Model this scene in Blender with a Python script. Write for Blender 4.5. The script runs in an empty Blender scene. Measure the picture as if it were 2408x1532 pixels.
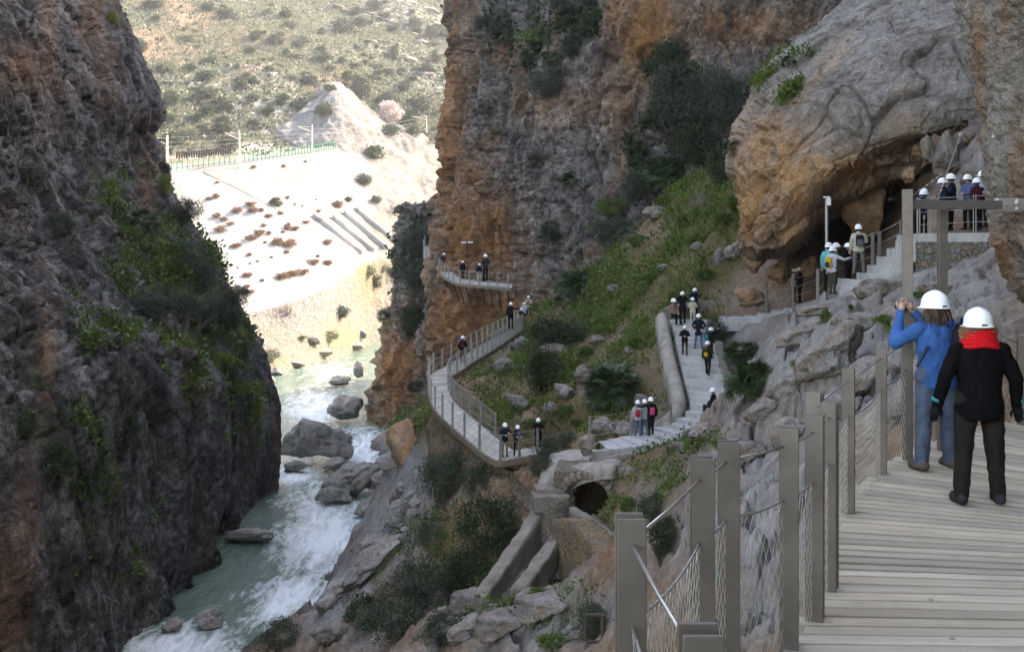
import bpy, bmesh, math, random
import numpy as np
from mathutils import Vector, Matrix
from mathutils.bvhtree import BVHTree

# ---------------------------------------------------------------- camera, light, exposure
SC = bpy.context.scene
COL = SC.collection
F, CX, HY = 2582.0, 1204.0, 600.0        # focal length and horizon of the photograph (2408 px wide)
cam = bpy.data.cameras.new('camera')
cam.sensor_width = 36.0
cam.lens = 36.0 * F / 2408.0
cam.shift_y = -(766.0 - HY) / 2408.0
cam.clip_start = 0.1
cam.clip_end = 4000.0
camo = bpy.data.objects.new('camera', cam)
camo.rotation_euler = (math.radians(90), 0, 0)
COL.objects.link(camo)
SC.camera = camo

SUN_AZ, SUN_EL = 62.0, 40.0               # degrees clockwise from +Y, above the horizon
w = bpy.data.worlds.new('World')
SC.world = w
w.use_nodes = True
nt = w.node_tree
nt.nodes.clear()
sky = nt.nodes.new('ShaderNodeTexSky')
sky.sky_type = 'NISHITA'
sky.sun_disc = False
sky.sun_elevation = math.radians(SUN_EL)
sky.sun_rotation = math.radians(SUN_AZ)
sky.air_density = 1.0
sky.dust_density = 1.6
sky.ozone_density = 1.0
bg = nt.nodes.new('ShaderNodeBackground')
bg.inputs[1].default_value = 0.15
wo = nt.nodes.new('ShaderNodeOutputWorld')
nt.links.new(sky.outputs[0], bg.inputs[0])
nt.links.new(bg.outputs[0], wo.inputs[0])
sun = bpy.data.lights.new('sun', 'SUN')
sun.energy = 2.0
sun.angle = math.radians(0.5)
sun.color = (1.0, 0.975, 0.94)
suno = bpy.data.objects.new('sun', sun)
_sd = Vector((math.sin(math.radians(SUN_AZ)) * math.cos(math.radians(SUN_EL)),
              math.cos(math.radians(SUN_AZ)) * math.cos(math.radians(SUN_EL)),
              math.sin(math.radians(SUN_EL))))
suno.rotation_euler = _sd.to_track_quat('Z', 'Y').to_euler()
suno.location = (0, 0, 200)
COL.objects.link(suno)
SC.view_settings.view_transform = 'Standard'
SC.view_settings.look = 'None'
SC.view_settings.gamma = 1.0
SC.view_settings.exposure = 3.05
SC.view_settings.use_white_balance = True
SC.view_settings.white_balance_temperature = 8600
SC.view_settings.white_balance_tint = 14
SC.view_settings.use_curve_mapping = False
SC.render.engine = 'CYCLES'
SC.cycles.use_denoising = True
SC.cycles.use_adaptive_sampling = True
SC.cycles.adaptive_threshold = 0.012
SC.cycles.max_bounces = 4
SC.cycles.diffuse_bounces = 2
SC.cycles.glossy_bounces = 2
SC.cycles.transmission_bounces = 2
SC.cycles.transparent_max_bounces = 4
SC.cycles.volume_bounces = 0
SC.cycles.caustics_reflective = False
SC.cycles.caustics_refractive = False

# ---------------------------------------------------------------- small tools
def P(x, y, d):
    return Vector(((x - CX) / F * d, d, (HY - y) / F * d))
def PZ(x, y, z):
    return P(x, y, F * (-z) / (y - HY))
def pix(p):
    p = np.asarray(p, dtype=float)
    d = np.maximum(p[..., 1], 0.5)
    return CX + F * p[..., 0] / d, HY - F * p[..., 2] / d
def px(n, d):
    return n * d / F

def tag(o, label=None, cat=None, group=None, kind=None):
    if label: o['label'] = label
    if cat: o['category'] = cat
    if group: o['group'] = group
    if kind: o['kind'] = kind
    return o
def empty(name, loc=(0, 0, 0), rz=0.0):
    o = bpy.data.objects.new(name, None)
    o.location = loc
    o.rotation_euler = (0, 0, rz)
    o.empty_display_size = 0.2
    COL.objects.link(o)
    return o
def copy_tree(o, parent=None):
    c = o.copy()
    COL.objects.link(c)
    c.parent = parent
    for ch in o.children:
        copy_tree(ch, c)
    return c
def add_obj(name, mesh, parent=None, loc=None):
    o = bpy.data.objects.new(name, mesh)
    COL.objects.link(o)
    if parent: o.parent = parent
    if loc is not None: o.location = loc
    return o

def np_mesh(name, V, Q, mats=(), smooth=True, mi=None):
    """mesh from numpy verts (n,3) and faces (m,k)"""
    V = np.asarray(V, dtype=np.float32); Q = np.asarray(Q, dtype=np.int32)
    me = bpy.data.meshes.new(name)
    k = Q.shape[1]; m = len(Q)
    me.vertices.add(len(V)); me.vertices.foreach_set('co', V.ravel())
    me.loops.add(m * k); me.loops.foreach_set('vertex_index', Q.ravel())
    me.polygons.add(m)
    me.polygons.foreach_set('loop_start', np.arange(0, m * k, k, dtype=np.int32))
    me.polygons.foreach_set('loop_total', np.full(m, k, dtype=np.int32))
    for mt in mats: me.materials.append(mt)
    if mi is not None: me.polygons.foreach_set('material_index', np.asarray(mi, dtype=np.int32))
    me.update(calc_edges=True)
    if smooth: me.polygons.foreach_set('use_smooth', np.ones(m, dtype=bool))
    return me
def set_tint(me, T, name='tint'):
    a = me.attributes.new(name, 'FLOAT_COLOR', 'POINT')
    T = np.clip(np.asarray(T, dtype=np.float32), 0, 1)
    if T.shape[1] == 3: T = np.hstack([T, np.ones((len(T), 1), np.float32)])
    a.data.foreach_set('color', T.ravel())
def grid_faces(nv, nu):
    i = np.arange(nv * nu).reshape(nv, nu)
    return np.stack([i[:-1, :-1], i[:-1, 1:], i[1:, 1:], i[1:, :-1]], -1).reshape(-1, 4)

# ---------------------------------------------------------------- numpy noise
_rs = np.random.RandomState(7)
_perm = _rs.permutation(256)
_perm = np.concatenate([_perm, _perm, _perm])
_grad = _rs.normal(size=(256, 3)); _grad /= np.linalg.norm(_grad, axis=1)[:, None]
_rnd = _rs.rand(256, 3)
def pn(p):
    i = np.floor(p).astype(np.int64); f = p - i
    u = f * f * f * (f * (f * 6 - 15) + 10)
    i &= 255
    r = 0
    for dx in (0, 1):
        wx = u[:, 0] if dx else 1 - u[:, 0]
        a = _perm[(i[:, 0] + dx) & 255]
        for dy in (0, 1):
            wy = u[:, 1] if dy else 1 - u[:, 1]
            b = _perm[(a + i[:, 1] + dy) & 255]
            for dz in (0, 1):
                wz = u[:, 2] if dz else 1 - u[:, 2]
                g = _grad[_perm[(b + i[:, 2] + dz) & 255]]
                r = r + wx * wy * wz * (g[:, 0] * (f[:, 0] - dx) + g[:, 1] * (f[:, 1] - dy) + g[:, 2] * (f[:, 2] - dz))
    return r * 1.5
def fbm(p, o=4, gain=0.5, lac=2.03):
    a, s, r = 1.0, 1.0, 0
    for k in range(o):
        r = r + a * pn(p * s + 17.3 * k); a *= gain; s *= lac
    return r
def ridged(p, o=4, gain=0.5, lac=2.1):
    a, s, r = 1.0, 1.0, 0
    for k in range(o):
        r = r + a * (1 - 2 * np.abs(pn(p * s + 9.1 * k))); a *= gain; s *= lac
    return r
def worley(p):
    i = np.floor(p - .5).astype(np.int64); f = p - i
    f1 = np.full(len(p), 9.0); f2 = np.full(len(p), 9.0); cid = np.zeros(len(p))
    for dx in (0, 1):
        ax = _perm[(i[:, 0] + dx) & 255]
        for dy in (0, 1):
            ay = _perm[(ax + i[:, 1] + dy) & 255]
            for dz in (0, 1):
                h = _perm[(ay + i[:, 2] + dz) & 255]
                q = _rnd[h] * .8 + .1
                e = f - q; e[:, 0] -= dx; e[:, 1] -= dy; e[:, 2] -= dz
                dd = np.einsum('ij,ij->i', e, e)
                nw = dd < f1
                f2 = np.where(nw, f1, np.minimum(f2, dd))
                cid = np.where(nw, h / 255.0, cid)
                f1 = np.where(nw, dd, f1)
    return np.sqrt(f1), np.sqrt(f2), cid
def facets(p, tilt=1.0):
    """blocky relief: every cell of a random partition is a tilted plane; returns height and distance to the joint"""
    i = np.floor(p - .5).astype(np.int64); f = p - i
    f1 = np.full(len(p), 9.0); f2 = np.full(len(p), 9.0); h_ = np.zeros(len(p), int); ev = np.zeros_like(p)
    for dx in (0, 1):
        ax = _perm[(i[:, 0] + dx) & 255]
        for dy in (0, 1):
            ay = _perm[(ax + i[:, 1] + dy) & 255]
            for dz in (0, 1):
                h = _perm[(ay + i[:, 2] + dz) & 255]
                e = f - (_rnd[h] * .8 + .1); e[:, 0] -= dx; e[:, 1] -= dy; e[:, 2] -= dz
                dd = np.einsum('ij,ij->i', e, e); nw = dd < f1
                f2 = np.where(nw, f1, np.minimum(f2, dd)); f1 = np.where(nw, dd, f1)
                h_ = np.where(nw, h, h_); ev = np.where(nw[:, None], e, ev)
    return (h_ / 255.0 - .5) + tilt * np.einsum('ij,ij->i', ev, _grad[h_]), np.sqrt(f2) - np.sqrt(f1)
def sstep(a, b, x):
    t = np.clip((x - a) / (b - a), 0, 1)
    return t * t * (3 - 2 * t)

def crmat(n_ctrl, t):
    """Catmull-Rom weights (len(t), n_ctrl) at parameters t in control-index units"""
    W = np.zeros((len(t), n_ctrl))
    k = np.clip(np.floor(t).astype(int), 0, n_ctrl - 2); u = t - k
    w4 = [(-u + 2 * u**2 - u**3) / 2, (2 - 5 * u**2 + 3 * u**3) / 2, (u + 4 * u**2 - 3 * u**3) / 2, (-u**2 + u**3) / 2]
    for j, ww in enumerate(w4):
        idx = np.clip(k + j - 1, 0, n_ctrl - 1)
        np.add.at(W, (np.arange(len(t)), idx), ww)
    return W
def _even(path, n, floor_px):
    """parameters along a dense 3-D path giving even spacing in the picture, coarser outside of it"""
    x, y = pix(path)
    seg = np.hypot(np.diff(x), np.diff(y))
    wseg = np.linalg.norm(np.diff(path, axis=0), axis=1)
    out = (x[1:] < -60) | (x[1:] > 2470) | (y[1:] < -60) | (y[1:] > 1600) | (path[1:, 1] < 2)
    seg = np.where(out, np.minimum(seg, wseg * 6), seg) + floor_px
    c = np.concatenate([[0], np.cumsum(seg)])
    return np.interp(np.linspace(0, c[-1], n), c, np.arange(len(path)))
def patch(ctrl, nv, nu, even=True, midv=0.5, midu=0.5, floor_px=0.05):
    C = np.array([[tuple(p) for p in row] for row in ctrl], dtype=float)   # rows, cols, 3
    R, K = C.shape[:2]
    tu = np.linspace(0, K - 1, 400); tv = np.linspace(0, R - 1, 400)
    if even:
        row = np.einsum('r,rkc->kc', crmat(R, np.array([midv * (R - 1)]))[0], C)
        tu = np.interp(_even(crmat(K, tu) @ row, nu, floor_px), np.arange(400), tu)
        col = np.einsum('k,rkc->rc', crmat(K, np.array([midu * (K - 1)]))[0], C)
        tv = np.interp(_even(crmat(R, tv) @ col, nv, floor_px), np.arange(400), tv)
    else:
        tu = np.linspace(0, K - 1, nu); tv = np.linspace(0, R - 1, nv)
    V = np.einsum('vr,rkc,uk->vuc', crmat(R, tv), C, crmat(K, tu))
    return V
def grid_normals(V):
    du = np.gradient(V, axis=1); dv = np.gradient(V, axis=0)
    n = np.cross(du, dv); n /= np.linalg.norm(n, axis=2)[..., None] + 1e-9
    return n

SURF = {}
def surface(name, V, Q):
    SURF[name] = BVHTree.FromPolygons([tuple(v) for v in V.tolist()], Q.tolist(), all_triangles=False)
def hit(x, y, names=None, dmin=0.5):
    """the first surface met along the sight line of pixel x, y: (point, normal) or None"""
    d = P(x, y, 1.0).normalized()
    best = None
    for n in (names or SURF):
        if n not in SURF: continue
        r = SURF[n].ray_cast(d * dmin, d, 3000)
        if r[0] is not None and (best is None or r[0].y < best[0].y):
            nn = r[1] if r[1].dot(d) < 0 else -r[1]
            best = (r[0], nn)
    return best
def drop(X, Y, names, z0=200.0):
    best = None
    for n in names:
        r = SURF[n].ray_cast(Vector((X, Y, z0)), Vector((0, 0, -1)), 400)
        if r[0] is not None and (best is None or r[0].z > best): best = r[0].z
    return best

# ---------------------------------------------------------------- mesh builder
class MB:
    def __init__(s): s.v = []; s.f = []; s.m = []
    def add(s, verts, faces, mi=0):
        b = len(s.v); s.v += [tuple(q) for q in verts]
        s.f += [tuple(i + b for i in f) for f in faces]; s.m += [mi] * len(faces)
    def box(s, c, size, rot=None, mi=0, bev=0.0):
        hx, hy, hz = size[0] / 2, size[1] / 2, size[2] / 2
        b = min(bev, hx * .9, hy * .9, hz * .9)
        if b <= 0:
            vs = [Vector((x, y, z)) for z in (-hz, hz) for y in (-hy, hy) for x in (-hx, hx)]
            fs = [(0, 2, 3, 1), (4, 5, 7, 6), (0, 1, 5, 4), (2, 6, 7, 3), (0, 4, 6, 2), (1, 3, 7, 5)]
        else:
            ring = lambda x, y, z: [Vector(q) for q in ((-x + b, -y, z), (x - b, -y, z), (x, -y + b, z), (x, y - b, z), (x - b, y, z), (-x + b, y, z), (-x, y - b, z), (-x, -y + b, z))]
            r0 = ring(hx - b * .6, hy - b * .6, -hz); r1 = ring(hx, hy, -hz + b); r2 = ring(hx, hy, hz - b); r3 = ring(hx - b * .6, hy - b * .6, hz)
            vs = r0 + r1 + r2 + r3
            fs = [tuple(range(7, -1, -1)), tuple(range(24, 32))]
            for k in range(3):
                for i in range(8):
                    j = (i + 1) % 8
                    fs.append((k * 8 + i, k * 8 + j, k * 8 + 8 + j, k * 8 + 8 + i))
        M = rot if rot is not None else Matrix.Identity(3)
        s.add([M @ q + Vector(c) for q in vs], fs, mi)
    def tube(s, pts, r, n=6, mi=0, caps=True):
        pts = [Vector(q) for q in pts]
        rs = r if isinstance(r, (list, tuple)) else [r] * len(pts)
        rings = []; up = None
        for i, q in enumerate(pts):
            t = (pts[min(i + 1, len(pts) - 1)] - pts[max(i - 1, 0)])
            t = t.normalized() if t.length > 1e-9 else Vector((0, 0, 1))
            if up is None:
                up = Vector((0, 0, 1)) if abs(t.z) < .9 else Vector((1, 0, 0))
            a = t.cross(up)
            if a.length < 1e-6: a = t.cross(Vector((0, 1, 0)))
            a.normalize(); b = a.cross(t); up = b
            rings.append([q + a * math.cos(2 * math.pi * k / n) * rs[i] + b * math.sin(2 * math.pi * k / n) * rs[i] for k in range(n)])
        vs = [v for rg in rings for v in rg]; fs = []
        for i in range(len(rings) - 1):
            for k in range(n):
                j = (k + 1) % n
                fs.append((i * n + k, i * n + j, i * n + n + j, i * n + n + k))
        if caps:
            fs.append(tuple(range(n - 1, -1, -1))); fs.append(tuple((len(rings) - 1) * n + k for k in range(n)))
        s.add(vs, fs, mi)
    def ell(s, c, r, n=10, m=7, rot=None, mi=0, z0=-1.0, z1=1.0):
        c = Vector(c); vs = []; fs = []
        M = rot if rot is not None else Matrix.Identity(3)
        for j in range(m + 1):
            ph = math.asin(max(-1, min(1, z0))) + (math.asin(z1) - math.asin(max(-1, z0))) * j / m
            for k in range(n):
                th = 2 * math.pi * k / n
                vs.append(c + M @ Vector((r[0] * math.cos(ph) * math.cos(th), r[1] * math.cos(ph) * math.sin(th), r[2] * math.sin(ph))))
        for j in range(m):
            for k in range(n):
                q = (k + 1) % n
                fs.append((j * n + k, j * n + q, j * n + n + q, j * n + n + k))
        s.add(vs, fs, mi)
    def mesh(s, name, mats, smooth=False):
        me = bpy.data.meshes.new(name)
        me.from_pydata([tuple(v) for v in s.v], [], s.f)
        for mt in (mats if isinstance(mats, (list, tuple)) else [mats]): me.materials.append(mt)
        if max(s.m, default=0): me.polygons.foreach_set('material_index', s.m)
        if smooth: me.polygons.foreach_set('use_smooth', [True] * len(me.polygons))
        me.update()
        return me
    def build(s, name, mats, parent=None, smooth=False, loc=None):
        return add_obj(name, s.mesh(name, mats, smooth), parent, loc)

# ---------------------------------------------------------------- materials
class NB:
    def __init__(s, name):
        s.mat = bpy.data.materials.new(name); s.mat.use_nodes = True
        s.t = s.mat.node_tree; s.t.nodes.clear()
        s.out = s.t.nodes.new('ShaderNodeOutputMaterial')
    def n(s, typ, ins=None, **kw):
        nd = s.t.nodes.new('ShaderNode' + typ)
        for k, v in kw.items(): setattr(nd, k, v)
        for k, v in (ins or {}).items(): s.put(nd.inputs[k], v)
        return nd
    def put(s, sock, v):
        if isinstance(v, bpy.types.NodeSocket): s.t.links.new(v, sock)
        elif isinstance(v, bpy.types.Node): s.t.links.new(v.outputs[0], sock)
        else:
            if isinstance(v, (tuple, list)) and len(v) == 3 and sock.type == 'RGBA': v = (*v, 1)
            sock.default_value = v
    def pos(s, scale=(1, 1, 1), obj=False):
        src = s.n('TexCoord').outputs['Object'] if obj else s.n('NewGeometry').outputs['Position']
        return s.n('Mapping', {'Vector': src, 'Scale': scale}).outputs[0]
    def noise(s, vec, scale, detail=4, rough=.55, dist=0.0):
        return s.n('TexNoise', {'Vector': vec, 'Scale': scale, 'Detail': detail, 'Roughness': rough, 'Distortion': dist}).outputs['Fac']
    def ramp(s, fac, stops, interp='LINEAR'):
        nd = s.n('ValToRGB'); s.put(nd.inputs[0], fac)
        cr = nd.color_ramp; cr.interpolation = interp
        while len(cr.elements) < len(stops): cr.elements.new(.5)
        for e, (p, c) in zip(cr.elements, stops):
            e.position = p; e.color = (c, c, c, 1) if isinstance(c, (int, float)) else (*c, 1)
        return nd.outputs[0]
    def mix(s, fac, a, b, mode='MIX'):
        nd = s.n('Mix', data_type='RGBA', blend_type=mode)
        s.put(nd.inputs[0], fac); s.put(nd.inputs[6], a); s.put(nd.inputs[7], b)
        return nd.outputs[2]
    def math(s, op, a, b=0.0, c=0.0):
        nd = s.n('Math', operation=op); s.put(nd.inputs[0], a); s.put(nd.inputs[1], b)
        if op in ('MULTIPLY_ADD', 'SMOOTH_MIN'): s.put(nd.inputs[2], c)
        return nd.outputs[0]
    def bump(s, h, strength=.5, dist=.1, normal=None):
        nd = s.n('Bump', {'Height': h, 'Strength': strength, 'Distance': dist})
        if normal is not None: s.put(nd.inputs['Normal'], normal)
        return nd.outputs[0]
    def bsdf(s, color, rough=.8, metal=0.0, normal=None, spec=.3, **kw):
        ins = {'Base Color': color, 'Roughness': rough, 'Metallic': metal, 'Specular IOR Level': spec}
        ins.update(kw)
        b = s.n('BsdfPrincipled', ins)
        if normal is not None: s.put(b.inputs['Normal'], normal)
        s.put(s.out.inputs[0], b.outputs[0])
        return s.mat

def rock_mat(name, dark, mid, light, orange, black=(.035, .032, .03), green=(.045, .06, .02), streak=.5, s=1.0, bs=1.0, rust=(.30, .13, .05)):
    b = NB(name)
    p = b.pos(); pv = b.pos((1, 1, .16))
    at = b.n('Attribute', attribute_name='tint')
    sep = b.n('SeparateColor'); b.put(sep.inputs[0], at.outputs['Color'])
    n1 = b.noise(p, .45 * s, 3, .62, .4)
    n2 = b.noise(p, 2.6 * s, 5, .72)
    n3 = b.noise(pv, 1.3 * s, 4, .6, .5)
    n4 = b.noise(p, 14 * s, 2, .7)
    f = b.math('MULTIPLY_ADD', n2, .55, b.math('MULTIPLY', n1, .45))
    col = b.ramp(f, [(.34, dark), (.47, mid), (.64, light)])
    of = b.math('MULTIPLY', sep.outputs[0], b.ramp(b.math('MULTIPLY_ADD', n3, .7, b.math('MULTIPLY', n1, .4)), [(.30, .0), (.56, 1.0)]))
    ocol = b.mix(b.ramp(n2, [(.35, 0), (.65, 1)]), rust, orange)
    col = b.mix(of, col, ocol)
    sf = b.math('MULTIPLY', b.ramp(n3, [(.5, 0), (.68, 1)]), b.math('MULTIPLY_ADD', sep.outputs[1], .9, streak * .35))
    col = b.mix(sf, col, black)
    gf = b.math('MULTIPLY', sep.outputs[2], b.ramp(n2, [(.42, 0), (.58, 1)]))
    col = b.mix(gf, col, green)
    col = b.mix(.6, col, b.ramp(n4, [(.28, .25), (.7, 1.2)]), 'MULTIPLY')
    h = b.math('MULTIPLY_ADD', n2, 1.0, b.math('MULTIPLY', n4, .3))
    nrm = b.bump(h, 1.0, .42 * bs / s)
    return b.bsdf(col, .92, 0, nrm, .2)

def flat_mat(name, col, rough=.7, metal=0.0, var=.15, scale=8.0, bump=0.0, spec=.3, obj=True, **kw):
    b = NB(name)
    p = b.pos(obj=obj)
    n = b.noise(p, scale, 5, .6)
    c = b.mix(b.ramp(n, [(.3, 0), (.7, 1)]), tuple(q * (1 - var) for q in col), tuple(min(1, q * (1 + var)) for q in col))
    nrm = b.bump(b.noise(p, scale * 3, 4, .6), .6, bump) if bump else None
    return b.bsdf(c, rough, metal, nrm, spec, **kw)

def leaf_mat(name, c1, c2, trans=.25, rough=.55):
    b = NB(name)
    oi = b.n('ObjectInfo')
    at = b.n('Attribute', attribute_name='tint')
    g = b.n('SeparateColor'); b.put(g.inputs[0], at.outputs['Color'])
    f = b.math('MULTIPLY_ADD', g.outputs[0], .75, b.math('MULTIPLY', oi.outputs['Random'], .25))
    col = b.mix(f, c1, c2)
    d = b.n('BsdfPrincipled', {'Base Color': col, 'Roughness': rough, 'Specular IOR Level': .25})
    t = b.n('BsdfTranslucent', {'Color': col})
    m = b.n('MixShader', {0: trans, 1: d, 2: t})
    b.put(b.out.inputs[0], m.outputs[0])
    return b.mat
# ---------------------------------------------------------------- rock surfaces
def rock_disp(p, big=1.2, flute=.7, block=.6, fine=.12, bscale=.3, vert=.22, crack=.25, seed=0.0, shear=0.0, zs=1.0):
    q = p + seed
    q[:, 1] = q[:, 1] + shear * q[:, 2]
    wob = np.stack([fbm(q * .13 + 3, 2), fbm(q * .13 + 31, 2), fbm(q * .13 + 57, 2)], -1) * 1.8
    qw = q + wob
    d = big * fbm(q * np.array([.06, .06, .045]), 3)
    d = d + flute * (.75 * ridged(qw * np.array([.17, .17, .17 * vert]), 2) + .38 * ridged(qw * np.array([.55, .55, .55 * vert]), 3))
    m = sstep(-.3, .3, fbm(q * .05 + 90, 2))           # where the face is broken into blocks
    f, e = facets(qw * bscale * np.array([1, 1, .6 * zs]), .8)
    d = d + block * (.35 + .65 * m) * f * 1.3 - crack * m * (1 - sstep(0, .08, e))
    f, e = facets((q + wob * .6) * bscale * 2.6 * np.array([1, 1, .5 * zs]) + 5, .9)
    d = d + block * .62 * f - crack * .8 * (1 - sstep(0, .09, e)) * (.3 + .7 * m)
    f, e = facets((q + wob * .3) * bscale * 6.5 * np.array([1, 1, .6 * zs]) + 11, 1.0)
    d = d + block * .26 * f - crack * .3 * (1 - sstep(0, .09, e))
    return d + fine * (1.0 * fbm(q * 1.1, 4, .6) + .8 * ridged(q * np.array([1.3, 1.3, .35]), 2))
def blobs(x, y, lst, soft=1.0):
    m = np.zeros_like(x)
    for (bx, by, rx, ry, a) in lst:
        m = np.maximum(m, a * np.exp(-(((x - bx) / rx) ** 2 + ((y - by) / ry) ** 2) * soft))
    return m
def make_rock(name, ctrl, nv, nu, mat, disp, tint, midv=.5, midu=.5, kind='structure', bulge=None, flip=None):
    V = patch(ctrl, nv, nu, True, midv, midu)
    n = grid_normals(V)
    if flip is None:
        x, y = pix(V); inn = (x > 0) & (x < 2408) & (y > 0) & (y < 1532)
        dt = (n * -V).sum(-1)
        flip = (np.median(dt[inn]) if inn.any() else np.median(dt)) < 0
    if flip: n = -n
    # smooth the normals that the relief follows
    for _ in range(6):
        n[1:-1, 1:-1] = (n[1:-1, 1:-1] + n[:-2, 1:-1] + n[2:, 1:-1] + n[1:-1, :-2] + n[1:-1, 2:]) / 5
    n /= np.linalg.norm(n, axis=2)[..., None] + 1e-9
    p = V.reshape(-1, 3); nn = n.reshape(-1, 3)
    d = disp(p)
    if bulge is not None:
        x, y = pix(p); d = d + bulge(x, y)
    W = p + nn * d[:, None]
    Q = grid_faces(nv, nu)
    if flip: Q = Q[:, ::-1]
    me = np_mesh(name, W, Q, [mat])
    x, y = pix(W)
    set_tint(me, tint(W, x, y, d))
    o = add_obj(name, me)
    if kind: o['kind'] = kind
    surface(name, W, Q)
    return o

M = {}
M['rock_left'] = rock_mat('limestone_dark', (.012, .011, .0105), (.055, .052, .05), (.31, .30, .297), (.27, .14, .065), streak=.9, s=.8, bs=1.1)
M['rock_main'] = rock_mat('limestone_warm', (.022, .018, .016), (.13, .109, .094), (.48, .43, .385), (.60, .28, .09), streak=.55, s=.8, bs=1.0, rust=(.33, .135, .05))
M['rock_over'] = rock_mat('limestone_grey', (.10, .088, .076), (.225, .195, .168), (.38, .34, .30), (.56, .31, .13), streak=.3, s=1.1, bs=.45, rust=(.34, .17, .08))
M['rock_near'] = rock_mat('limestone_near', (.12, .10, .085), (.25, .215, .185), (.42, .37, .33), (.36, .20, .10), streak=.2, s=3.0, bs=1.0)
M['rock_far'] = rock_mat('limestone_pale', (.12, .115, .11), (.22, .213, .205), (.34, .33, .32), (.30, .21, .14), streak=.2, s=.4, bs=1.0)
M['boulder'] = rock_mat('boulder_stone', (.10, .09, .082), (.225, .203, .185), (.37, .342, .315), (.34, .22, .14), streak=.2, s=1.4, bs=.5)
M['boulder_wet'] = rock_mat('river_boulder_stone', (.11, .098, .088), (.28, .255, .23), (.47, .435, .395), (.30, .20, .13), streak=.2, s=1.0, bs=.5)

RIVER_Z = -20.0
# ---- left cliff: stations from beside the viewer to the far corner
def stn(d, rows, dd=0.0):
    out = []
    for i, (x, y) in enumerate(rows):
        out.append(P(x, y, d + dd * max(0, i - 4) / 10))
    return out
top = lambda x0: [(x0 - 145, -250), (x0 - 345, -600), (x0 - 640, -1000)]
s93 = stn(94, [(652, 1200), (652, 1155), (648, 1000), (627, 900), (592, 800), (548, 700), (500, 600), (440, 530), (395, 450), (378, 400), (338, 312), (352, 272), (343, 180), (285, 60), (235, 0)] + top(235), 5)
s88 = stn(89, [(605, 1230), (604, 1190), (596, 1010), (574, 900), (535, 800), (490, 700), (445, 600), (385, 530), (340, 450), (315, 400), (285, 320), (300, 270), (275, 180), (215, 60), (175, 0)] + top(175), 3)
s80 = stn(81, [(540, 1265), (540, 1225), (530, 1030), (512, 920), (470, 820), (420, 720), (370, 610), (310, 530), (270, 450), (245, 400), (225, 330), (225, 270), (195, 180), (140, 60), (100, 0)] + top(100), 2)
s76 = stn(77, [(478, 1300), (480, 1262), (474, 1060), (452, 950), (412, 840), (362, 730), (302, 620), (245, 540), (208, 460), (182, 400), (162, 330), (155, 270), (130, 180), (78, 60), (38, 0)] + top(38))
s71 = stn(71.5, [(478, 1345), (478, 1308), (474, 1090), (468, 965), (448, 872), (330, 765), (240, 640), (180, 550), (140, 470), (115, 400), (95, 330), (88, 270), (62, 180), (10, 60), (-30, 0)] + top(-30))
s64 = stn(64, [(412, 1430), (410, 1390), (388, 1150), (366, 1000), (326, 890), (214, 780), (122, 660), (60, 560), (20, 480), (0, 400), (-18, 330), (-24, 270), (-50, 180), (-105, 60), (-150, 0)] + top(-150))
def shift(st, Y, dx): return [Vector((p.x + dx, Y, p.z)) for p in st]
s56 = shift(s64, 57, -.4); s45 = shift(s64, 46, -1.0); s30 = shift(s64, 30, -2.0); s10 = shift(s64, 8, -4.0)
b1 = [p + Vector((-4.5, 4.5, 0)) for p in s93]; b2 = [p + Vector((-24, 12, 0)) for p in s93]
cols = [s10, s30, s45, s56, s64, s71, s76, s80, s88, s93, b1, b2]
ctrl = [[c[r] for c in cols] for r in range(18)]
def t_left(W, x, y, d):
    n = fbm(W * .16, 3); g = fbm(W * .3 + 40, 3)
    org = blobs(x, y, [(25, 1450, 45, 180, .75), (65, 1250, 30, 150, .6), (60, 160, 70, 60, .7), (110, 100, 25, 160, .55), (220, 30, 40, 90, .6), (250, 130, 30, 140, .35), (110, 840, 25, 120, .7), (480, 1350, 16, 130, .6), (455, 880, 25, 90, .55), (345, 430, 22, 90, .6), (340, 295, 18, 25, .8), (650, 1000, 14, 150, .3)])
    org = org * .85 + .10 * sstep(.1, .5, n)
    dark = blobs(x, y, [(250, 1150, 220, 360, 1.0), (160, 850, 180, 180, .9), (400, 1350, 90, 200, .6), (560, 1200, 70, 70, .6), (140, 250, 90, 120, .2)]) + .35 * sstep(.0, .4, -n)  # lower face painted darker for the sky blocked there, plus random tone
    grn = blobs(x, y, [(400, 620, 130, 90, .9), (480, 800, 90, 120, .9), (240, 740, 90, 130, .5), (560, 950, 60, 90, .6), (140, 1050, 110, 160, .6), (250, 1250, 120, 200, .35), (280, 470, 90, 120, .4)]) * sstep(-.35, .25, g)
    return np.stack([org, dark, grn], -1)
def bul_left(x, y):
    b = blobs(x, y, [(352, 250, 30, 55, .4), (180, 130, 60, 60, -.8), (470, 1000, 18, 200, .6), (60, 130, 40, 40, -2.0)])
    return b
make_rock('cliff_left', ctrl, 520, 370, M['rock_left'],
          lambda p: rock_disp(p, 1.7, .62, .42, .045, .26, .06, .28, 0.0, .22, .16), t_left, midv=.3, midu=.6, bulge=bul_left)

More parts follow.
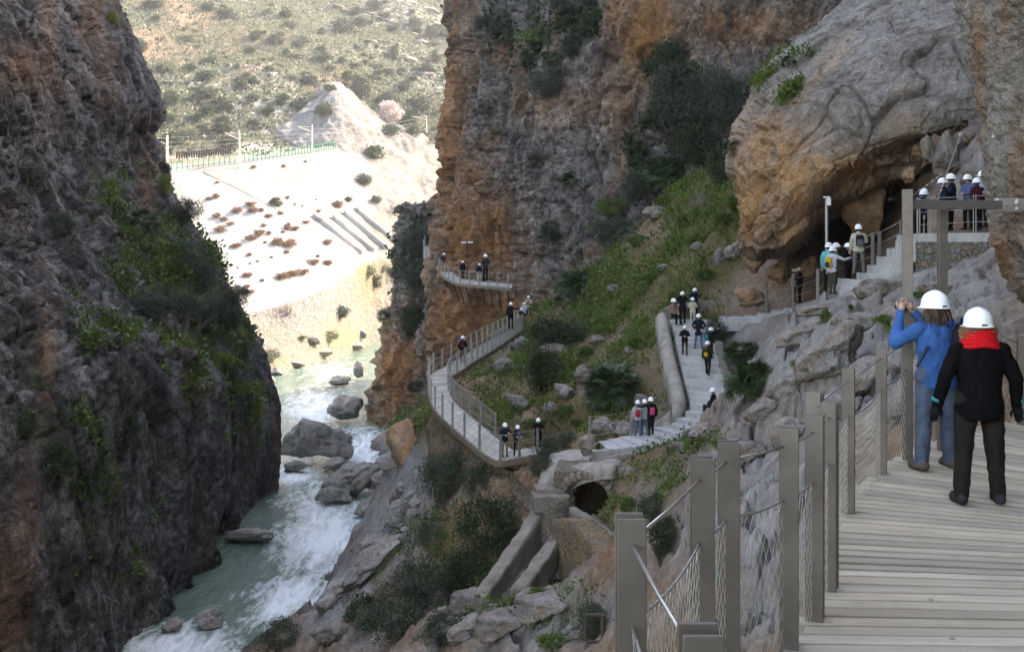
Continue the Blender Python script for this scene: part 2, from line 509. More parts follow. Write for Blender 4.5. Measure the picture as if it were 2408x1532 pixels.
# ---- the big cliff on the right bank, its far edge on the left
mz = np.array([-18, -12, -7, -3, 1, 5, 9, 14, 19, 25, 32, 45, 58, 74.])
def mcol(X, Y, leanx, leany, bulge=()):
    out = []
    for z in mz:
        h = max(0, z + 3) / 28.0
        e = h ** 1.15
        out.append(Vector((X + leanx * e, Y + leany * e, z)))
    return out
mcols = [mcol(30, 165, 0, 0), mcol(4, 145, 1, 0), mcol(-7.2, 125, 1.2, 0), mcol(-8.7, 117.5, 1.9, .5), mcol(-6.2, 112, 2.0, 2), mcol(-2.6, 107.5, 2.2, 3),
         mcol(0.2, 103, 1.6, 4), mcol(1.2, 97, 1.5, 6), mcol(4.0, 92, 1.5, 8), mcol(8, 87.5, 1.5, 9), mcol(12.5, 84, 1, 9), mcol(17, 81, .5, 8),
         mcol(22, 78, 0, 6), mcol(29, 74, 0, 4), mcol(36, 66, 1, 2), mcol(38, 52, 2, 0), mcol(34, 40, 3, 0), mcol(27, 30, 3, 0)]
mcols = [[q + (Vector((.9, 2.6, 0)) if 1 < i < 8 else Vector((0, 0, 0))) for q in c_] for i, c_ in enumerate(mcols)]
ctrl = [[c[r] for c in mcols] for r in range(len(mz))]
def t_main(W, x, y, d):
    n = fbm(W * .13 + 5, 3); v = fbm(W * np.array([.35, .35, .06]), 3)
    org = blobs(x, y, [(1050, 330, 45, 260, .95), (1080, 560, 70, 140, 1.), (1150, 560, 60, 120, .95), (1080, 760, 110, 120, 1.), (1170, 720, 70, 60, .95), (1120, 480, 60, 90, .7), (1100, 420, 50, 80, .65), (1510, 90, 70, 130, .95), (1460, 30, 60, 60, .7), (1590, 150, 60, 80, .55), (1760, 60, 160, 50, .6), (1240, 640, 30, 110, .35), (1300, 700, 60, 40, .5), (1180, 120, 40, 40, .5), (1330, 250, 120, 60, .4), (1450, 240, 60, 100, .5)])
    org = org + .32 * sstep(.05, .5, v) * sstep(-.2, .3, n)
    dark = blobs(x, y, [(1190, 480, 30, 130, .75), (1400, 440, 140, 60, .45), (1190, 600, 35, 80, .8), (1205, 820, 20, 90, .6), (1600, 380, 140, 180, .55), (1620, 70, 50, 60, .7), (1780, 230, 90, 120, .45), (1240, 330, 40, 150, .5)]) + .3 * sstep(.1, .5, -n)  # the patch under the top overhang has its shade painted in
    grn = blobs(x, y, [(1270, 90, 90, 60, .8), (1130, 20, 120, 30, .4), (1600, 300, 160, 200, .35), (1380, 60, 80, 50, .5)]) * sstep(-.3, .3, fbm(W * .35, 2))
    return np.stack([org, dark, grn], -1)
def bul_main(x, y):
    return blobs(x, y, [(1170, 585, 42, 60, -2.2), (1215, 560, 22, 150, 1.0), (1070, 640, 60, 40, .3), (1075, 400, 40, 100, -.8), (1045, 270, 25, 50, .7), (1620, 85, 45, 50, -2.0), (1540, 60, 60, 60, 1.0)])
make_rock('cliff_main', ctrl, 500, 470, M['rock_main'],
          lambda p: rock_disp(p, 1.5, .95, .95, .10, .28, .13, .45, 11.0, 0.0, .5), t_main, midv=.42, midu=.5, bulge=bul_main)

# ---- rock spur behind the big cliff, down to the river
sz = np.array([-22, -19, -15, -10, -5, -1, 2.5, 5.0, 6.2])
def scol(X, Y, lx, ly):
    return [Vector((X + lx * max(0, z + 18) / 24, Y + ly * max(0, z + 18) / 24, z)) for z in sz] + [Vector((X + lx * 1.25 + 5, Y + ly + 4, 7.0)), Vector((X + lx * 1.4 + 14, Y + ly + 14, 8.0))]
scols = [scol(2, 190, 2, 0), scol(-12, 170, 3, 0), scol(-17.5, 150, 4, 1), scol(-18.5, 138, 4.4, 2), scol(-16.5, 130, 4.0, 3), scol(-12.5, 126, 3, 3), scol(-9, 122, 2, 3), scol(-5, 120, 1, 2), scol(2, 120, 0, 0)]
ctrl = [[c[r] for c in scols] for r in range(11)]
def t_spur(W, x, y, d):
    n = fbm(W * .2 + 9, 3)
    org = blobs(x, y, [(930, 900, 50, 140, .95), (880, 980, 30, 40, .5), (900, 780, 40, 60, .5)]) + .25 * sstep(0, .4, n)
    grn = blobs(x, y, [(960, 600, 60, 80, .9), (900, 660, 50, 60, .6)])
    return np.stack([org, .2 + 0 * org, grn], -1)
make_rock('cliff_spur', ctrl, 300, 240, M['rock_main'],
          lambda p: rock_disp(p, 1.0, .8, .9, .14, .3, .4, .3, 23.0), t_spur, midv=.5, midu=.55)

# ---- overhanging rock above the cave
def row(l): return [P(*q) for q in l]
over = [
    row([(2060, -70, 62), (2040, -60, 60), (2060, -50, 57), (2120, -60, 55), (2220, -80, 53), (2330, -90, 51), (2460, -90, 49)]),
    row([(1975, 20, 62), (1965, 20, 58), (1990, 25, 54), (2060, 10, 52), (2180, 0, 50), (2300, -10, 48), (2450, -10, 46)]),
    row([(1880, 110, 60), (1862, 112, 56), (1885, 125, 51.5), (1960, 120, 49), (2100, 110, 47), (2250, 100, 45.5), (2420, 90, 44)]),
    row([(1815, 200, 58), (1790, 205, 54), (1810, 220, 49.5), (1890, 225, 47), (2040, 215, 45.2), (2200, 200, 44), (2390, 180, 43)]),
    row([(1765, 300, 57), (1742, 310, 53), (1762, 325, 48.5), (1850, 330, 46), (2000, 310, 44.6), (2150, 275, 43.8), (2330, 260, 43)]),
    row([(1740, 400, 56), (1722, 408, 52.5), (1742, 425, 48), (1820, 425, 45.5), (1930, 390, 44.5), (2090, 345, 44), (2260, 310, 43.5)]),
    row([(1740, 490, 55), (1722, 490, 52), (1740, 505, 47.6), (1810, 500, 45.4), (1885, 450, 45), (2020, 400, 44.8), (2210, 345, 44.5)]),
    row([(1752, 570, 55), (1735, 562, 51.5), (1750, 572, 48), (1810, 570, 46.2), (1872, 520, 45.8), (1985, 432, 46.2), (2180, 375, 46)]),
    row([(1790, 600, 55), (1775, 592, 52), (1790, 594, 49), (1830, 592, 47.5), (1868, 572, 47), (1960, 480, 48.5), (2150, 420, 48)]),
    row([(1830, 590, 60), (1830, 588, 60), (1835, 575, 60), (1850, 565, 60), (1880, 545, 60), (1960, 505, 60), (2130, 445, 58)]),
]
def t_over(W, x, y, d):
    n = fbm(W * .3 + 2, 3)
    org = blobs(x, y, [(1760, 470, 80, 150, 1.), (1830, 440, 110, 150, 1.), (1810, 350, 110, 90, .9), (1960, 400, 160, 60, .85), (2120, 350, 60, 40, .5), (1770, 300, 40, 80, .4), (1860, 560, 60, 60, .8)])
    org = np.clip(org + .25 * sstep(.15, .5, n), 0, 1)
    dark = blobs(x, y, [(1970, 130, 10, 45, 1.), (2000, 150, 10, 50, .8), (2066, 160, 16, 90, 1.), (1950, 480, 60, 70, .6), (2110, 380, 40, 30, .6), (2230, 260, 50, 30, .3)])  # thin vertical stains; the patch at the cave roof is painted shade
    grn = blobs(x, y, [(1830, 190, 60, 60, .7), (1880, 130, 40, 40, .7), (1790, 300, 40, 60, .4)]) * sstep(-.2, .4, n)
    return np.stack([org, dark, grn], -1)
def d_over(p):
    q = p
    wob = np.stack([fbm(q * .2 + 3, 2), fbm(q * .2 + 31, 2), fbm(q * .2 + 57, 2)], -1)
    f1, f2, cid = worley((q + wob) * .17)
    d = .55 * fbm(q * .16, 3) + .4 * ((cid - .5) - f1 * .4) - .12 * (1 - sstep(0, .05, f2 - f1))
    x, y = pix(p)
    lm = sstep(1900, 1780, x)
    f1, f2, cid = worley((q + wob * .7) * np.array([.9, .9, .55]))
    d = d + lm * (.35 * (cid - .5) - .2 * (1 - sstep(0, .12, f2 - f1)))
    f_, e_ = facets((q + wob * 1.5) * np.array([.26, .26, .15]) + 4, .5)
    d = d + .34 * f_ - .12 * (1 - sstep(0, .025, e_)) + .10 * facets((q + wob) * 1.1 + 9, .8)[0]
    return d + .10 * fbm(q * 1.3, 4) * (.5 + lm) + .05 * ridged(q * np.array([2, 2, .9]), 2) - .12 * np.exp(-((y - 400 + (x - 1900) * .3) / 25) ** 2)
make_rock('overhanging_cliff', over, 380, 400, M['rock_over'], d_over, t_over)

# ---- near rock wall at the right edge of the picture
def wcol(X, Y, foot, dx_up=0.0):
    out = []
    for z, k in ((-6, 3.4), (-3.2, 2.9), (-1.6, 2.1), (-.75, .7), (0., .12), (.6, -.02), (1.3, 0), (2.2, -.12), (3.4, -.25), (5, .1), (9, .6), (16, 1.6), (30, 4), (52, 8)):
        out.append(Vector((X + k * foot + dx_up * max(0, z), Y + .06 * max(0, z), z)))
    return out
wcols = [wcol(9, -70, .3), wcol(6.8, -25, .3), wcol(5.9, 0, .4), wcol(5.5, 6, .6), wcol(5.15, 9, .8), wcol(5.02, 10.8, .9), wcol(5.15, 12.2, 1.0), wcol(6.2, 13.6, .8), wcol(9, 16, .5), wcol(15, 22, .3), wcol(26, 30, .2)]
ctrl = [[c[r] for c in wcols] for r in range(14)]
def t_near(W, x, y, d):
    org = blobs(x, y, [(2290, 250, 26, 120, .95), (2300, 120, 20, 120, .8), (2350, 620, 40, 90, 1.0), (2395, 420, 20, 150, .8), (2300, 420, 14, 60, .5), (2360, 40, 20, 80, .5)])
    dark = blobs(x, y, [(2300, 60, 10, 120, .4), (2385, 480, 10, 40, .6)])
    grn = blobs(x, y, [(2375, 470, 25, 60, .8), (2360, 640, 20, 60, .5)])
    return np.stack([org, dark, grn], -1)
make_rock('cliff_right', ctrl, 330, 330, M['rock_near'],
          lambda p: .22 * fbm(p * .5, 3) + .12 * ridged(p * np.array([1.0, 1.0, .5]), 4) * .6 + .05 * fbm(p * 4, 4) + .025 * ridged(p * 9, 2), t_near, midv=.42, midu=.55, flip=False)
# ---------------------------------------------------------------- right-bank ground: heights from survey points
gp = []
def g(*pts):
    for (x, y, d) in pts: gp.append(tuple(P(x, y, d)))
def gw(*pts):
    for p in pts: gp.append(p)
# shoreline and river bed
for (x, y) in [(905, 1020), (930, 1100), (962, 1190), (962, 1235), (858, 1318), (765, 1405), (640, 1480), (545, 1535)]:
    q = PZ(x, y, RIVER_Z); gp.append((q.x, q.y, RIVER_Z - .1)); gp.append((q.x - 3.5, q.y + 1, RIVER_Z - 2.5))
gw((-14, 45, -20.5), (-14, 30, -21), (-13, 10, -22), (-18, 45, -23), (-20, 20, -23), (-17, 125, -22.5), (-12, 130, -22), (-25, 60, -24), (-25, 100, -24), (-25, 130, -24))
g((800, 1530, 45), (900, 1530, 41), (1000, 1530, 36), (1200, 1530, 31), (1400, 1530, 26), (1200, 1420, 34), (1330, 1360, 34), (1130, 1400, 37.5), (1040, 1400, 41), (920, 1400, 48), (1000, 1290, 49), (900, 1300, 58), (1000, 1190, 56), (1100, 1230, 50), (1190, 1310, 46.5), (930, 1150, 74), (1000, 1010, 66), (930, 1042, 67.5), (975, 985, 67.5))
gw((-2, 25, -11), (-6, 25, -15), (0, 15, -9), (-5, 10, -13), (1.5, 8, -6.5), (2, 3, -5.5), (0, -5, -6), (-8, -5, -14))
# under and inside the lower walkway
g((1100, 950, 61), (1080, 900, 65), (1130, 920, 63), (1180, 1010, 55), (1060, 935, 63))
gw((-6.5, 76, -16), (-6, 85, -17), (-5, 96, -14), (-9, 105, -18), (-2.5, 98, -8), (-10, 90, -19.5), (-4, 104, -12), (-4.5, 88, -12))
# green slope
g((1140, 900, 66), (1200, 985, 56), (1300, 1010, 53), (1400, 1020, 49.5), (1500, 985, 51), (1545, 900, 54), (1542, 800, 58), (1400, 880, 60), (1300, 850, 66), (1200, 855, 73), (1290, 735, 88), (1240, 770, 86), (1400, 750, 73), (1500, 690, 69), (1560, 600, 70), (1650, 520, 70), (1700, 450, 71), (1450, 620, 80), (1540, 490, 80), (1640, 420, 79), (1750, 600, 61.5), (1700, 690, 60), (1330, 690, 89))
g((1740, 420, 68), (1800, 300, 72))
# cave floor and rubble
g((1800, 685, 57.5), (1850, 655, 55.5), (1900, 618, 53), (1950, 618, 51), (2050, 560, 46), (2150, 545, 41), (2250, 480, 39), (2300, 400, 39), (2330, 330, 40), (1880, 605, 58), (2000, 585, 54), (2200, 430, 44), (2150, 420, 49), (2300, 300, 43))
# path
g((1600, 760, 59), (1680, 752, 58.2), (1640, 790, 56.5), (1650, 850, 54), (1655, 900, 52.5), (1655, 955, 50), (1610, 1005, 48), (1540, 1025, 47.5), (1460, 1040, 46.5), (1390, 1052, 45.5))
g((1720, 748, 57), (1800, 735, 55), (1880, 720, 52), (1925, 712, 46), (1960, 700, 39), (2010, 660, 37.3), (2100, 625, 35.5), (2170, 580, 35.5), (2300, 560, 35), (2400, 560, 33))
# grey slabs between path and near walkway
g((1860, 760, 43), (1900, 728, 37), (1800, 850, 36), (1830, 790, 38), (1900, 850, 28), (2050, 730, 29.5), (2200, 660, 27.5), (2330, 700, 22), (2150, 800, 22), (2050, 900, 19), (2000, 1000, 17), (1900, 1000, 20), (1780, 975, 29), (1700, 1000, 34), (1750, 1080, 25), (1850, 1200, 16.5), (1800, 1400, 13.5), (1650, 1250, 22), (1500, 1250, 27), (1480, 1450, 22), (1600, 1530, 15.5), (1750, 1530, 11.5), (2250, 740, 21), (2150, 900, 17.5), (2100, 1050, 14.5), (2350, 800, 18))
gw((4, 11.5, -3.2), (3, 8, -3.8), (2, 5, -4.4), (5, 4, -3.6), (6, 9, -3.2), (6.5, 13, -2.6), (7, 0, -4), (9, 16, -1.5))
# front of the path down to the channel
g((1420, 1130, 43), (1500, 1120, 42.5), (1600, 1080, 43), (1690, 1035, 43), (1470, 1195, 38.5), (1550, 1150, 37), (1650, 1080, 33), (1330, 1215, 44.5), (1285, 1190, 46.5))
gw((-1.5, 40, -13.2), (.5, 40, -12.5), (1.8, 39.5, -12.0), (-2.5, 43, -13.8), (-1, 45, -13.2), (1, 42.5, -12.2), (2.4, 42.3, -10.4), (3.2, 40.5, -10.3), (2.4, 37, -11.2), (1.2, 37, -11.6), (3.4, 38, -9.9))
# behind
gw((20, 95, 3), (8, 100, 0), (-3, 118, -10), (35, 60, 6), (35, 35, 5), (20, 30, 3), (-6, 125, -16), (5, 130, -14), (-10, 150, -22), (8, 150, -16))
GP = np.array(gp)
A = GP[:, :2] / 10.0
def _phi(r): return np.sqrt(r * r + .02)
D0 = np.linalg.norm(A[:, None] - A[None], axis=2)
n_ = len(GP)
K = np.zeros((n_ + 3, n_ + 3)); K[:n_, :n_] = -_phi(D0) + np.eye(n_) * .03
K[:n_, n_] = 1; K[:n_, n_ + 1:] = A; K[n_, :n_] = 1; K[n_ + 1:, :n_] = A.T
cf = np.linalg.solve(K, np.concatenate([GP[:, 2], np.zeros(3)]))
def ground_z(X, Y):
    q = np.stack([X, Y], -1).reshape(-1, 2) / 10.0
    out = np.zeros(len(q))
    for i in range(0, len(q), 20000):
        s_ = q[i:i + 20000]
        r = np.linalg.norm(s_[:, None] - A[None], axis=2)
        out[i:i + 20000] = -_phi(r) @ cf[:n_] + cf[n_] + s_ @ cf[n_ + 1:]
    return out.reshape(np.shape(X))
b = NB('gorge_ground'); p = b.pos()
at = b.n('Attribute', attribute_name='tint'); sep = b.n('SeparateColor'); b.put(sep.inputs[0], at.outputs['Color'])
n1 = b.noise(p, .7, 6, .65, .3); n2 = b.noise(p, 3.5, 7, .7); n4 = b.noise(p, 16, 5, .7)
rock = b.ramp(b.math('MULTIPLY_ADD', n2, .5, b.math('MULTIPLY', n1, .5)), [(.3, (.10, .09, .082)), (.48, (.225, .203, .185)), (.68, (.37, .342, .315))])
soil = b.ramp(n2, [(.3, (.10, .058, .03)), (.55, (.22, .125, .07)), (.75, (.34, .24, .155))])
grass = b.ramp(n2, [(.3, (.03, .042, .012)), (.55, (.06, .085, .018)), (.75, (.13, .12, .04))])
col = b.mix(sep.outputs[0], rock, soil)
col = b.mix(b.math('MULTIPLY', sep.outputs[2], b.ramp(n2, [(.35, .15), (.6, 1)])), col, grass)
col = b.mix(.45, col, b.ramp(n4, [(.25, .4), (.75, 1.15)]), 'MULTIPLY')
col = b.mix(b.math('MULTIPLY', sep.outputs[1], .8), col, (.05, .045, .04))
M['ground'] = b.bsdf(col, .95, 0, b.bump(b.math('MULTIPLY_ADD', n2, .7, b.math('MULTIPLY', n4, .3)), .9, .14), .15)

NU, NV = 480, 520
xs = np.linspace(430, 3100, NU); ys = 5.0 * (150 / 5.0) ** (np.linspace(0, 1, NV))
YY, XX = np.meshgrid(ys, xs, indexing='ij'); XX = (XX - CX) / F * YY
# widen the fan close to the viewer so that the ground goes on beside and below the walkway
XX = XX * (1 + 4.0 * np.exp(-YY / 9.0)) - 1.5 * np.exp(-YY / 9.0)
ZZ = ground_z(XX, YY)
G3 = np.stack([XX, YY, ZZ], -1).reshape(-1, 3)
gx, gy = pix(G3)
rocky = np.clip(blobs(gx, gy, [(1950, 830, 260, 170, 1.2), (2200, 680, 200, 120, 1.2), (1800, 1200, 200, 300, 1.2), (1350, 1450, 160, 90, .9), (1150, 1450, 120, 90, .9), (1260, 1360, 90, 50, .9), (1700, 950, 80, 60, .7), (800, 1400, 130, 130, 1.0), (950, 1120, 90, 110, 1.0), (900, 1260, 90, 120, 1.0), (1250, 1470, 200, 80, 1.1), (2300, 400, 90, 120, .9), (1900, 650, 60, 40, .5), (1640, 1240, 120, 160, .7)]), 0, 1)
near_s = np.clip(YY.ravel() / 40.0, .28, 1.0)
q = G3 / near_s[:, None] * np.array([1, 1, 1.0])
gw_ = G3 + np.stack([fbm(G3 * .3, 2), fbm(G3 * .3 + 9, 2), fbm(G3 * .3 + 21, 2)], -1) * .9
h1, e1 = facets(gw_ * np.array([.24, .24, .36]) + 3, .55)
h1 = h1 * 1.0 - .8 * (1 - sstep(0, .06, e1))
h2, e2 = facets(gw_ * np.array([.62, .62, .9]) + 13, .6)
h2 = h2 * .5 - .4 * (1 - sstep(0, .07, e2))
h3, e3 = facets(gw_ * 2.3 + 23, .8)
relief = rocky * (.85 * h1 + .55 * h2 + .13 * h3 + .08 * fbm(G3 * 1.6, 3) + .03 * fbm(G3 * 5, 3)) + (1 - rocky) * (.45 * fbm(G3 * .25, 3) + .16 * fbm(G3 * 1.1, 3) + .06 * fbm(G3 * 3.5, 2) + .30 * np.maximum(0, h2 + .05) + .10 * h3)
under = np.exp(-((G3[:, 0] - 4) / 5) ** 2 - (G3[:, 1] / 11.5) ** 4)
relief = np.where(under > .3, np.minimum(relief, .15), relief)
PATHS = [[(1600, 760, 59), (1690, 750, 58)], [(1640, 790, 56.5), (1650, 850, 54), (1655, 900, 52.5), (1655, 955, 50), (1610, 1005, 48), (1540, 1025, 47.5), (1460, 1040, 46.5), (1390, 1052, 45.5)], [(1690, 750, 58), (1720, 748, 57), (1880, 720, 52), (1925, 712, 46), (1960, 700, 39), (2010, 660, 37.3), (2100, 625, 35.5), (2170, 590, 34.5), (2400, 565, 34)]]
pm = np.full(len(G3), 9.0)
for line in PATHS:
    pts = np.array([tuple(P(*q_))[:2] for q_ in line])
    for a_, b_ in zip(pts[:-1], pts[1:]):
        ab = b_ - a_; t_ = np.clip(((G3[:, :2] - a_) @ ab) / (ab @ ab), 0, 1)
        pm = np.minimum(pm, np.linalg.norm(G3[:, :2] - a_ - t_[:, None] * ab, axis=1))
pw = sstep(2.4, 1.2, pm)
relief = relief * (1 - pw) - .25 * pw
G3[:, 2] += relief
# keep the ground below everything that is walked on
c7_ = lambda x, y, d: tuple(P((1400 + x / 1.802) / 1.4377, (750 + y / 1.802) / 1.4377, d))
CLR = [([tuple(P(*q_)) for q_ in l_], w_, dz_) for l_, w_, dz_ in [
    ([(1620, 755, 59.4), (1640, 790, 56.8), (1645, 850, 54), (1657, 900, 51.8), (1662, 950, 49.5), (1632, 992, 48.2), (1572, 1020, 47.5), (1480, 1038, 46.8), (1386, 1053, 45.7)], 1.7, .3),
    ([(1690, 745, 58.2), (1765, 743, 56.2), (1870, 720, 53.2), (1925, 706, 46.5), (1960, 682, 39.8), (2015, 648, 37.6)], 1.3, .3), ([(2045, 640, 36.5), (2120, 600, 36), (2165, 562, 35.5), (2340, 552, 34.5)], 1.5, .6)]]
CLR.append(([c7_(570, 1424, 52.2), c7_(470, 1362, 53), c7_(350, 1265, 54.7), c7_(252, 1181, 57), c7_(185, 1114, 59), c7_(154, 1045, 61.4), c7_(146, 980, 63.6), c7_(169, 932, 65.8), c7_(238, 889, 67.8), c7_(312, 842, 70.3), c7_(440, 765, 76.2), c7_(580, 684, 84.1), c7_(650, 630, 90)], 1.2, .9))
CLR.append(([c7_(570, 1424, 52.2), c7_(775, 1380, 53)], 1.3, .7))
for line, wd_, dz_ in CLR:
    pts = np.array(line)
    for a_, b_ in zip(pts[:-1], pts[1:]):
        ab = b_[:2] - a_[:2]; t_ = np.clip(((G3[:, :2] - a_[:2]) @ ab) / (ab @ ab), 0, 1)
        dd_ = np.linalg.norm(G3[:, :2] - a_[:2] - t_[:, None] * ab, axis=1)
        lim_ = a_[2] + t_ * (b_[2] - a_[2]) - dz_ + np.maximum(0, dd_ - wd_) * 1.6
        G3[:, 2] = np.where(dd_ < wd_ + 3, np.minimum(G3[:, 2], lim_), G3[:, 2])
# the floor of the tunnel under the arch
ac_ = np.array(P(1378, 1180, 43)); cu_, su_ = math.cos(-.12), math.sin(-.12)
rel_ = G3[:, :2] - ac_[:2]; uu_ = rel_[:, 0] * cu_ + rel_[:, 1] * su_; ww_ = -rel_[:, 0] * su_ + rel_[:, 1] * cu_
G3[:, 2] = np.where((np.abs(uu_) < 1.15) & (ww_ > -.9) & (ww_ < 3.6), np.minimum(G3[:, 2], ac_[2] - 1.1 + np.minimum(0, ww_) * .3), G3[:, 2])
gx, gy = pix(G3)
gn = fbm(G3 * .35 + 70, 3)
soilm = np.clip(1 - rocky * 1.15 + .35 * gn, 0, 1)
soilm = np.maximum(soilm, blobs(gx, gy, [(1820, 660, 90, 60, 1.0), (1900, 640, 60, 60, .8), (1560, 1180, 60, 80, .8), (1600, 950, 30, 60, .5)]))
grassm = np.clip(blobs(gx, gy, [(1450, 720, 200, 150, 1.0), (1640, 520, 110, 140, 1.0), (1300, 850, 160, 110, .9), (1450, 900, 130, 120, .8), (1250, 980, 120, 60, .8), (1700, 560, 80, 120, .9), (1690, 650, 60, 60, .9), (1560, 880, 60, 90, .7), (1600, 1040, 120, 40, .5), (1300, 1440, 140, 70, .55), (1150, 1380, 130, 120, .6), (1000, 1300, 160, 150, .5), (980, 1000, 60, 50, .8), (1550, 1130, 90, 60, .5), (1450, 1200, 60, 50, .6), (2120, 780, 60, 40, .5), (1900, 790, 60, 20, .4)]) * (1.15 + gn * 1.2) - rocky * .25, 0, 1)
wet = sstep(RIVER_Z + 1.3, RIVER_Z + .2, G3[:, 2])
Q = grid_faces(NV, NU)
me = np_mesh('ground', G3, Q, [M['ground']])
set_tint(me, np.stack([soilm, wet, grassm], -1))
tag(add_obj('ground', me), kind='structure')
surface('ground', G3, Q)
GRASSM = grassm; ROCKY = rocky; PATHD = pm

# ---------------------------------------------------------------- river
b = NB('river_water'); p = b.pos()
at = b.n('Attribute', attribute_name='tint'); sep = b.n('SeparateColor'); b.put(sep.inputs[0], at.outputs['Color'])
pf = b.n('Mapping', {'Vector': p, 'Scale': (1.25, .36, 1.0), 'Rotation': (0, 0, .12)}).outputs[0]
n1 = b.noise(pf, .55, 6, .62, 1.2); n2 = b.noise(pf, 2.4, 6, .65, .8); n3 = b.noise(p, 7, 3, .6)
ff = b.math('MULTIPLY_ADD', n2, .45, b.math('MULTIPLY', n1, .6))
foam = b.math('MULTIPLY', b.ramp(b.math('ADD', ff, b.math('MULTIPLY_ADD', sep.outputs[0], .42, -.30)), [(.35, 0), (.60, 1)]), .95)  # white foam, spread wider to stand in for the sky's reflection
wcol_ = b.mix(b.ramp(n1, [(.3, 0), (.7, 1)]), (.06, .105, .08), (.13, .20, .155))
col = b.mix(foam, wcol_, (.74, .77, .77))
h = b.math('MULTIPLY_ADD', n2, .7, b.math('MULTIPLY', n1, 1.0)); h = b.math('MULTIPLY_ADD', n3, .22, h)
M['water'] = b.bsdf(col, b.math('MULTIPLY_ADD', foam, .5, .12), 0, b.bump(h, 1.0, .4), .5)
NU2, NV2 = 200, 520
yy = 30 * (420 / 30) ** np.linspace(0, 1, NV2)
cxl = np.interp(yy, [30, 55, 90, 125, 160, 200, 260, 420], [-15, -16, -17, -21, -27, -36, -52, -95])
hw = np.interp(yy, [30, 60, 100, 130, 200, 300, 420], [9, 10, 12, 13, 22, 26, 30])
uu = np.linspace(-1, 1, NU2)
RX = cxl[:, None] + hw[:, None] * uu[None]; RY = np.repeat(yy[:, None], NU2, 1)
R3 = np.stack([RX, RY, np.full_like(RX, RIVER_Z)], -1).reshape(-1, 3)
rx, ry = pix(R3)
fo = blobs(rx, ry, [(760, 1250, 130, 130, .95), (700, 1420, 150, 90, .9), (420, 1520, 160, 60, 1.), (850, 1050, 60, 60, .9), (700, 1110, 60, 40, 1.0), (740, 960, 80, 50, .85), (780, 880, 80, 50, .5), (640, 1260, 60, 60, .55), (860, 1080, 60, 50, .8)])
fo = fo * (1 - blobs(rx, ry, [(530, 1330, 75, 75, .95), (640, 1225, 60, 28, .6)]))
st_ = np.array([.32, .14, 0.])
R3[:, 2] += .10 * fbm(R3 * st_, 3) * (1 + fo) + .12 * fo * fbm(R3 * np.array([1.1, .6, 0]), 3) + .05 * ridged(R3 * np.array([.9, .4, 0]), 2)
Q = grid_faces(NV2, NU2)
me = np_mesh('river', R3, Q, [M['water']])
set_tint(me, np.stack([fo, fo * 0, fo * 0], -1))
tag(add_obj('river', me), kind='structure')
surface('river', R3, Q)

# ---------------------------------------------------------------- far bank: masonry, berm, embankment, railway bed
far = [
    [(520, 960, 160), (600, 885, 182), (660, 878, 188), (705, 868, 195), (765, 852, 207), (850, 818, 238), (905, 800, 256), (1000, 780, 262), (1120, 770, 270)],
    [(505, 850, 168), (585, 800, 191), (640, 800, 196), (705, 785, 203), (778, 755, 216), (852, 712, 242), (915, 700, 259), (1005, 690, 266), (1130, 690, 275)],
    [(490, 760, 175), (560, 733, 198), (605, 728, 203), (700, 704, 211), (785, 663, 224), (855, 614, 246), (925, 600, 262), (1010, 590, 270), (1140, 590, 280)],
    [(480, 730, 180), (545, 703, 206), (585, 694, 211), (680, 664, 220), (768, 628, 234), (850, 590, 256), (930, 575, 268), (1012, 560, 280), (1150, 560, 290)],
    [(400, 580, 198), (455, 555, 228), (510, 550, 233), (620, 525, 240), (735, 495, 256), (840, 470, 277), (930, 470, 290), (1015, 470, 302), (1150, 460, 310)],
    [(300, 440, 225), (360, 410, 250), (430, 402, 254), (580, 385, 262), (715, 366, 277), (830, 351, 300), (930, 372, 315), (1015, 390, 325), (1150, 380, 330)],
    [(290, 420, 232), (350, 396, 257), (420, 389, 261), (570, 372, 270), (705, 354, 286), (825, 341, 310), (930, 345, 325), (1020, 350, 338), (1150, 340, 345)],
]
b = NB('far_bank'); p = b.pos()
at = b.n('Attribute', attribute_name='tint'); sep = b.n('SeparateColor'); b.put(sep.inputs[0], at.outputs['Color'])
n1 = b.noise(p, .12, 6, .65); n2 = b.noise(p, .9, 6, .7)
vo = b.n('TexVoronoi', {'Vector': p, 'Scale': 1.1}, feature='DISTANCE_TO_EDGE').outputs[0]
conc = b.ramp(n1, [(.3, (.20, .195, .185)), (.7, (.30, .292, .28))])
mas = b.mix(b.ramp(vo, [(.02, 0), (.10, 1)]), (.085, .076, .066), b.ramp(n2, [(.3, (.115, .107, .098)), (.7, (.225, .213, .197))]))
earth = b.ramp(n2, [(.3, (.075, .066, .055)), (.5, (.145, .132, .115)), (.7, (.21, .197, .178))])
col = b.mix(sep.outputs[0], conc, mas); col = b.mix(b.math('MULTIPLY', sep.outputs[1], b.ramp(n2, [(.3, .5), (.5, 1)])), col, earth)
col = b.mix(b.math('MULTIPLY', sep.outputs[2], b.ramp(n2, [(.4, 0), (.6, 1)])), col, (.16, .14, .06))
M['far_bank'] = b.bsdf(col, .95, 0, b.bump(b.math('MULTIPLY_ADD', b.math('MULTIPLY', sep.outputs[0], vo), 1.0, b.math('MULTIPLY', n2, .5)), .8, .5), .15)
def d_far(p):
    x, y = pix(p)
    rk = sstep(855, 930, x)
    return rk * (1.6 * fbm(p * .07, 4) + 1.2 * ridged(p * .12, 3) * .5) + .12 * fbm(p * .4, 3)
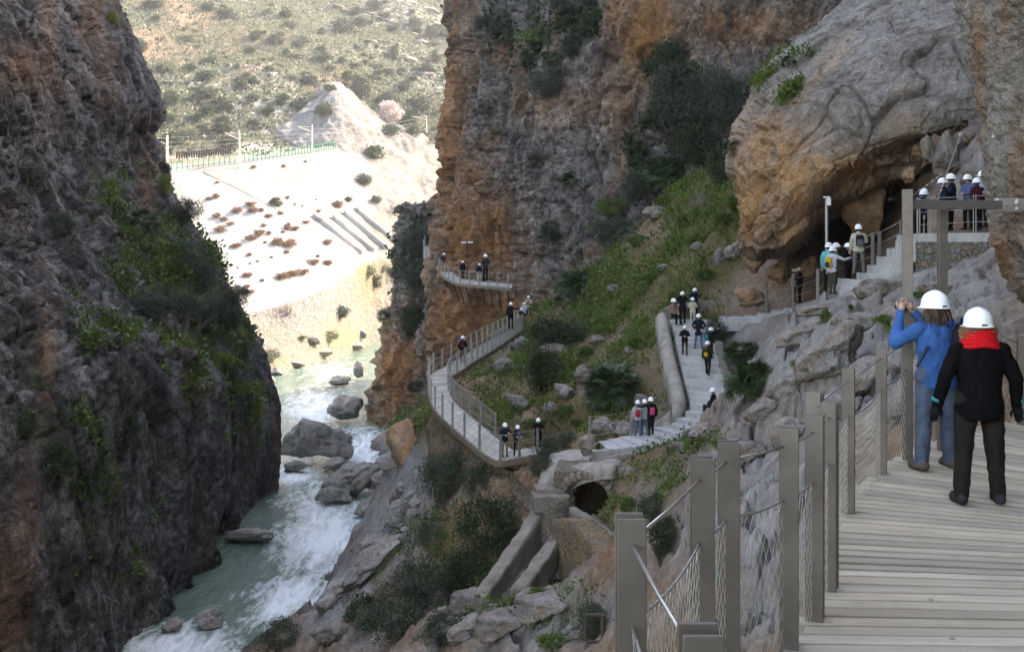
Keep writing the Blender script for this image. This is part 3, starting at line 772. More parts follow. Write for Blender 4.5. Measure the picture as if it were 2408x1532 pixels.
def t_far(W, x, y, d):
    n = fbm(W * .08, 3)
    yl = np.interp(x, [500, 600, 700, 785, 855, 930], [745, 731, 704, 664, 614, 600])
    mas_ = sstep(-3, 8, y - yl)
    mas_ = np.maximum(mas_, .5 * blobs(x, y, [(700, 430, 60, 40, 1), (780, 400, 60, 50, 1)]))
    er = np.maximum(sstep(845, 885, x + 25 * n), .55 * blobs(x, y, [(640, 850, 60, 30, 1), (800, 800, 60, 40, 1.2)]))
    er = np.maximum(er, .35 * sstep(.1, .5, n) * sstep(640, 720, x - .5 * (y - 450)))
    er = np.maximum(er, .6 * sstep(-8, 40, x - (440 + (y - 402) * 2.18) + 30 * n) * sstep(8, -3, y - yl))
    gr = blobs(x, y, [(800, 790, 60, 40, .8), (870, 640, 40, 80, .8), (660, 850, 40, 20, .6)]) + .25 * sstep(.1, .4, n)
    return np.stack([mas_, er, gr], -1)
make_rock('embankment', [row(r) for r in far], 260, 300, M['far_bank'], d_far, t_far, midv=.5, midu=.5)

# ---------------------------------------------------------------- hill beyond the railway
hillc = [
    [(150, 425, 228), (290, 421, 233), (350, 397, 258), (420, 390, 262), (570, 373, 271), (705, 355, 287), (825, 342, 311), (930, 346, 326), (1020, 351, 339), (1150, 341, 346), (1400, 330, 350)],
    [(140, 400, 236), (280, 402, 242), (340, 385, 264), (410, 379, 270), (560, 362, 280), (700, 345, 296), (822, 335, 320), (930, 335, 333), (1020, 330, 346), (1150, 320, 352), (1400, 310, 356)],
    [(100, 330, 255), (240, 330, 262), (330, 330, 278), (410, 330, 284), (560, 318, 296), (680, 318, 306), (815, 320, 330), (940, 300, 345), (1025, 295, 358), (1160, 290, 365), (1410, 280, 370)],
    [(60, 250, 275), (200, 240, 285), (310, 255, 302), (410, 250, 312), (560, 240, 325), (680, 238, 335), (810, 225, 352), (950, 230, 368), (1035, 220, 382), (1180, 210, 390), (1430, 200, 395)],
    [(0, 140, 310), (170, 130, 322), (290, 150, 340), (410, 140, 355), (560, 130, 370), (690, 130, 382), (820, 130, 396), (960, 130, 412), (1050, 120, 428), (1200, 110, 438), (1460, 100, 445)],
    [(-60, 0, 360), (120, 0, 375), (270, 10, 395), (410, 0, 415), (570, 0, 430), (710, 0, 445), (850, 5, 462), (980, 10, 480), (1070, 5, 498), (1230, 0, 508), (1500, -10, 515)],
    [(-150, -150, 430), (60, -150, 450), (240, -140, 475), (410, -150, 500), (580, -150, 520), (740, -150, 540), (890, -140, 560), (1010, -130, 580), (1110, -140, 600), (1280, -150, 610), (1560, -160, 620)],
    [(-300, -250, 600), (0, -250, 620), (200, -250, 640), (400, -250, 680), (600, -250, 700), (780, -250, 720), (940, -240, 750), (1060, -240, 780), (1180, -240, 800), (1380, -250, 810), (1700, -260, 820)],
    [(-500, -180, 1000), (-100, -180, 1050), (150, -180, 1080), (400, -180, 1120), (650, -180, 1150), (850, -180, 1180), (1000, -180, 1200), (1150, -180, 1230), (1300, -180, 1250), (1550, -180, 1260), (1900, -180, 1280)],
]
b = NB('hillside'); p = b.pos()
at = b.n('Attribute', attribute_name='tint'); sep = b.n('SeparateColor'); b.put(sep.inputs[0], at.outputs['Color'])
n1 = b.noise(p, .045, 6, .65, .5); n2 = b.noise(p, .35, 7, .75); n3 = b.noise(p, 1.6, 5, .75)
grs = b.ramp(b.math('MULTIPLY_ADD', n2, .6, b.math('MULTIPLY', n1, .4)), [(.32, (.036, .045, .032)), (.44, (.062, .066, .047)), (.54, (.095, .09, .066)), (.66, (.142, .124, .10))])
grs = b.mix(b.ramp(n3, [(.40, 0), (.56, .8)]), grs, (.05, .06, .034))
rk = b.ramp(n2, [(.3, (.17, .165, .16)), (.65, (.33, .32, .31))])
col = b.mix(b.math('MULTIPLY', sep.outputs[0], b.ramp(n2, [(.48, .0), (.6, .9)])), grs, rk)
col = b.mix(b.math('MULTIPLY', sep.outputs[1], b.ramp(n1, [(.4, 0), (.6, 1)])), col, (.34, .20, .135))
col = b.mix(sep.outputs[2], col, (.62, .55, .48))
M['hill'] = b.bsdf(col, .95, 0, b.bump(b.math('MULTIPLY_ADD', n2, .6, b.math('MULTIPLY', n3, .4)), 1.0, 1.1), .1)
def d_hill(p):
    x, y = pix(p)
    k = sstep(345, 290, y)
    rkz = sstep(-.0, .35, fbm(p * .02 + 4, 2) + .8 * blobs(x, y, [(960, 60, 130, 110, 1), (880, 60, 100, 60, .8), (1000, 200, 60, 60, .8)]) - .3)
    return k * (5.0 * fbm(p * .012, 3) + .8 * fbm(p * .09, 4)) + k * rkz * 1.6 * (ridged(p * np.array([.06, .06, .2]), 3) * .7)
def t_hill(W, x, y, d):
    n = fbm(W * .02 + 4, 2)
    rk_ = sstep(-.1, .4, n + .8 * blobs(x, y, [(960, 60, 130, 110, 1), (880, 60, 100, 60, .8), (1000, 200, 60, 60, .8), (880, 100, 60, 40, .5)]) - .25)
    red = blobs(x, y, [(420, 30, 90, 40, .8), (330, 110, 80, 60, .6), (500, 140, 150, 60, .4), (780, 200, 60, 40, .6)])
    pale = blobs(x, y, [(700, 352, 80, 12, .9), (620, 352, 60, 16, .9), (500, 372, 120, 12, .9), (420, 385, 100, 10, .9)])
    return np.stack([rk_, red, pale], -1)
make_rock('hill', [row(r) for r in hillc], 340, 320, M['hill'], d_hill, t_hill, midv=.45, midu=.45)
# bare rock cutting beside the track
cut = [
    [(600, 385, 300), (648, 380, 297), (700, 382, 294), (788, 382, 292), (850, 378, 300), (905, 372, 312), (985, 360, 334), (1020, 360, 350)],
    [(600, 352, 302), (648, 345, 299), (700, 347, 296), (788, 348, 294), (850, 345, 302), (905, 340, 314), (985, 328, 336), (1020, 328, 352)],
    [(615, 322, 310), (648, 308, 306), (705, 305, 303), (790, 300, 299), (850, 308, 306), (900, 316, 320), (975, 322, 342), (1010, 322, 354)],
    [(632, 292, 322), (655, 278, 315), (710, 268, 312), (792, 252, 306), (838, 262, 314), (880, 285, 328), (960, 312, 348), (1000, 315, 360)],
    [(640, 272, 338), (662, 256, 330), (712, 244, 326), (786, 214, 320), (822, 230, 326), (858, 256, 338), (935, 300, 356), (990, 308, 368)],
    [(645, 262, 352), (668, 246, 348), (718, 234, 348), (780, 196, 350), (806, 206, 350), (842, 236, 356), (912, 288, 372), (985, 302, 385)],
    [(645, 275, 372), (668, 262, 372), (718, 250, 375), (780, 214, 380), (806, 222, 382), (842, 250, 386), (912, 296, 398), (985, 312, 405)],
]
def t_cut(W, x, y, d):
    return np.stack([.05 + .2 * fbm(W * .1, 2), 0 * x + .05, sstep(330, 345, W[:, 1]) * .7], -1)
make_rock('rock_cutting', [row(r) for r in cut], 130, 200, M['rock_far'], lambda p: 1.6 * fbm(p * .09, 3) + .9 * ridged(p * np.array([.25, .25, .1]), 3) * .6, t_cut)
# ---------------------------------------------------------------- materials of built things
def wood_mat(name, c1, c2, edge):
    b = NB(name)
    oi = b.n('ObjectInfo')
    p = b.n('Mapping', {'Vector': b.n('TexCoord').outputs['Object'], 'Scale': (1.0, 14, 14)}).outputs[0]
    off = b.n('VectorMath', {0: p, 1: b.n('CombineXYZ', {0: b.math('MULTIPLY', oi.outputs['Random'], 40), 1: b.math('MULTIPLY', oi.outputs['Random'], 90)}).outputs[0]}, operation='ADD').outputs[0]
    g1 = b.noise(off, 1.6, 6, .65, .6)
    g2 = b.noise(b.pos(), .8, 4, .6)
    c = b.mix(b.ramp(g1, [(.3, 0), (.7, 1)]), c1, c2)
    c = b.mix(b.math('MULTIPLY', b.ramp(oi.outputs['Random'], [(0, 0), (1, 1)]), .45), c, edge)
    rr_ = b.n('TexWhiteNoise', {'W': oi.outputs['Random']}, noise_dimensions='1D').outputs['Value']
    c = b.mix(1.0, c, b.ramp(rr_, [(0, .68), (1, 1.08)]), 'MULTIPLY')
    c = b.mix(b.ramp(g2, [(.45, 0), (.7, .35)]), c, tuple(q * .6 for q in c1))
    kn = b.n('TexVoronoi', {'Vector': b.n('VectorMath', {0: b.n('TexCoord').outputs['Object'], 1: b.n('CombineXYZ', {0: b.math('MULTIPLY', oi.outputs['Random'], 31)}).outputs[0]}, operation='ADD').outputs[0], 'Scale': 2.2}).outputs['Distance']
    c = b.mix(b.ramp(kn, [(.03, .85), (.055, 0)]), c, tuple(q * .35 for q in c1))
    return b.bsdf(c, .75, 0, b.bump(g1, .5, .004), .25)
M['plank'] = wood_mat('weathered_plank', (.35, .285, .215), (.53, .455, .37), (.46, .35, .225))
M['plank_far'] = wood_mat('boardwalk_plank', (.36, .33, .29), (.50, .47, .42), (.47, .41, .32))
b = NB('brushed_steel'); p = b.pos(obj=True)
ns = b.noise(b.n('Mapping', {'Vector': p, 'Scale': (60, 60, 2.0)}).outputs[0], 1.0, 4, .6)
nb = b.noise(b.pos(), 3.0, 5, .65)
c = b.mix(b.ramp(nb, [(.35, 0), (.7, 1)]), (.115, .097, .085), (.175, .153, .137))
M['steel'] = b.bsdf(c, b.math('MULTIPLY_ADD', ns, .18, .42), .55, b.bump(ns, .15, .002), .4)
M['cable'] = flat_mat('steel_cable', (.42, .40, .385), .35, .8, .15, 30)
M['wire'] = flat_mat('net_wire', (.50, .48, .46), .4, .7, .1, 30)
M['galv'] = flat_mat('galvanised_steel', (.32, .30, .28), .5, .5, .15, 5)
M['dark_metal'] = flat_mat('rusty_metal', (.06, .045, .035), .7, .3, .3, 6)
M['timber_dark'] = flat_mat('dark_beam', (.16, .12, .085), .8, 0, .25, 4)
def masonry_mat(name, base, joint, scale, orange=None):
    b = NB(name); p = b.pos()
    vo = b.n('TexVoronoi', {'Vector': p, 'Scale': scale, 'Randomness': 1.0}, feature='DISTANCE_TO_EDGE').outputs[0]
    vc = b.n('TexVoronoi', {'Vector': p, 'Scale': scale}).outputs['Color']
    n2 = b.noise(p, 6, 5, .7); n1 = b.noise(p, .8, 4, .6)
    st = b.mix(b.ramp(n2, [(.3, 0), (.7, 1)]), tuple(q * .6 for q in base), tuple(min(1, q * 1.35) for q in base))
    st = b.mix(.35, st, b.mix(1.0, st, vc, 'MULTIPLY'))
    if orange: st = b.mix(b.ramp(n1, [(.4, 0), (.6, .85)]), st, orange)
    c = b.mix(b.ramp(vo, [(.02, 0), (.12, 1)]), joint, st)
    return b.bsdf(c, .95, 0, b.bump(b.math('MULTIPLY_ADD', b.ramp(vo, [(0, 0), (.15, 1)]), .8, b.math('MULTIPLY', n2, .5)), .9, .07), .15)
M['rubble'] = masonry_mat('rubble_masonry', (.22, .175, .13), (.12, .09, .062), 5.5, (.30, .18, .085))
M['old_wall'] = masonry_mat('old_plastered_wall', (.22, .185, .145), (.16, .13, .10), 5.5)
def conc_mat(name, c1, c2, sc=1.2):
    b = NB(name); p = b.pos()
    n1 = b.noise(p, sc, 6, .65); n2 = b.noise(p, 14, 5, .7)
    pv = b.noise(b.pos((1, 1, .2)), 1.6, 4, .6)
    c = b.ramp(n1, [(.3, c1), (.7, c2)])
    c = b.mix(b.ramp(pv, [(.52, 0), (.72, .5)]), c, tuple(q * .45 for q in c1))
    c = b.mix(.5, c, b.ramp(n2, [(.3, .5), (.7, 1.1)]), 'MULTIPLY')
    return b.bsdf(c, .92, 0, b.bump(b.math('MULTIPLY_ADD', n2, .6, n1), .6, .04), .15)
M['concrete'] = conc_mat('path_concrete', (.36, .35, .335), (.50, .485, .465))
M['old_conc'] = conc_mat('old_concrete', (.13, .108, .088), (.27, .23, .19))
M['parapet'] = conc_mat('parapet_concrete', (.23, .195, .155), (.40, .36, .31), 2.0)

def v2(a): return np.array([tuple(q) for q in a], dtype=float)
def resample(pts, n):
    A_ = v2(pts); c = np.concatenate([[0], np.cumsum(np.linalg.norm(np.diff(A_, axis=0), axis=1))])
    t = np.linspace(0, c[-1], n)
    return np.stack([np.interp(t, c, A_[:, k]) for k in range(A_.shape[1])], -1)
def smooth_line(pts, n):
    A_ = v2(pts)
    return resample(crmat(len(A_), np.linspace(0, len(A_) - 1, 30 * len(A_))) @ A_, n)

# ---------------------------------------------------------------- near boardwalk: one mesh per plank
prs = [((.30, 1.2), (5.6, 1.2), -2.05), ((.30, 3.7), (5.6, 3.7), -2.05), ((1.40, 5.65), (5.6, 5.55), -2.05), ((1.93, 6.9), (5.6, 6.55), -2.05), ((2.30, 7.97), (5.6, 7.25), -2.05), ((2.60, 8.87), (5.6, 7.65), -2.05), ((2.88, 9.42), (5.65, 7.9), -2.05), ((3.33, 10.1), (5.75, 8.2), -2.03), ((3.88, 10.95), (5.95, 8.55), -1.98), ((4.6, 11.75), (6.2, 8.95), -1.92), ((5.4, 12.2), (6.8, 9.3), -1.86), ((6.6, 12.6), (7.8, 9.5), -1.8), ((8.2, 12.8), (9.0, 9.6), -1.8)]
Lp = np.array([(a[0], a[1], z) for a, c_, z in prs]); Rp = np.array([(c_[0], c_[1], z) for a, c_, z in prs])
seg = np.linalg.norm(np.diff((Lp * .75 + Rp * .25), axis=0), axis=1); cl = np.concatenate([[0], np.cumsum(seg)])
NPL = int(cl[-1] / .152)
tt = np.interp(np.linspace(0, cl[-1], NPL + 1), cl, np.arange(len(prs)))
Wm = lambda A_, t: np.stack([np.interp(t, np.arange(len(A_)), A_[:, k]) for k in range(3)], -1)
deck = tag(empty('boardwalk', (2.5, 5, -2.05)), 'pale plank boardwalk in the right foreground where two people stand', 'boardwalk')
rng = random.Random(4)
deckV, deckQ = [], []
for i in range(NPL):
    t0, t1 = tt[i], tt[i + 1]
    wide = 6.9 < Wm(Lp, np.array([t0]))[0][1] < 10.0 or Wm(Lp, np.array([t0]))[0][1] > 11.6
    gp_ = .19 if wide else .10
    a0, a1 = t0 + (t1 - t0) * gp_, t1 - (t1 - t0) * gp_
    q = [Wm(Lp, np.array([a0]))[0], Wm(Rp, np.array([a0]))[0], Wm(Rp, np.array([a1]))[0], Wm(Lp, np.array([a1]))[0]]
    ctr = sum(q) / 4
    dx = q[1] - q[0]; yaw = math.atan2(dx[1], dx[0])
    ov = rng.uniform(-.05, .05)
    q[0] = q[0] + dx / np.linalg.norm(dx) * ov; q[3] = q[3] + dx / np.linalg.norm(dx) * ov
    dz = rng.uniform(-.004, .004)
    Rz = Matrix.Rotation(-yaw, 3, 'Z')
    loc = [Rz @ Vector(p_ - ctr) for p_ in q]
    th = .055; bv = .006
    cxy = sum(loc, Vector()) / 4
    ins = []
    for v in loc:
        s_ = Vector((math.copysign(bv, cxy.x - v.x), math.copysign(bv, cxy.y - v.y), 0)); ins.append(v + s_)
    mb = MB()
    vs = [v + Vector((0, 0, -th)) for v in loc] + [v + Vector((0, 0, -bv)) for v in loc] + ins
    fs = [(3, 2, 1, 0)] + [(k, (k + 1) % 4, 4 + (k + 1) % 4, 4 + k) for k in range(4)] + [(4 + k, 4 + (k + 1) % 4, 8 + (k + 1) % 4, 8 + k) for k in range(4)] + [(8, 9, 10, 11)]
    mb.add(vs, fs)
    o = mb.build('plank', M['plank'], deck)
    o.location = Vector(ctr) - deck.location + Vector((0, 0, dz)); o.rotation_euler = (0, 0, yaw)
    deckV += [tuple(p_) for p_ in q]; deckQ.append([4 * i, 4 * i + 1, 4 * i + 2, 4 * i + 3])
SURF['deck'] = BVHTree.FromPolygons(deckV, deckQ)
mb = MB()
for k in (.04, .35, .7):
    pts = [Lp[i] * (1 - k) + Rp[i] * k - np.array([0, 0, .15]) for i in range(len(prs))]
    for a_, b_ in zip(pts[:-1], pts[1:]):
        a_, b_ = Vector(a_), Vector(b_); d_ = b_ - a_
        mb.box((a_ + b_) / 2, (d_.length, .08, .17), Matrix.Rotation(math.atan2(d_.y, d_.x), 3, 'Z'))
mb.build('joist', M['galv'], deck, loc=-deck.location)

# ---------------------------------------------------------------- railings
plate_cache = {}
def plate_mesh(wd, th, h, m):
    k = (wd, th, round(h, 3), m)
    if k not in plate_cache:
        mb = MB(); mb.box((0, 0, h / 2), (wd, th, h), bev=.003 if wd > .085 else 0)
        plate_cache[k] = mb.mesh('plate', M[m])
    return plate_cache[k]
def net_mesh(a, b, zt0, zt1, zb0, zb1, sag, sx, sz, r, nside=3):
    """zigzag wire netting between two posts; a, b floor points"""
    mb = MB(); L = (b - a).length
    n = max(2, int(L / sx))
    for k in range(n + 1):
        t = k / n
        if t <= 0 or t >= 1: continue
        top_ = (zt0 * (1 - t) + zt1 * t) - sag * 4 * t * (1 - t); bot = zb0 * (1 - t) + zb1 * t
        m = max(3, int((top_ - bot) / sz))
        pts = []
        for j in range(m + 1):
            tz = t + ((.5 if (j + k) % 2 else -.5) * .96 / n)
            tz = min(1, max(0, tz)); q = a.lerp(b, tz)
            pts.append(Vector((q.x, q.y, bot + (top_ - bot) * j / m)))
        mb.tube(pts, r, nside, caps=False)
    return mb
def railing(name, label, pts, h, plate=(.10, .012), gap=.09, cable_r=.0065, net=None, mats=('steel', 'cable', 'wire'), cables=(.09,), group=None, double=True, yaw0=None, under=.16, top_cables=True, skip=()):
    """pts: floor points of the posts"""
    pts = [Vector(p_) for p_ in pts]
    t = tag(empty(name, pts[0]), label, 'railing', group)
    o0 = pts[0]
    for i, p_ in enumerate(pts):
        d_ = (pts[min(i + 1, len(pts) - 1)] - pts[max(i - 1, 0)]); yaw = math.atan2(d_.y, d_.x) - math.pi / 2
        if yaw0 and i in yaw0: yaw = yaw0[i]
        po = empty('post', p_ - o0, yaw); po.parent = t
        hh = h[i] if isinstance(h, (list, tuple)) else h
        for s_ in ((-.5, .5) if double else (0,)):
            pl = add_obj('plate', plate_mesh(plate[0], plate[1], hh + under, mats[0]), po, (0, s_ * gap, -under))
    mb = MB()
    for cz in cables:
        for i in range(len(pts) - 1):
            if i in skip: continue
            ha = h[i] if isinstance(h, (list, tuple)) else h; hb = h[i + 1] if isinstance(h, (list, tuple)) else h
            ha, hb = min(ha, 1.25), min(hb, 1.25)
            a_ = pts[i] - o0 + Vector((0, 0, ha - cz)); b_ = pts[i + 1] - o0 + Vector((0, 0, hb - cz))
            mb.tube([a_, a_.lerp(b_, .5) - Vector((0, 0, .01)), b_], cable_r, 6)
    if cables: mb.build('cable', M[mats[1]], t, True)
    if net:
        sx, sz, r, drop_, sag, bot = net
        for i in range(len(pts) - 1):
            if i in skip: continue
            a_, b_ = pts[i] - o0, pts[i + 1] - o0
            ha = min(h[i] if isinstance(h, (list, tuple)) else h, 1.25); hb = min(h[i + 1] if isinstance(h, (list, tuple)) else h, 1.25)
            L = (b_ - a_).length
            sg = sag * min(1.5, L)
            za, zb = a_.z + ha - drop_, b_.z + hb - drop_
            m2 = net_mesh(a_, b_, za, zb, a_.z + bot, b_.z + bot, sg, sx, sz, r)
            m2.build('net', M[mats[2]], t, True)
            m3 = MB(); cp = []
            for k in range(9):
                u = k / 8; q = a_.lerp(b_, u); cp.append(Vector((q.x, q.y, za * (1 - u) + zb * u - sg * 4 * u * (1 - u))))
            m3.tube(cp, cable_r * .9, 6)
            if sx < .08:      # lashing loops of the near net
                for k in range(1, int(L / .09)):
                    u = k * .09 / L; q = a_.lerp(b_, u); c_ = Vector((q.x, q.y, za * (1 - u) + zb * u - sg * 4 * u * (1 - u)))
                    m3.tube([c_ + Vector((0, -.012, .011)), c_ + Vector((0, .0, .013)), c_ + Vector((0, .012, -.012)), c_ + Vector((0, 0, -.03))], .0028, 4)
            m3.build('net_cable', M[mats[1]], t, True)
    return t
def dz(X, Y):
    z = drop(X, Y, ['deck']); return z if z is not None else -2.05
nposts = [(.44, 1.45), (.455, 2.65), (.41, 3.8), (.85, 4.9), (1.05, 5.32), (1.45, 5.75), (1.71, 6.2), (1.95, 6.75), (2.0, 7.25), (2.68, 8.75), (3.43, 10.2), (3.86, 10.72)]
npts = [Vector((X, Y, dz(X + .35, Y - .1))) for X, Y in nposts]
hs = [1.15] * 11 + [2.62]
railing('railing', 'steel plate railing with cables and wire net along the foreground boardwalk', npts, hs, net=(.03, .058, .0017, .36, .05, -.1), yaw0={0: 0, 1: 0, 2: 0, 3: -.05, 4: -.1, 5: -.25, 6: -.35, 7: -.45, 8: -.5, 9: -.35, 10: -.35, 11: -.3})
fpts = [Vector((X, Y, dz(X, Y - .5))) for X, Y in [(4.55, 11.62), (5.28, 11.98), (5.62, 12.1), (6.6, 12.4)]]
railing('railing', 'short steel railing with netting behind the two people, beside the rock wall', fpts, 1.15, net=(.03, .058, .0017, .30, .05, -.1), yaw0={1: -.3, 2: -.3})
# tall frame fixed to the rock wall
fr = tag(empty('support_frame', (3.86, 10.72, -2.05)), 'tall steel frame bracketed to the rock wall behind the blue jacket', 'frame')
o0 = fr.location.copy()
def frame_part(name, fn, m):
    mb = MB(); fn(mb); return mb.build(name, M[m], fr, loc=-o0)
frame_part('upright', lambda mb: mb.box((4.33, 11.05, -.78), (.085, .075, 2.48), bev=.004), 'steel')
frame_part('crossbeam', lambda mb: mb.box((4.38, 10.86, .50), (.98, .075, .085), Matrix.Rotation(.14, 3, 'Z'), bev=.004), 'steel')
def _br(mb):
    mb.box((4.94, 10.94, .50), (.24, .03, .14), Matrix.Rotation(.14, 3, 'Z'), bev=.01)
    mb.box((4.94, 10.99, .50), (.24, .03, .14), Matrix.Rotation(.14, 3, 'Z'), bev=.01)
    mb.tube([(4.86, 10.90, .50), (4.86, 11.0, .50)], .055, 12)
    mb.box((5.08, 10.98, .50), (.16, .12, .13), Matrix.Rotation(.14, 3, 'Z'), bev=.02)
frame_part('bracket', _br, 'galv')
for X_, Z_ in ((3.86, .5), (3.86, .44), (5.0, .5), (4.9, .5)):
    frame_part('bolt', lambda mb: mb.tube([(X_, 10.655 + (X_ - 3.86) * .18, Z_), (X_, 10.70 + (X_ - 3.86) * .18, Z_)], .014, 8), 'cable')
def _cab(a, b_, n):
    def fn(mb):
        a_, c_ = Vector(a), Vector(b_)
        for s_ in (0,): mb.tube([a_ + Vector((s_, 0, s_)), c_ + Vector((s_, 0, s_))], .003, 5)
        for k in n:
            q = a_.lerp(c_, k); mb.box(q, (.022, .022, .018), Matrix.Rotation(-.6, 3, 'Y'), bev=.006)
        mb.ell(c_, (.025, .025, .025), 10, 6)
    return fn
frame_part('stay_cable', _cab((3.88, 10.72, .56), (4.98, 11.35, 1.22), (.12, .2, .26, .32, .36)), 'galv')
frame_part('stay_cable', _cab((4.30, 11.1, .55), (4.78, 11.7, 1.28), (.15, .25, .32)), 'galv')

# ---------------------------------------------------------------- walls: swept, weathered
def wall_strip(name, pts, hw, bottoms, mat, parent=None, rough=.04, res=.28, cap='flat', tint=None, surf=None):
    """pts: centre line of the top; hw: half width; bottoms: z of the foot at each point (or drop as negative number list)"""
    A_ = v2(pts); L = np.linalg.norm(np.diff(A_, axis=0), axis=1).sum(); n = max(4, int(L / res))
    C_ = resample(pts, n); B_ = np.interp(np.linspace(0, 1, n), np.linspace(0, 1, len(bottoms)), np.asarray(bottoms, float)) if np.ndim(bottoms) else np.full(n, float(bottoms))
    T_ = np.gradient(C_[:, :2], axis=0); T_ /= np.linalg.norm(T_, axis=1)[:, None] + 1e-9
    Nn = np.stack([-T_[:, 1], T_[:, 0]], -1)
    H = (C_[:, 2] - B_).max(); nh = max(3, int(H / res)); nw_ = 5
    prof = [(-1, k / nh) for k in range(nh)]
    for k in range(nw_ + 1):
        u = -1 + 2 * k / nw_
        up = 1.0 if cap == 'flat' else 1.0
        prof.append((u, ('t', (1 - u * u) * (.18 if cap == 'round' else .0))))
    prof += [(1, 1 - k / nh) for k in range(1, nh + 1)]
    V = np.zeros((n + 2, len(prof), 3))
    for j, (u, v) in enumerate(prof):
        if isinstance(v, tuple): z = C_[:, 2] + v[1] - (.12 if cap == 'round' else 0) * (abs(u) == 1)
        else: z = B_ + (C_[:, 2] - B_) * v
        V[1:-1, j, :2] = C_[:, :2] + Nn * hw * u; V[1:-1, j, 2] = z
    for e, s_ in ((0, 1), (n + 1, n)):
        V[e] = V[s_]; V[e, :, :2] = C_[s_ - 1, :2]
    p_ = V.reshape(-1, 3)
    p_ = p_ + rough * np.stack([fbm(p_ * 1.7, 3), fbm(p_ * 1.7 + 20, 3), .7 * fbm(p_ * 1.7 + 40, 3)], -1)
    Q_ = grid_faces(n + 2, len(prof))
    me = np_mesh(name, p_, Q_, [mat], smooth=False)
    set_tint(me, np.zeros((len(p_), 3)))
    o = add_obj(name, me, parent)
    if surf: surface(surf, p_, Q_)
    return o

def boardwalk(name, label, outer, inner, n, plank_th=.06, mat='plank_far', edge=True, surf=None):
    o_ = smooth_line(outer, n + 1); i_ = smooth_line(inner, n + 1)
    t = tag(empty(name, o_[n // 2]), label, 'boardwalk'); base = o_[n // 2]
    cache = mb0 = None
    for k in range(n):
        a_, b_, c_, d_ = o_[k], o_[k + 1], i_[k + 1], i_[k]
        f_ = .06
        q = [a_ + (b_ - a_) * f_, b_ - (b_ - a_) * f_, c_ + (d_ - c_) * f_, d_ - (d_ - c_) * f_]
        ctr = sum(q) / 4; dx = (q[2] + q[3]) / 2 - (q[0] + q[1]) / 2; yaw = math.atan2(dx[1], dx[0]); Rz = Matrix.Rotation(-yaw, 3, 'Z')
        zc = ctr[2]
        loc = [Rz @ Vector(v - ctr) for v in q]
        mb = MB(); mb.add([v for v in loc] + [v - Vector((0, 0, plank_th)) for v in loc], [(0, 1, 2, 3), (7, 6, 5, 4), (0, 4, 5, 1), (1, 5, 6, 2), (2, 6, 7, 3), (3, 7, 4, 0)])
        p_ = mb.build('plank', M[mat], t); p_.location = Vector(ctr - base) + Vector((0, 0, rng.uniform(-.01, .01))); p_.rotation_euler = (0, 0, yaw)
    for line in (o_, i_):
        mb = MB()
        for a_, b_ in zip(line[:-1:2], line[2::2]):
            a2, b2_ = Vector(a_ - base), Vector(b_ - base); d_ = b2_ - a2
            M3 = Matrix.Rotation(math.atan2(d_.y, d_.x), 3, 'Z') @ Matrix.Rotation(-math.asin(d_.z / d_.length), 3, 'Y')
            mb.box((a2 + b2_) / 2 - Vector((0, 0, .20)), (d_.length * 1.02, .1, .24), M3)
        mb.build('edge_beam', M['timber_dark'], t)
    V_ = np.concatenate([o_, i_]); Q_ = np.array([[k, k + 1, n + 2 + k, n + 1 + k] for k in range(n)])
    if surf: surface(surf, V_, Q_)
    return t, o_, i_
c7 = lambda x, y, d: P((1400 + x / 1.802) / 1.4377, (750 + y / 1.802) / 1.4377, d)
c6 = lambda x, y, d: P((1400 + x / 3.648) / 1.4377, (780 + y / 3.648) / 1.4377, d)
# lower walkway round the bend
lo_out = [c7(525, 1452, 51.2), c7(440, 1415, 51.9), c7(320, 1318, 53.5), c7(205, 1218, 55.8), c7(130, 1140, 58), c7(95, 1060, 60.5), c7(88, 985, 63), c7(110, 925, 65.5), c7(175, 888, 67.5), c7(260, 838, 70), c7(400, 755, 76), c7(560, 672, 84), c7(640, 620, 90)]
lo_in = [c7(610, 1395, 53.2), c7(500, 1310, 54.2), c7(380, 1212, 56), c7(300, 1145, 58), c7(240, 1088, 60), c7(212, 1030, 62.3), c7(205, 975, 64.3), c7(228, 938, 66.2), c7(300, 890, 68.2), c7(365, 845, 70.6), c7(480, 775, 76.4), c7(600, 695, 84.3), c7(668, 640, 90.3)]
t_, lo_o, lo_i = boardwalk('boardwalk', 'curved plank boardwalk bending round above the river, below the cliff', lo_out, lo_in, 230, surf='lower_deck')
# platform at its near end
pl_out = [c7(525, 1452, 51.2), c7(750, 1408, 52.0)]
pl_in = [c7(612, 1394, 53.3), c7(800, 1350, 53.8)]
boardwalk('boardwalk', 'short plank landing where two people lean on the rail above the river', pl_out, pl_in, 26, surf='landing')
up_out = [c6(240, 128, 128), c6(150, 180, 127), c6(118, 230, 125), c6(125, 320, 122), c6(205, 368, 119.5), c6(295, 465, 116), c6(360, 545, 112.5), c6(455, 602, 109), c6(560, 640, 106.5), c6(700, 655, 104.5), c6(840, 668, 102.5), c6(970, 677, 100.5), c6(1120, 690, 98.5), c6(1205, 697, 97.5)]
up_in = [c6(262, 128, 129.5), c6(250, 160, 128), c6(255, 210, 126), c6(270, 290, 123), c6(320, 335, 120.7), c6(385, 415, 117.5), c6(440, 490, 114.2), c6(520, 550, 110.8), c6(610, 592, 108.3), c6(730, 612, 106.3), c6(860, 628, 104.3), c6(985, 638, 102.3), c6(1130, 650, 100.3), c6(1215, 658, 99.2)]
t_, up_o, up_i = boardwalk('boardwalk', 'narrow plank boardwalk pinned high on the orange cliff face', up_out, up_in, 260, surf='upper_deck')
mb = MB(); bz = Vector(up_o[130])
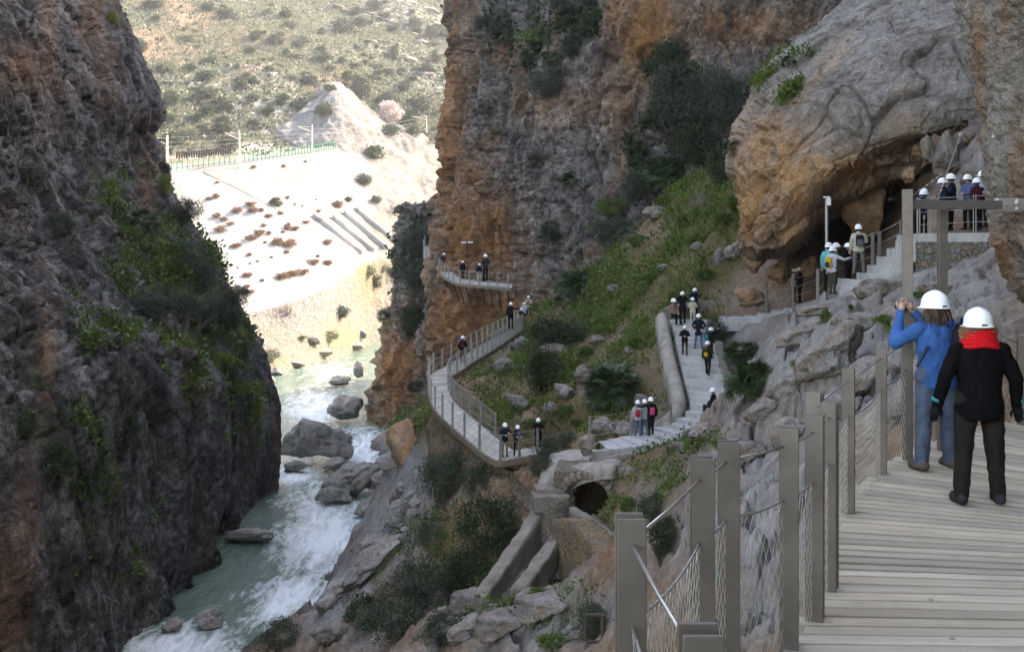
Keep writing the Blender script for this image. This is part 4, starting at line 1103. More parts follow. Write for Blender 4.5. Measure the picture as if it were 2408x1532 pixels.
for k in range(60, 258, 13):
    a_ = Vector(up_o[k]) - bz; i2 = Vector(up_i[k]) - bz; d_ = (i2 - a_)
    mb.tube([a_ - Vector((0, 0, .3)), a_ + d_ * 1.15 - Vector((0, 0, 2.4))], .06, 5); mb.tube([a_ - Vector((0, 0, .3)), i2 - Vector((0, 0, .3))], .06, 4)
mb.build('brace', M['dark_metal'], t_)
def every(line, step, off=0): return [Vector(line[k]) for k in range(off, len(line), step)]
lp = dict(plate=(.09, .02), gap=.07, cable_r=.010, mats=('galv', 'galv', 'galv'), cables=(.05, .45, .85), under=.25)
railing('railing', 'outer railing on the river side of the curved lower boardwalk', every(lo_o, 9), 1.2, net=None, **lp)
railing('railing', 'inner railing with dark netting on the hill side of the curved lower boardwalk', every(lo_i, 9, 9), 1.2, net=(.10, .16, .006, .1, 0, .05), **lp)
railing('railing', 'railing of the plank landing beside the two leaning people', [c7(525, 1452, 51.2), c7(640, 1430, 51.6), c7(752, 1408, 52)], 1.2, net=None, **lp)
lp2 = dict(lp); lp2.update(plate=(.10, .03), cable_r=.014)
railing('railing', 'railing of the high boardwalk on the orange cliff', every(up_o, 15), 1.25, net=None, **lp2)

# masonry under the lower walkway
wl = smooth_line(lo_out[:8], 12)[::-1]
rows_ = []
ext = list(wl) + [np.array(c7(570, 1500, 48.5)), np.array(c7(700, 1640, 44.5))]
for k, (dzz, push) in enumerate([(-.35, .25), (-.8, .3), (-1.6, .2), (-2.6, .0), (-4.0, -.25), (-6.0, -.6)]):
    r_ = []
    for i, q in enumerate(ext):
        a_ = ext[max(i - 1, 0)]; c_ = ext[min(i + 1, len(ext) - 1)]; tn = (c_ - a_)[:2]; tn = tn / np.linalg.norm(tn)
        nrm_ = np.array([-tn[1], tn[0]])
        r_.append(Vector((q[0] + nrm_[0] * push, q[1] + nrm_[1] * push, q[2] + dzz * (1 if i < len(ext) - 2 else .8))))
    rows_.append(r_)
o = make_rock('retaining_wall', rows_, 70, 160, M['rubble'], lambda p: .22 * fbm(p * .7, 3) + .10 * fbm(p * 3, 3), lambda W, x, y, d: np.zeros((len(x), 3)), kind=None)
tag(o, 'ochre rubble wall holding up the curved lower boardwalk', 'wall')

# ---------------------------------------------------------------- switchback path
pl = [(1572, 757, 59.5), (1580, 775, 58.3), (1588, 800, 56.8), (1600, 850, 54.3), (1612, 900, 52.2), (1624, 945, 50.4), (1612, 982, 49.6), (1565, 1008, 49.2), (1480, 1024, 48.2), (1380, 1040, 46.6)]
pr = [(1660, 740, 59.5), (1688, 752, 58), (1690, 795, 56), (1697, 850, 53.7), (1706, 900, 51.4), (1700, 958, 48.7), (1655, 1000, 47.0), (1585, 1034, 45.9), (1480, 1052, 45.4), (1392, 1066, 44.8)]
path = tag(empty('footpath', P(1640, 900, 52.3)), kind='structure'); pbase = path.location.copy()
NS = 26
la = smooth_line([P(*q) for q in pl], NS + 1); ra = smooth_line([P(*q) for q in pr], NS + 1)
pv, pq = [], []
PTH = np.concatenate([la, ra]); PTQ = np.array([[k, k + 1, NS + 2 + k, NS + 1 + k] for k in range(NS)])
for k in range(NS):
    z = (la[k][2] + la[k + 1][2] + ra[k][2] + ra[k + 1][2]) / 4
    q = [la[k], la[k + 1], ra[k + 1], ra[k]]
    topv = [Vector((v[0], v[1], z)) - pbase for v in q]; botv = [v - Vector((0, 0, .55)) for v in topv]
    mb = MB(); mb.add(topv + botv, [(3, 2, 1, 0), (4, 5, 6, 7), (0, 1, 5, 4), (1, 2, 6, 5), (2, 3, 7, 6), (3, 0, 4, 7)])
    mb.build('step', M['concrete'], path)
    pv += [tuple(v + pbase) for v in topv]; pq.append([4 * k, 4 * k + 1, 4 * k + 2, 4 * k + 3])
surface('path', PTH, PTQ)
# path from the bend to the cave and up to the terrace
ul = [(1690, 738, 58.6), (1760, 738, 57), (1860, 716, 54.5), (1915, 700, 48), (1945, 672, 41.5), (1990, 640, 39)]
ur = [(1692, 752, 57.6), (1770, 748, 55.5), (1880, 724, 52), (1935, 712, 45), (1975, 690, 38.2), (2040, 655, 36.2)]
NS2 = 24
la = smooth_line([P(*q) for q in ul], NS2 + 1); ra = smooth_line([P(*q) for q in ur], NS2 + 1)
p2 = tag(empty('upper_path', P(1880, 720, 52)), kind='structure'); pb2 = p2.location.copy(); pv, pq = [], []
for k in range(NS2):
    z = (la[k][2] + la[k + 1][2] + ra[k][2] + ra[k + 1][2]) / 4
    q = [la[k], la[k + 1], ra[k + 1], ra[k]]
    topv = [Vector((v[0], v[1], z)) - pb2 for v in q]; botv = [v - Vector((0, 0, .7)) for v in topv]
    mb = MB(); mb.add(topv + botv, [(3, 2, 1, 0), (4, 5, 6, 7), (0, 1, 5, 4), (1, 2, 6, 5), (2, 3, 7, 6), (3, 0, 4, 7)])
    mb.build('step', M['concrete'], p2)
    pv += [tuple(v + pb2) for v in topv]; pq.append([4 * k, 4 * k + 1, 4 * k + 2, 4 * k + 3])
SURF['path2'] = BVHTree.FromPolygons(pv, pq)
# concrete stairs and terrace
ter = tag(empty('terrace', P(2230, 560, 35)), 'concrete terrace with steps where seven hikers queue beside the rock wall', 'terrace'); tb = ter.location.copy()
tv, tq = [], []
def slab(pts, h, name='step', m='concrete', parent=None, base=None):
    global tv, tq
    v = [Vector(q) - base for q in pts]; z = sum(q.z for q in v) / 4
    v = [Vector((q.x, q.y, z)) for q in v]
    mb = MB(); mb.add(v + [q - Vector((0, 0, h)) for q in v], [(0, 1, 2, 3), (7, 6, 5, 4), (0, 4, 5, 1), (1, 5, 6, 2), (2, 6, 7, 3), (3, 7, 4, 0)])
    tq.append([len(tv) + k for k in range(4)]); tv += [tuple(q + base) for q in v]
    return mb.build(name, M[m], parent)
stp = [(2042, 652, 36.3), (2068, 633, 36.0), (2092, 612, 35.7), (2118, 592, 35.4), (2140, 573, 35.1), (2160, 573, 34.8)]
for k in range(len(stp) - 1):
    (x0, y0, d0), (x1, y1, d1) = stp[k], stp[k + 1]
    a_, b_ = P(x0, y0, d0), P(x1 + 3, y0, d1)
    a_.z = b_.z = P(x0, y0 - 9, d0).z
    slab([a_, b_, b_ + Vector((.3, 2.2, 0)), a_ + Vector((.3, 2.2, 0))], .7, parent=ter, base=tb)
a_, b_ = P(2160, 550, 34.4), P(2345, 545, 33.2); a_.z = b_.z = P(2200, 548, 34).z
slab([a_, b_, b_ + Vector((.5, 3.4, 0)), a_ + Vector((.5, 3.4, 0))], .28, 'floor_slab', parent=ter, base=tb)
SURF['terrace'] = BVHTree.FromPolygons(tv, tq)
wall_strip('terrace_wall', [a_ + Vector((0, .15, -.28)), b_ + Vector((0, .15, -.28))], .2, a_.z - 1.9, M['old_wall'], ter).location = -tb
# parapets
pp = lambda l: [P(*q) for q in l]
o = wall_strip('parapet', smooth_line(pp([(1556, 742, 59), (1560, 765, 58), (1566, 800, 56.5), (1576, 850, 54.2), (1588, 895, 52.3), (1596, 930, 51), (1590, 962, 50), (1568, 985, 49.6), (1535, 1005, 49.2), (1500, 1018, 48.8)]), 60), .34, [-5.2, -7.2, -8.5], M['parapet'], cap='round', rough=.05)
tag(o, 'thick rounded parapet curving down beside the stepped footpath', 'wall')
o = wall_strip('parapet', smooth_line(pp([(1565, 728, 60), (1600, 715, 61.2), (1650, 706, 61.6), (1700, 708, 61)]), 20), .3, -4.3, M['old_conc'], rough=.04)
tag(o, 'low concrete wall behind the hikers at the top of the stepped footpath', 'wall')
o = wall_strip('block_wall', pp([(1640, 652, 64), (1745, 652, 62)]), .25, -3.2, M['old_conc'], rough=.05)
tag(o, 'square weathered wall set into the slope above the bend', 'wall')
o = wall_strip('kerb_wall', smooth_line(pp([(1690, 800, 55.4), (1700, 850, 53.2), (1712, 905, 50.8), (1704, 968, 48), (1658, 1012, 46.2), (1588, 1044, 45.2), (1480, 1064, 44.6), (1390, 1080, 44)]), 40), .16, [-5.5, -6, -7, -8, -8.4, -8.8, -9, -9], M['old_conc'], rough=.06)
tag(o, 'low stone kerb wall along the outer edge of the stepped footpath', 'wall')
# railings of the paths
railing('railing', 'thin cable railing beside the three hikers on the lower path', pp([(1387, 1042, 46.5), (1484, 1026, 48), (1488, 1028, 48), (1578, 1010, 48.8)]), 1.15, net=None, **lp)
railing('railing', 'cable railing along the cave path beside the hugging couple', pp([(1708, 738, 57.3), (1802, 722, 54.5), (1865, 716, 52.5), (1922, 702, 46)]), 1.25, net=None, **lp)
railing('railing', 'cable railing behind the hikers on the cave path', pp([(1923, 708, 43.5), (1965, 660, 41.5), (2052, 628, 39.5), (2068, 626, 39), (2120, 600, 38.5)]), 1.25, net=None, **lp)
railing('railing', 'steel railing at the edge of the terrace by the rock wall', [P(2160, 556, 34.5), P(2185, 552, 34.5), P(2292, 548, 33.9), P(2345, 546, 33.6)], 1.2, net=None, **lp)
o = tag(empty('lamp_post', P(1944, 700, 40.8)), 'slim pole with a small white camera box in front of the cave', 'pole'); h_ = px(235, 40.8)
mb = MB(); mb.tube([(0, 0, -.2), (0, 0, h_)], .055, 8); mb.build('pole', M['galv'], o, True)
mb = MB(); mb.box((.06, 0, h_ - .15), (.16, .2, .28), bev=.02); mb.box((0, 0, h_ + .02), (.2, .2, .05), bev=.01)
M['white_paint'] = flat_mat('white_paint', (.75, .75, .74), .4, 0, .05); mb.build('camera_box', M['white_paint'], o)
o = tag(empty('lamp_post', Vector(up_i[185])), 'thin pole with two small floodlights on the high cliff boardwalk', 'pole')
mb = MB(); mb.tube([(0, 0, -.2), (0, 0, 3.6)], .05, 6); mb.build('pole', M['dark_metal'], o)
mb = MB(); mb.box((-.35, 0, 3.65), (.5, .25, .16), bev=.03); mb.box((.3, 0, 3.65), (.5, .25, .16), bev=.03); mb.build('floodlight', M['white_paint'], o)

# ---------------------------------------------------------------- old aqueduct: arch, stairs, buttresses, channel
aq = tag(empty('stone_arch', P(1378, 1180, 43)), 'old rubble stone arch with a dark tunnel mouth below the path', 'arch'); ab = aq.location.copy()
yaw = -.12; Mz = Matrix.Rotation(yaw, 3, 'Z')
loc = lambda u, v, w_: Mz @ Vector((u, w_, v))
r0 = .88; mb = MB(); NA = 28
outer = []
for k in range(NA + 1):
    an = math.pi * (1 - k / NA) ; an2 = an
    inn = (r0 * math.cos(an), r0 * 1.02 * math.sin(an))
    c_, s_ = math.cos(an), math.sin(an)
    m_ = max(abs(c_) / (1.25 if c_ < 0 else 2.9), abs(s_) / 1.35)
    ox, oy = c_ / m_, s_ / m_
    oy = min(oy, 1.18 + .18 * max(0, ox) ); outer.append((inn, (ox, oy)))
def wobv(q): 
    a_ = np.array([tuple(q)]) * 1.6
    return q + Vector((float(fbm(a_, 2)[0]), float(fbm(a_ + 9, 2)[0]), float(fbm(a_ + 5, 2)[0]))) * .07
ringpts = []
SUBR = 7
for (i_, o_) in outer:
    ringpts.append([wobv(loc(i_[0] + (o_[0] - i_[0]) * j / SUBR, i_[1] + (o_[1] - i_[1]) * j / SUBR, 0)) for j in range(SUBR + 1)])
vs = [v for r_ in ringpts for v in r_]; fs = []
for k in range(NA):
    for j in range(SUBR): fs.append((k * (SUBR + 1) + j, k * (SUBR + 1) + j + 1, (k + 1) * (SUBR + 1) + j + 1, (k + 1) * (SUBR + 1) + j))
mb.add(vs, fs)
inn_ = [ringpts[k][0] for k in range(NA + 1)]; back = [v + Mz @ Vector((0, 3.2, 0)) for v in inn_]
mb.add(inn_ + back, [(k, k + 1, NA + 2 + k, NA + 1 + k) for k in range(NA)])
mb.add(back, [tuple(range(NA + 1))])
# piers below the springing and top surface
for u0, u1 in ((-1.25, -r0), (r0, 2.9)):
    mb.add([loc(u0, 0, 0), loc(u1, 0, 0), loc(u1, -1.9, -.05), loc(u0, -1.9, -.05), loc(u1, 0, 3.2), loc(u1, -1.9, 3.2), loc(u0, 0, 3.2), loc(u0, -1.9, 3.2)], [(0, 1, 2, 3), (1, 4, 5, 2), (0, 3, 7, 6)])
tp = [ringpts[k][SUBR] for k in range(NA + 1)]
mb.add(tp + [v + Mz @ Vector((0, 2.2, .05)) for v in tp], [(k, NA + 1 + k, NA + 2 + k, k + 1) for k in range(NA)])
mb.build('arch_wall', M['old_wall'], aq)
# stones of the ring and of the rubble face, each its own piece
def stone_mesh(seed, mat, sub=2, flat=1.0):
    bm = bmesh.new(); bmesh.ops.create_icosphere(bm, subdivisions=sub, radius=1.0)
    V_ = np.array([tuple(v.co) for v in bm.verts])
    f1, f2, cid = worley(V_ * .9 + seed * 3.7)
    k = 1 + .35 * fbm(V_ * .9 + seed * 5.1, 2) + .28 * (cid - .5)
    V2 = np.sign(V_) * np.abs(V_) ** .75 * k[:, None]
    for v, q in zip(bm.verts, V2): v.co = q
    me = bpy.data.meshes.new('stone'); bm.to_mesh(me); bm.free(); me.materials.append(mat)
    set_tint(me, np.stack([.3 * np.random.RandomState(seed).rand() + 0 * k, 0 * k, 0 * k], -1)); me.update()
    return me
stones = [stone_mesh(k, M['boulder']) for k in range(6)]
M['ochre_stone'] = rock_mat('ochre_stone', (.14, .115, .09), (.25, .205, .16), (.36, .31, .25), (.34, .22, .12), streak=.1, s=3.0, bs=.3)
wstones = [stone_mesh(20 + k, M['ochre_stone'], 1) for k in range(6)]
rg = random.Random(8)
for k in range(13):
    an = math.pi * (1 - (k + .5) / 13)
    s_ = add_obj('stone', wstones[k % 6], aq, loc(1.05 * math.cos(an), 1.06 * math.sin(an), -.02)); s_.scale = (.14, .13, .19); s_.rotation_euler = (0, -(an - math.pi / 2), yaw)
for k in range(46):
    u = rg.uniform(.9, 3.0); v = rg.uniform(-.5, 1.3)
    if math.hypot(u, max(v, 0)) < 1.25: continue
    s_ = add_obj('stone', wstones[k % 6], aq, loc(u, v, -.03)); z_ = rg.uniform(.10, .22); s_.scale = (z_ * rg.uniform(1, 1.5), .11, z_); s_.rotation_euler = (0, rg.uniform(-.5, .5), yaw)
# stairs
sw = tag(empty('stone_stairs', P(1290, 1140, 44)), 'worn stone stairs going up beside the arch', 'stairs'); sb = sw.location.copy()
for k, (x0, x1, y, d) in enumerate([(1252, 1338, 1168, 42.6), (1258, 1328, 1150, 43.2), (1295, 1345, 1138, 43.7), (1310, 1352, 1124, 44.2), (1322, 1362, 1110, 44.8), (1330, 1375, 1098, 45.3)]):
    a_, b_ = P(x0, y, d), P(x1, y - 4, d - .1)
    mb = MB(); c_ = (a_ + b_) / 2 + Vector((0, .4, -.3)) - sb
    mb.box(c_, ((b_ - a_).length, 1.0, .62), Matrix.Rotation(.12, 3, 'Z'), bev=.04); mb.build('step', M['old_conc'], sw)
# crown of the arch, a plastered hump reaching back to the path
hump = [
    [P(1262, 1215, 45.6), P(1300, 1190, 45.0), P(1345, 1150, 43.5), P(1395, 1130, 42.8), P(1440, 1125, 42.5), P(1462, 1125, 43.6)],
    [P(1262, 1150, 46.0), P(1300, 1120, 45.4), P(1345, 1104, 43.8), P(1395, 1096, 43.0), P(1440, 1094, 42.6), P(1465, 1100, 43.8)],
    [P(1275, 1110, 47.2), P(1310, 1090, 46.6), P(1360, 1084, 45.2), P(1410, 1080, 44.4), P(1445, 1080, 43.8), P(1468, 1090, 44.2)],
    [P(1290, 1075, 48.6), P(1330, 1060, 48.0), P(1375, 1062, 46.8), P(1420, 1068, 45.6), P(1450, 1072, 44.8), P(1470, 1082, 44.8)],
    [P(1300, 1066, 50.0), P(1345, 1056, 49.4), P(1390, 1060, 48.4), P(1430, 1068, 47.0), P(1455, 1075, 46.0), P(1475, 1082, 45.5)],
]
o = make_rock('plaster_crown', hump, 60, 90, M['parapet'], lambda p: .09 * fbm(p * 1.1, 4), lambda W, x, y, d: np.zeros((len(x), 3)), kind=None); tag(o, 'pale plastered crown above the arch, sloping to the stairs', 'masonry')
o = wall_strip('buttress', pp([(1268, 1188, 43.0), (1235, 1245, 41.8), (1185, 1320, 40), (1128, 1398, 38)]), .25, [-11.3, -11.6, -12, -12.5], M['old_conc'], rough=.06, cap='flat'); tag(o, 'long sloping concrete buttress running down from the stairs, left one', 'buttress')
o = wall_strip('buttress', pp([(1330, 1228, 40.4), (1300, 1270, 39.4), (1262, 1325, 38), (1215, 1385, 36.6)]), .24, [-11, -11.2, -11.4, -11.8], M['old_conc'], rough=.06); tag(o, 'sloping concrete buttress below the channel wall, right one', 'buttress')
o = wall_strip('channel_wall', pp([(1318, 1218, 40.2), (1365, 1222, 38.2), (1410, 1262, 34.8), (1460, 1312, 31.5), (1520, 1370, 28.5)]), .42, -12.0, M['rubble'], rough=.08); tag(o, 'rubble channel wall with a broad top running towards the foreground railing', 'wall')
o = wall_strip('channel_wall', pp([(1345, 1190, 42), (1385, 1215, 39.4), (1450, 1262, 36), (1510, 1310, 33)]), .14, -11.0, M['old_conc'], rough=.05); tag(o, 'thin inner channel wall just below the tunnel mouth', 'wall')
o = wall_strip('pier', pp([(1262, 1178, 43.4), (1335, 1172, 42.4)]), .55, -11.2, M['old_wall'], rough=.08); tag(o, 'square masonry pier under the foot of the stone stairs', 'wall')
# rusty sign frames
def sign_frame(name, label, base, hpx, d, w_, h_, off=0):
    o = tag(empty(name, base), label, 'frame'); H = px(hpx, d)
    mb = MB(); mb.tube([(0, 0, -.4), (0, 0, H)], .05, 6); mb.build('post', M['dark_metal'], o)
    mb = MB()
    for a_, b_ in (((0, 0, H), (w_, 0, H)), ((w_, 0, H), (w_, 0, H - h_)), ((w_, 0, H - h_), (0, 0, H - h_))): mb.tube([a_, b_], .035, 5)
    mb.build('frame_bar', M['dark_metal'], o)
q = hit(934, 1040, ['ground']); q = q[0] if q else P(934, 1040, 68)
sign_frame('empty_frame', 'rusty pole with an empty frame on the rock above the river', q, 97, q.y, px(18, q.y), px(34, q.y))
q = P(1418, 1540, 22)
sign_frame('empty_frame', 'rusty empty frame standing left of the foreground railing', q, 95, 22, -px(40, 22), px(62, 22))
# ---------------------------------------------------------------- boulders
def boulder_mesh(seed, mat, sub=4, org=.15, flat=.7):
    bm = bmesh.new(); bmesh.ops.create_icosphere(bm, subdivisions=sub, radius=1.0)
    V_ = np.array([tuple(v.co) for v in bm.verts]); Q_ = [[v.index for v in f.verts] for f in bm.faces]; bm.free()
    rs_ = np.random.RandomState(seed)
    # cut the sphere with random planes: flat faces and blunt edges
    r_ = np.full(len(V_), 1.25)
    for k in range(15):
        n_p = rs_.normal(size=3); n_p /= np.linalg.norm(n_p); c_ = V_ @ n_p
        lim = rs_.uniform(.5, .92)
        r_ = np.where(c_ > .05, np.minimum(r_, lim / np.maximum(c_, .05)), r_)
    r_ = np.minimum(r_, 1.18)
    W = V_ * r_[:, None]; W /= np.abs(W).max(axis=0)[None]
    sd = seed * 7.3
    fc_, e_ = facets(W * 1.2 + sd, 1.1); fd_, e2_ = facets(W * 3.1 + sd, 1.1)
    k = .07 * fbm(W * 1.4 + sd, 4) + .16 * fc_ - .10 * (1 - sstep(0, .09, e_)) + .045 * fd_ - .03 * (1 - sstep(0, .1, e2_))
    W = W + V_ * k[:, None]
    me = np_mesh('boulder', W, np.array(Q_), [mat])
    nz = fbm(W * 1.1 + sd + 50, 2)
    set_tint(me, np.stack([org + .4 * nz, .25 * sstep(.0, .5, -nz), 0 * nz], -1))
    return me
BM = {'g': [boulder_mesh(k, M['boulder']) for k in range(7)], 'r': [boulder_mesh(30 + k, M['boulder_wet'], 4, .1) for k in range(6)], 'o': [boulder_mesh(50 + k, M['rock_over'], 4, .8) for k in range(4)], 'k': [boulder_mesh(60 + k, M['rock_over'], 4, .15) for k in range(4)]}
rb = random.Random(21)
def boulder(label, x, ybot, wp, hp, kind='g', surf=('ground',), d=None, rot=None, tilt=0.0, sink=.12, group=None, name='boulder', dep=None, v=None):
    if d is None:
        r_ = hit(x, ybot, list(surf)); q = r_[0] if r_ else PZ(x, ybot, RIVER_Z)
        d = q.y
    else: q = P(x, ybot, d)
    w_, h_ = px(wp, d) / 2, px(hp, d) / 2
    lst = BM[kind]
    o = add_obj(name, lst[(rb.randrange(len(lst)) if v is None else v) % len(lst)])
    dp = dep if dep else (w_ * .7 + h_ * .3)
    o.scale = (w_ * 1.02, dp, h_ * 1.08)
    o.location = Vector((q.x, q.y + dp * .5, q.z + h_ * (1 - sink)))
    o.rotation_euler = (0, tilt, rb.uniform(-.35, .35) if rot is None else rot)
    tag(o, label, 'rock', group)
    return o
rv = ('river',)
boulder('largest pale boulder in the river rapids, beside the left cliff', 735, 1098, 175, 112, 'r', rv)
boulder('pointed upright boulder in the sunlit water upstream', 806, 994, 88, 62, 'r', rv)
boulder('small flat boulder far upstream in the bright water', 795, 910, 58, 26, 'r', rv)
boulder('small upright boulder against the spur, far upstream', 842, 892, 30, 42, 'r', rv)
boulder('boulder leaning on the right side of the largest river boulder', 800, 1072, 50, 58, 'r', rv)
boulder('low rock just below the largest river boulder', 690, 1110, 62, 28, 'r', rv)
boulder('low flat rock in the white water above the sloping slab boulder', 787, 1110, 62, 36, 'r', rv)
boulder('long sloping slab boulder in the middle of the rapids', 815, 1172, 165, 80, 'r', rv, tilt=-.32)
boulder('dark rounded rock in front of the sloping slab boulder', 782, 1188, 80, 44, 'r', rv)
boulder('grey rock on the right bank behind the dark rock pile', 888, 1160, 96, 56, 'r', rv)
boulder('rock at the waterline below the boardwalk knob', 905, 1122, 70, 60, 'r', rv)
boulder('dark wet rock on top of the pile on the right bank', 935, 1192, 80, 50, 'r', rv)
boulder('dark wet rock in the middle of the pile on the right bank', 905, 1228, 66, 36, 'r', rv)
boulder('dark blocky rock low in the pile on the right bank', 900, 1272, 84, 44, 'r', rv)
boulder('dark wedge rock at the water edge below the pile', 868, 1312, 66, 40, 'r', rv)
boulder('round dark rock between the pile and the white water', 852, 1218, 44, 40, 'r', rv)
boulder('long low slab lying in the green pool by the left cliff', 582, 1280, 126, 36, 'r', rv, tilt=-.12, dep=1.6)
boulder('dark block standing in the foam at the bottom of the river', 492, 1478, 72, 44, 'r', rv)
boulder('small rock in the foam against the left cliff', 402, 1486, 52, 30, 'r', rv)
boulder('big smooth grey slab sloping into the river on the right bank', 880, 1345, 210, 70, 'r', ('ground',), tilt=-.55, sink=.5)
boulder('lower end of the smooth grey bank slab above the shrubs', 790, 1425, 150, 70, 'r', ('ground',), tilt=-.45, sink=.5)
boulder('pale flat rock at the bottom among the bank shrubs', 770, 1520, 110, 60, 'g', ('ground',))
boulder('pale boulder at the very bottom edge, left of centre', 1020, 1540, 60, 50, 'g', ('ground',))
boulder('big ochre rock knob below the boardwalk, under the pole', 962, 1165, 140, 165, 'o', d=65, sink=.0, dep=2.0)
boulder('grey cap rock on the ochre knob', 975, 1075, 110, 60, 'g', d=65.5, dep=1.6)
for (x, y, w_, h_, lb) in [(1330, 940, 62, 46, 'rounded grey boulder on the green slope, left of the big palm'), (1372, 905, 48, 52, 'upright grey boulder touching the big palm on the slope'),
        (1420, 1030, 74, 52, 'blocky layered boulder under the big palm'), (1468, 1026, 68, 40, 'flat topped boulder under the right side of the big palm'),
        (1300, 850, 100, 44, 'flat tilted slab on the slope between two dark shrubs'), (1222, 835, 50, 48, 'round grey boulder at the upper inside of the boardwalk bend'),
        (1182, 880, 60, 44, 'weathered boulder at the inside of the boardwalk bend'), (1222, 968, 76, 50, 'layered brown boulder above the inner railing'),
        (1290, 975, 46, 32, 'small boulder on the grass near the landing'), (1640, 592, 40, 28, 'small pale boulder high on the green slope'),
        (1728, 612, 52, 48, 'grey boulder beside the overhanging rock, at the slope edge'), (1690, 628, 30, 50, 'narrow upright stone beside the slope edge boulder'),
        (1545, 520, 70, 44, 'grey outcrop boulder near the top of the green slope'), (1452, 690, 50, 22, 'low pale stone in the middle of the green slope'),
        (1560, 640, 36, 22, 'low stone near the upper green slope'), (1405, 812, 44, 26, 'tilted pale stone above the rounded boulder'), (1512, 960, 40, 34, 'grey stone behind the three hikers'),
        (1265, 905, 36, 22, 'half buried stone under the lower dark shrub'), (1480, 830, 36, 18, 'flat pale stone right of the big palm')]:
    boulder(lb, x, y, w_, h_, 'g')
boulder('tall pale ochre boulder standing on the crown of the arch', 1380, 1076, 46, 60, 'k', d=44.2, tilt=.25, sink=.0, dep=.45)
for (x, y, w_, h_, d_, lb, k_) in [(2250, 318, 78, 84, 44, 'big grey boulder wedged under the overhanging rock, right side', 'k'), (2290, 350, 60, 46, 43, 'grey boulder right of the wedged boulder', 'k'),
        (2192, 400, 46, 84, 42.5, 'narrow upright boulder left of the tall pointed stone', 'k'), (2236, 425, 66, 120, 41.5, 'tall pointed grey stone above the terrace', 'k'),
        (2048, 560, 146, 190, 48.5, 'great orange grey block inside the cave mouth', 'o'), (2085, 388, 50, 44, 47, 'small block on top of the great cave block', 'k'), (2300, 440, 90, 60, 39, 'sloping grey slab behind the hikers on the terrace', 'g'),
        (2165, 505, 40, 40, 42, 'ochre rubble block right of the great cave block', 'o'), (2140, 430, 44, 40, 44, 'ochre rubble block above the hikers on the left of the terrace', 'o'), (2170, 375, 56, 44, 45, 'ochre block in the rubble below the overhanging rock', 'o'),
        (1770, 735, 90, 60, 56.5, 'low orange boulder at the foot of the cave path railing', 'o'), (1905, 650, 50, 50, 51, 'orange boulder at the left of the cave mouth', 'o'), (1840, 668, 70, 60, 54, 'orange rubble boulder below the overhang', 'o'), (1780, 640, 70, 70, 55, 'orange rubble outcrop under the left end of the overhang', 'o')]:
    boulder(lb, x, y, w_, h_, k_, d=d_, sink=.05)

# big weathered slabs between the cave path and the near boardwalk
for (x, y, w_, h_, tl, lb) in [(1795, 985, 110, 66, -.1, 'grey slab at the left foot of the rock field, beside the palm'), (1862, 930, 130, 90, -.35, 'tilted grey slab right of the palm'), (1960, 860, 190, 110, -.4, 'largest tilted grey slab in the middle of the rock field'), (1890, 800, 130, 60, -.2, 'flat grey slab near the left top of the rock field'),
        (2060, 905, 150, 90, -.35, 'grey slab just left of the tall steel frame'), (2040, 770, 170, 70, -.25, 'long grey slab below the steps of the terrace'), (2170, 770, 150, 80, -.2, 'grey slab behind the blue helmeted person, upper'), (2215, 690, 130, 50, -.1, 'grey slab under the terrace wall'), (2085, 690, 130, 50, -.1, 'low grey slab beside the terrace steps'),
        (1865, 1040, 110, 80, -.3, 'dark cracked slab behind the railing, left'), (1975, 985, 130, 80, -.3, 'cracked slab behind the railing, centre'), (1760, 1085, 110, 74, -.2, 'broken slab at the bottom left of the rock field'), (2260, 790, 130, 90, -.15, 'grey slab behind the red scarf person'), (2090, 1010, 130, 90, -.3, 'shaded slab behind the netting near the tall frame'), (1930, 735, 110, 34, -.1, 'slab edge under the hikers on the cave path'), (1700, 1100, 110, 70, -.1, 'grey broken rock above the foreground railing'), (1660, 1030, 90, 50, -.1, 'grey rock below the kerb of the footpath'), (1610, 1060, 70, 36, 0, 'small grey rock below the kerb of the footpath')]:
    boulder(lb, x, y, w_, h_, 'g', ('ground',), tilt=tl, sink=.62, name='boulder')
rs7 = random.Random(17); SH = []
for k in range(26):
    t_ = rs7.random(); SH.append((np.interp(t_, [0, .4, .7, 1], [900, 950, 955, 880]) + rs7.uniform(-38, 30), np.interp(t_, [0, 1], [1105, 1305]) + rs7.uniform(-8, 8), rs7.uniform(22, 58)))
for k, (x, y, w_) in enumerate(sorted(SH, key=lambda q_: q_[1])):
    boulder('grey rock in the jumble along the right shore below the boardwalk', x, y, w_, w_ * rs7.uniform(.5, .8), 'r', ('ground', 'river'), sink=.3, group='shore rocks on the right bank', name='shore_rock')
for (x, y, w_, h_, lb) in [(1110, 1440, 110, 60, 'pale rock left of the green tuft at the bottom'), (1180, 1500, 130, 70, 'pale rock at the bottom edge, centre'), (1290, 1460, 150, 70, 'long pale rock below the right buttress'), (1370, 1500, 110, 60, 'pale rock beside the empty rusty frame'), (1285, 1375, 90, 50, 'grey white rock against the right buttress'), (1090, 1500, 90, 50, 'low pale rock at the bottom left of centre'), (1240, 1420, 70, 40, 'small pale rock between the bottom tufts')]:
    boulder(lb, x, y, w_, h_, 'g', ('ground',), tilt=-.25, sink=.45, name='boulder')
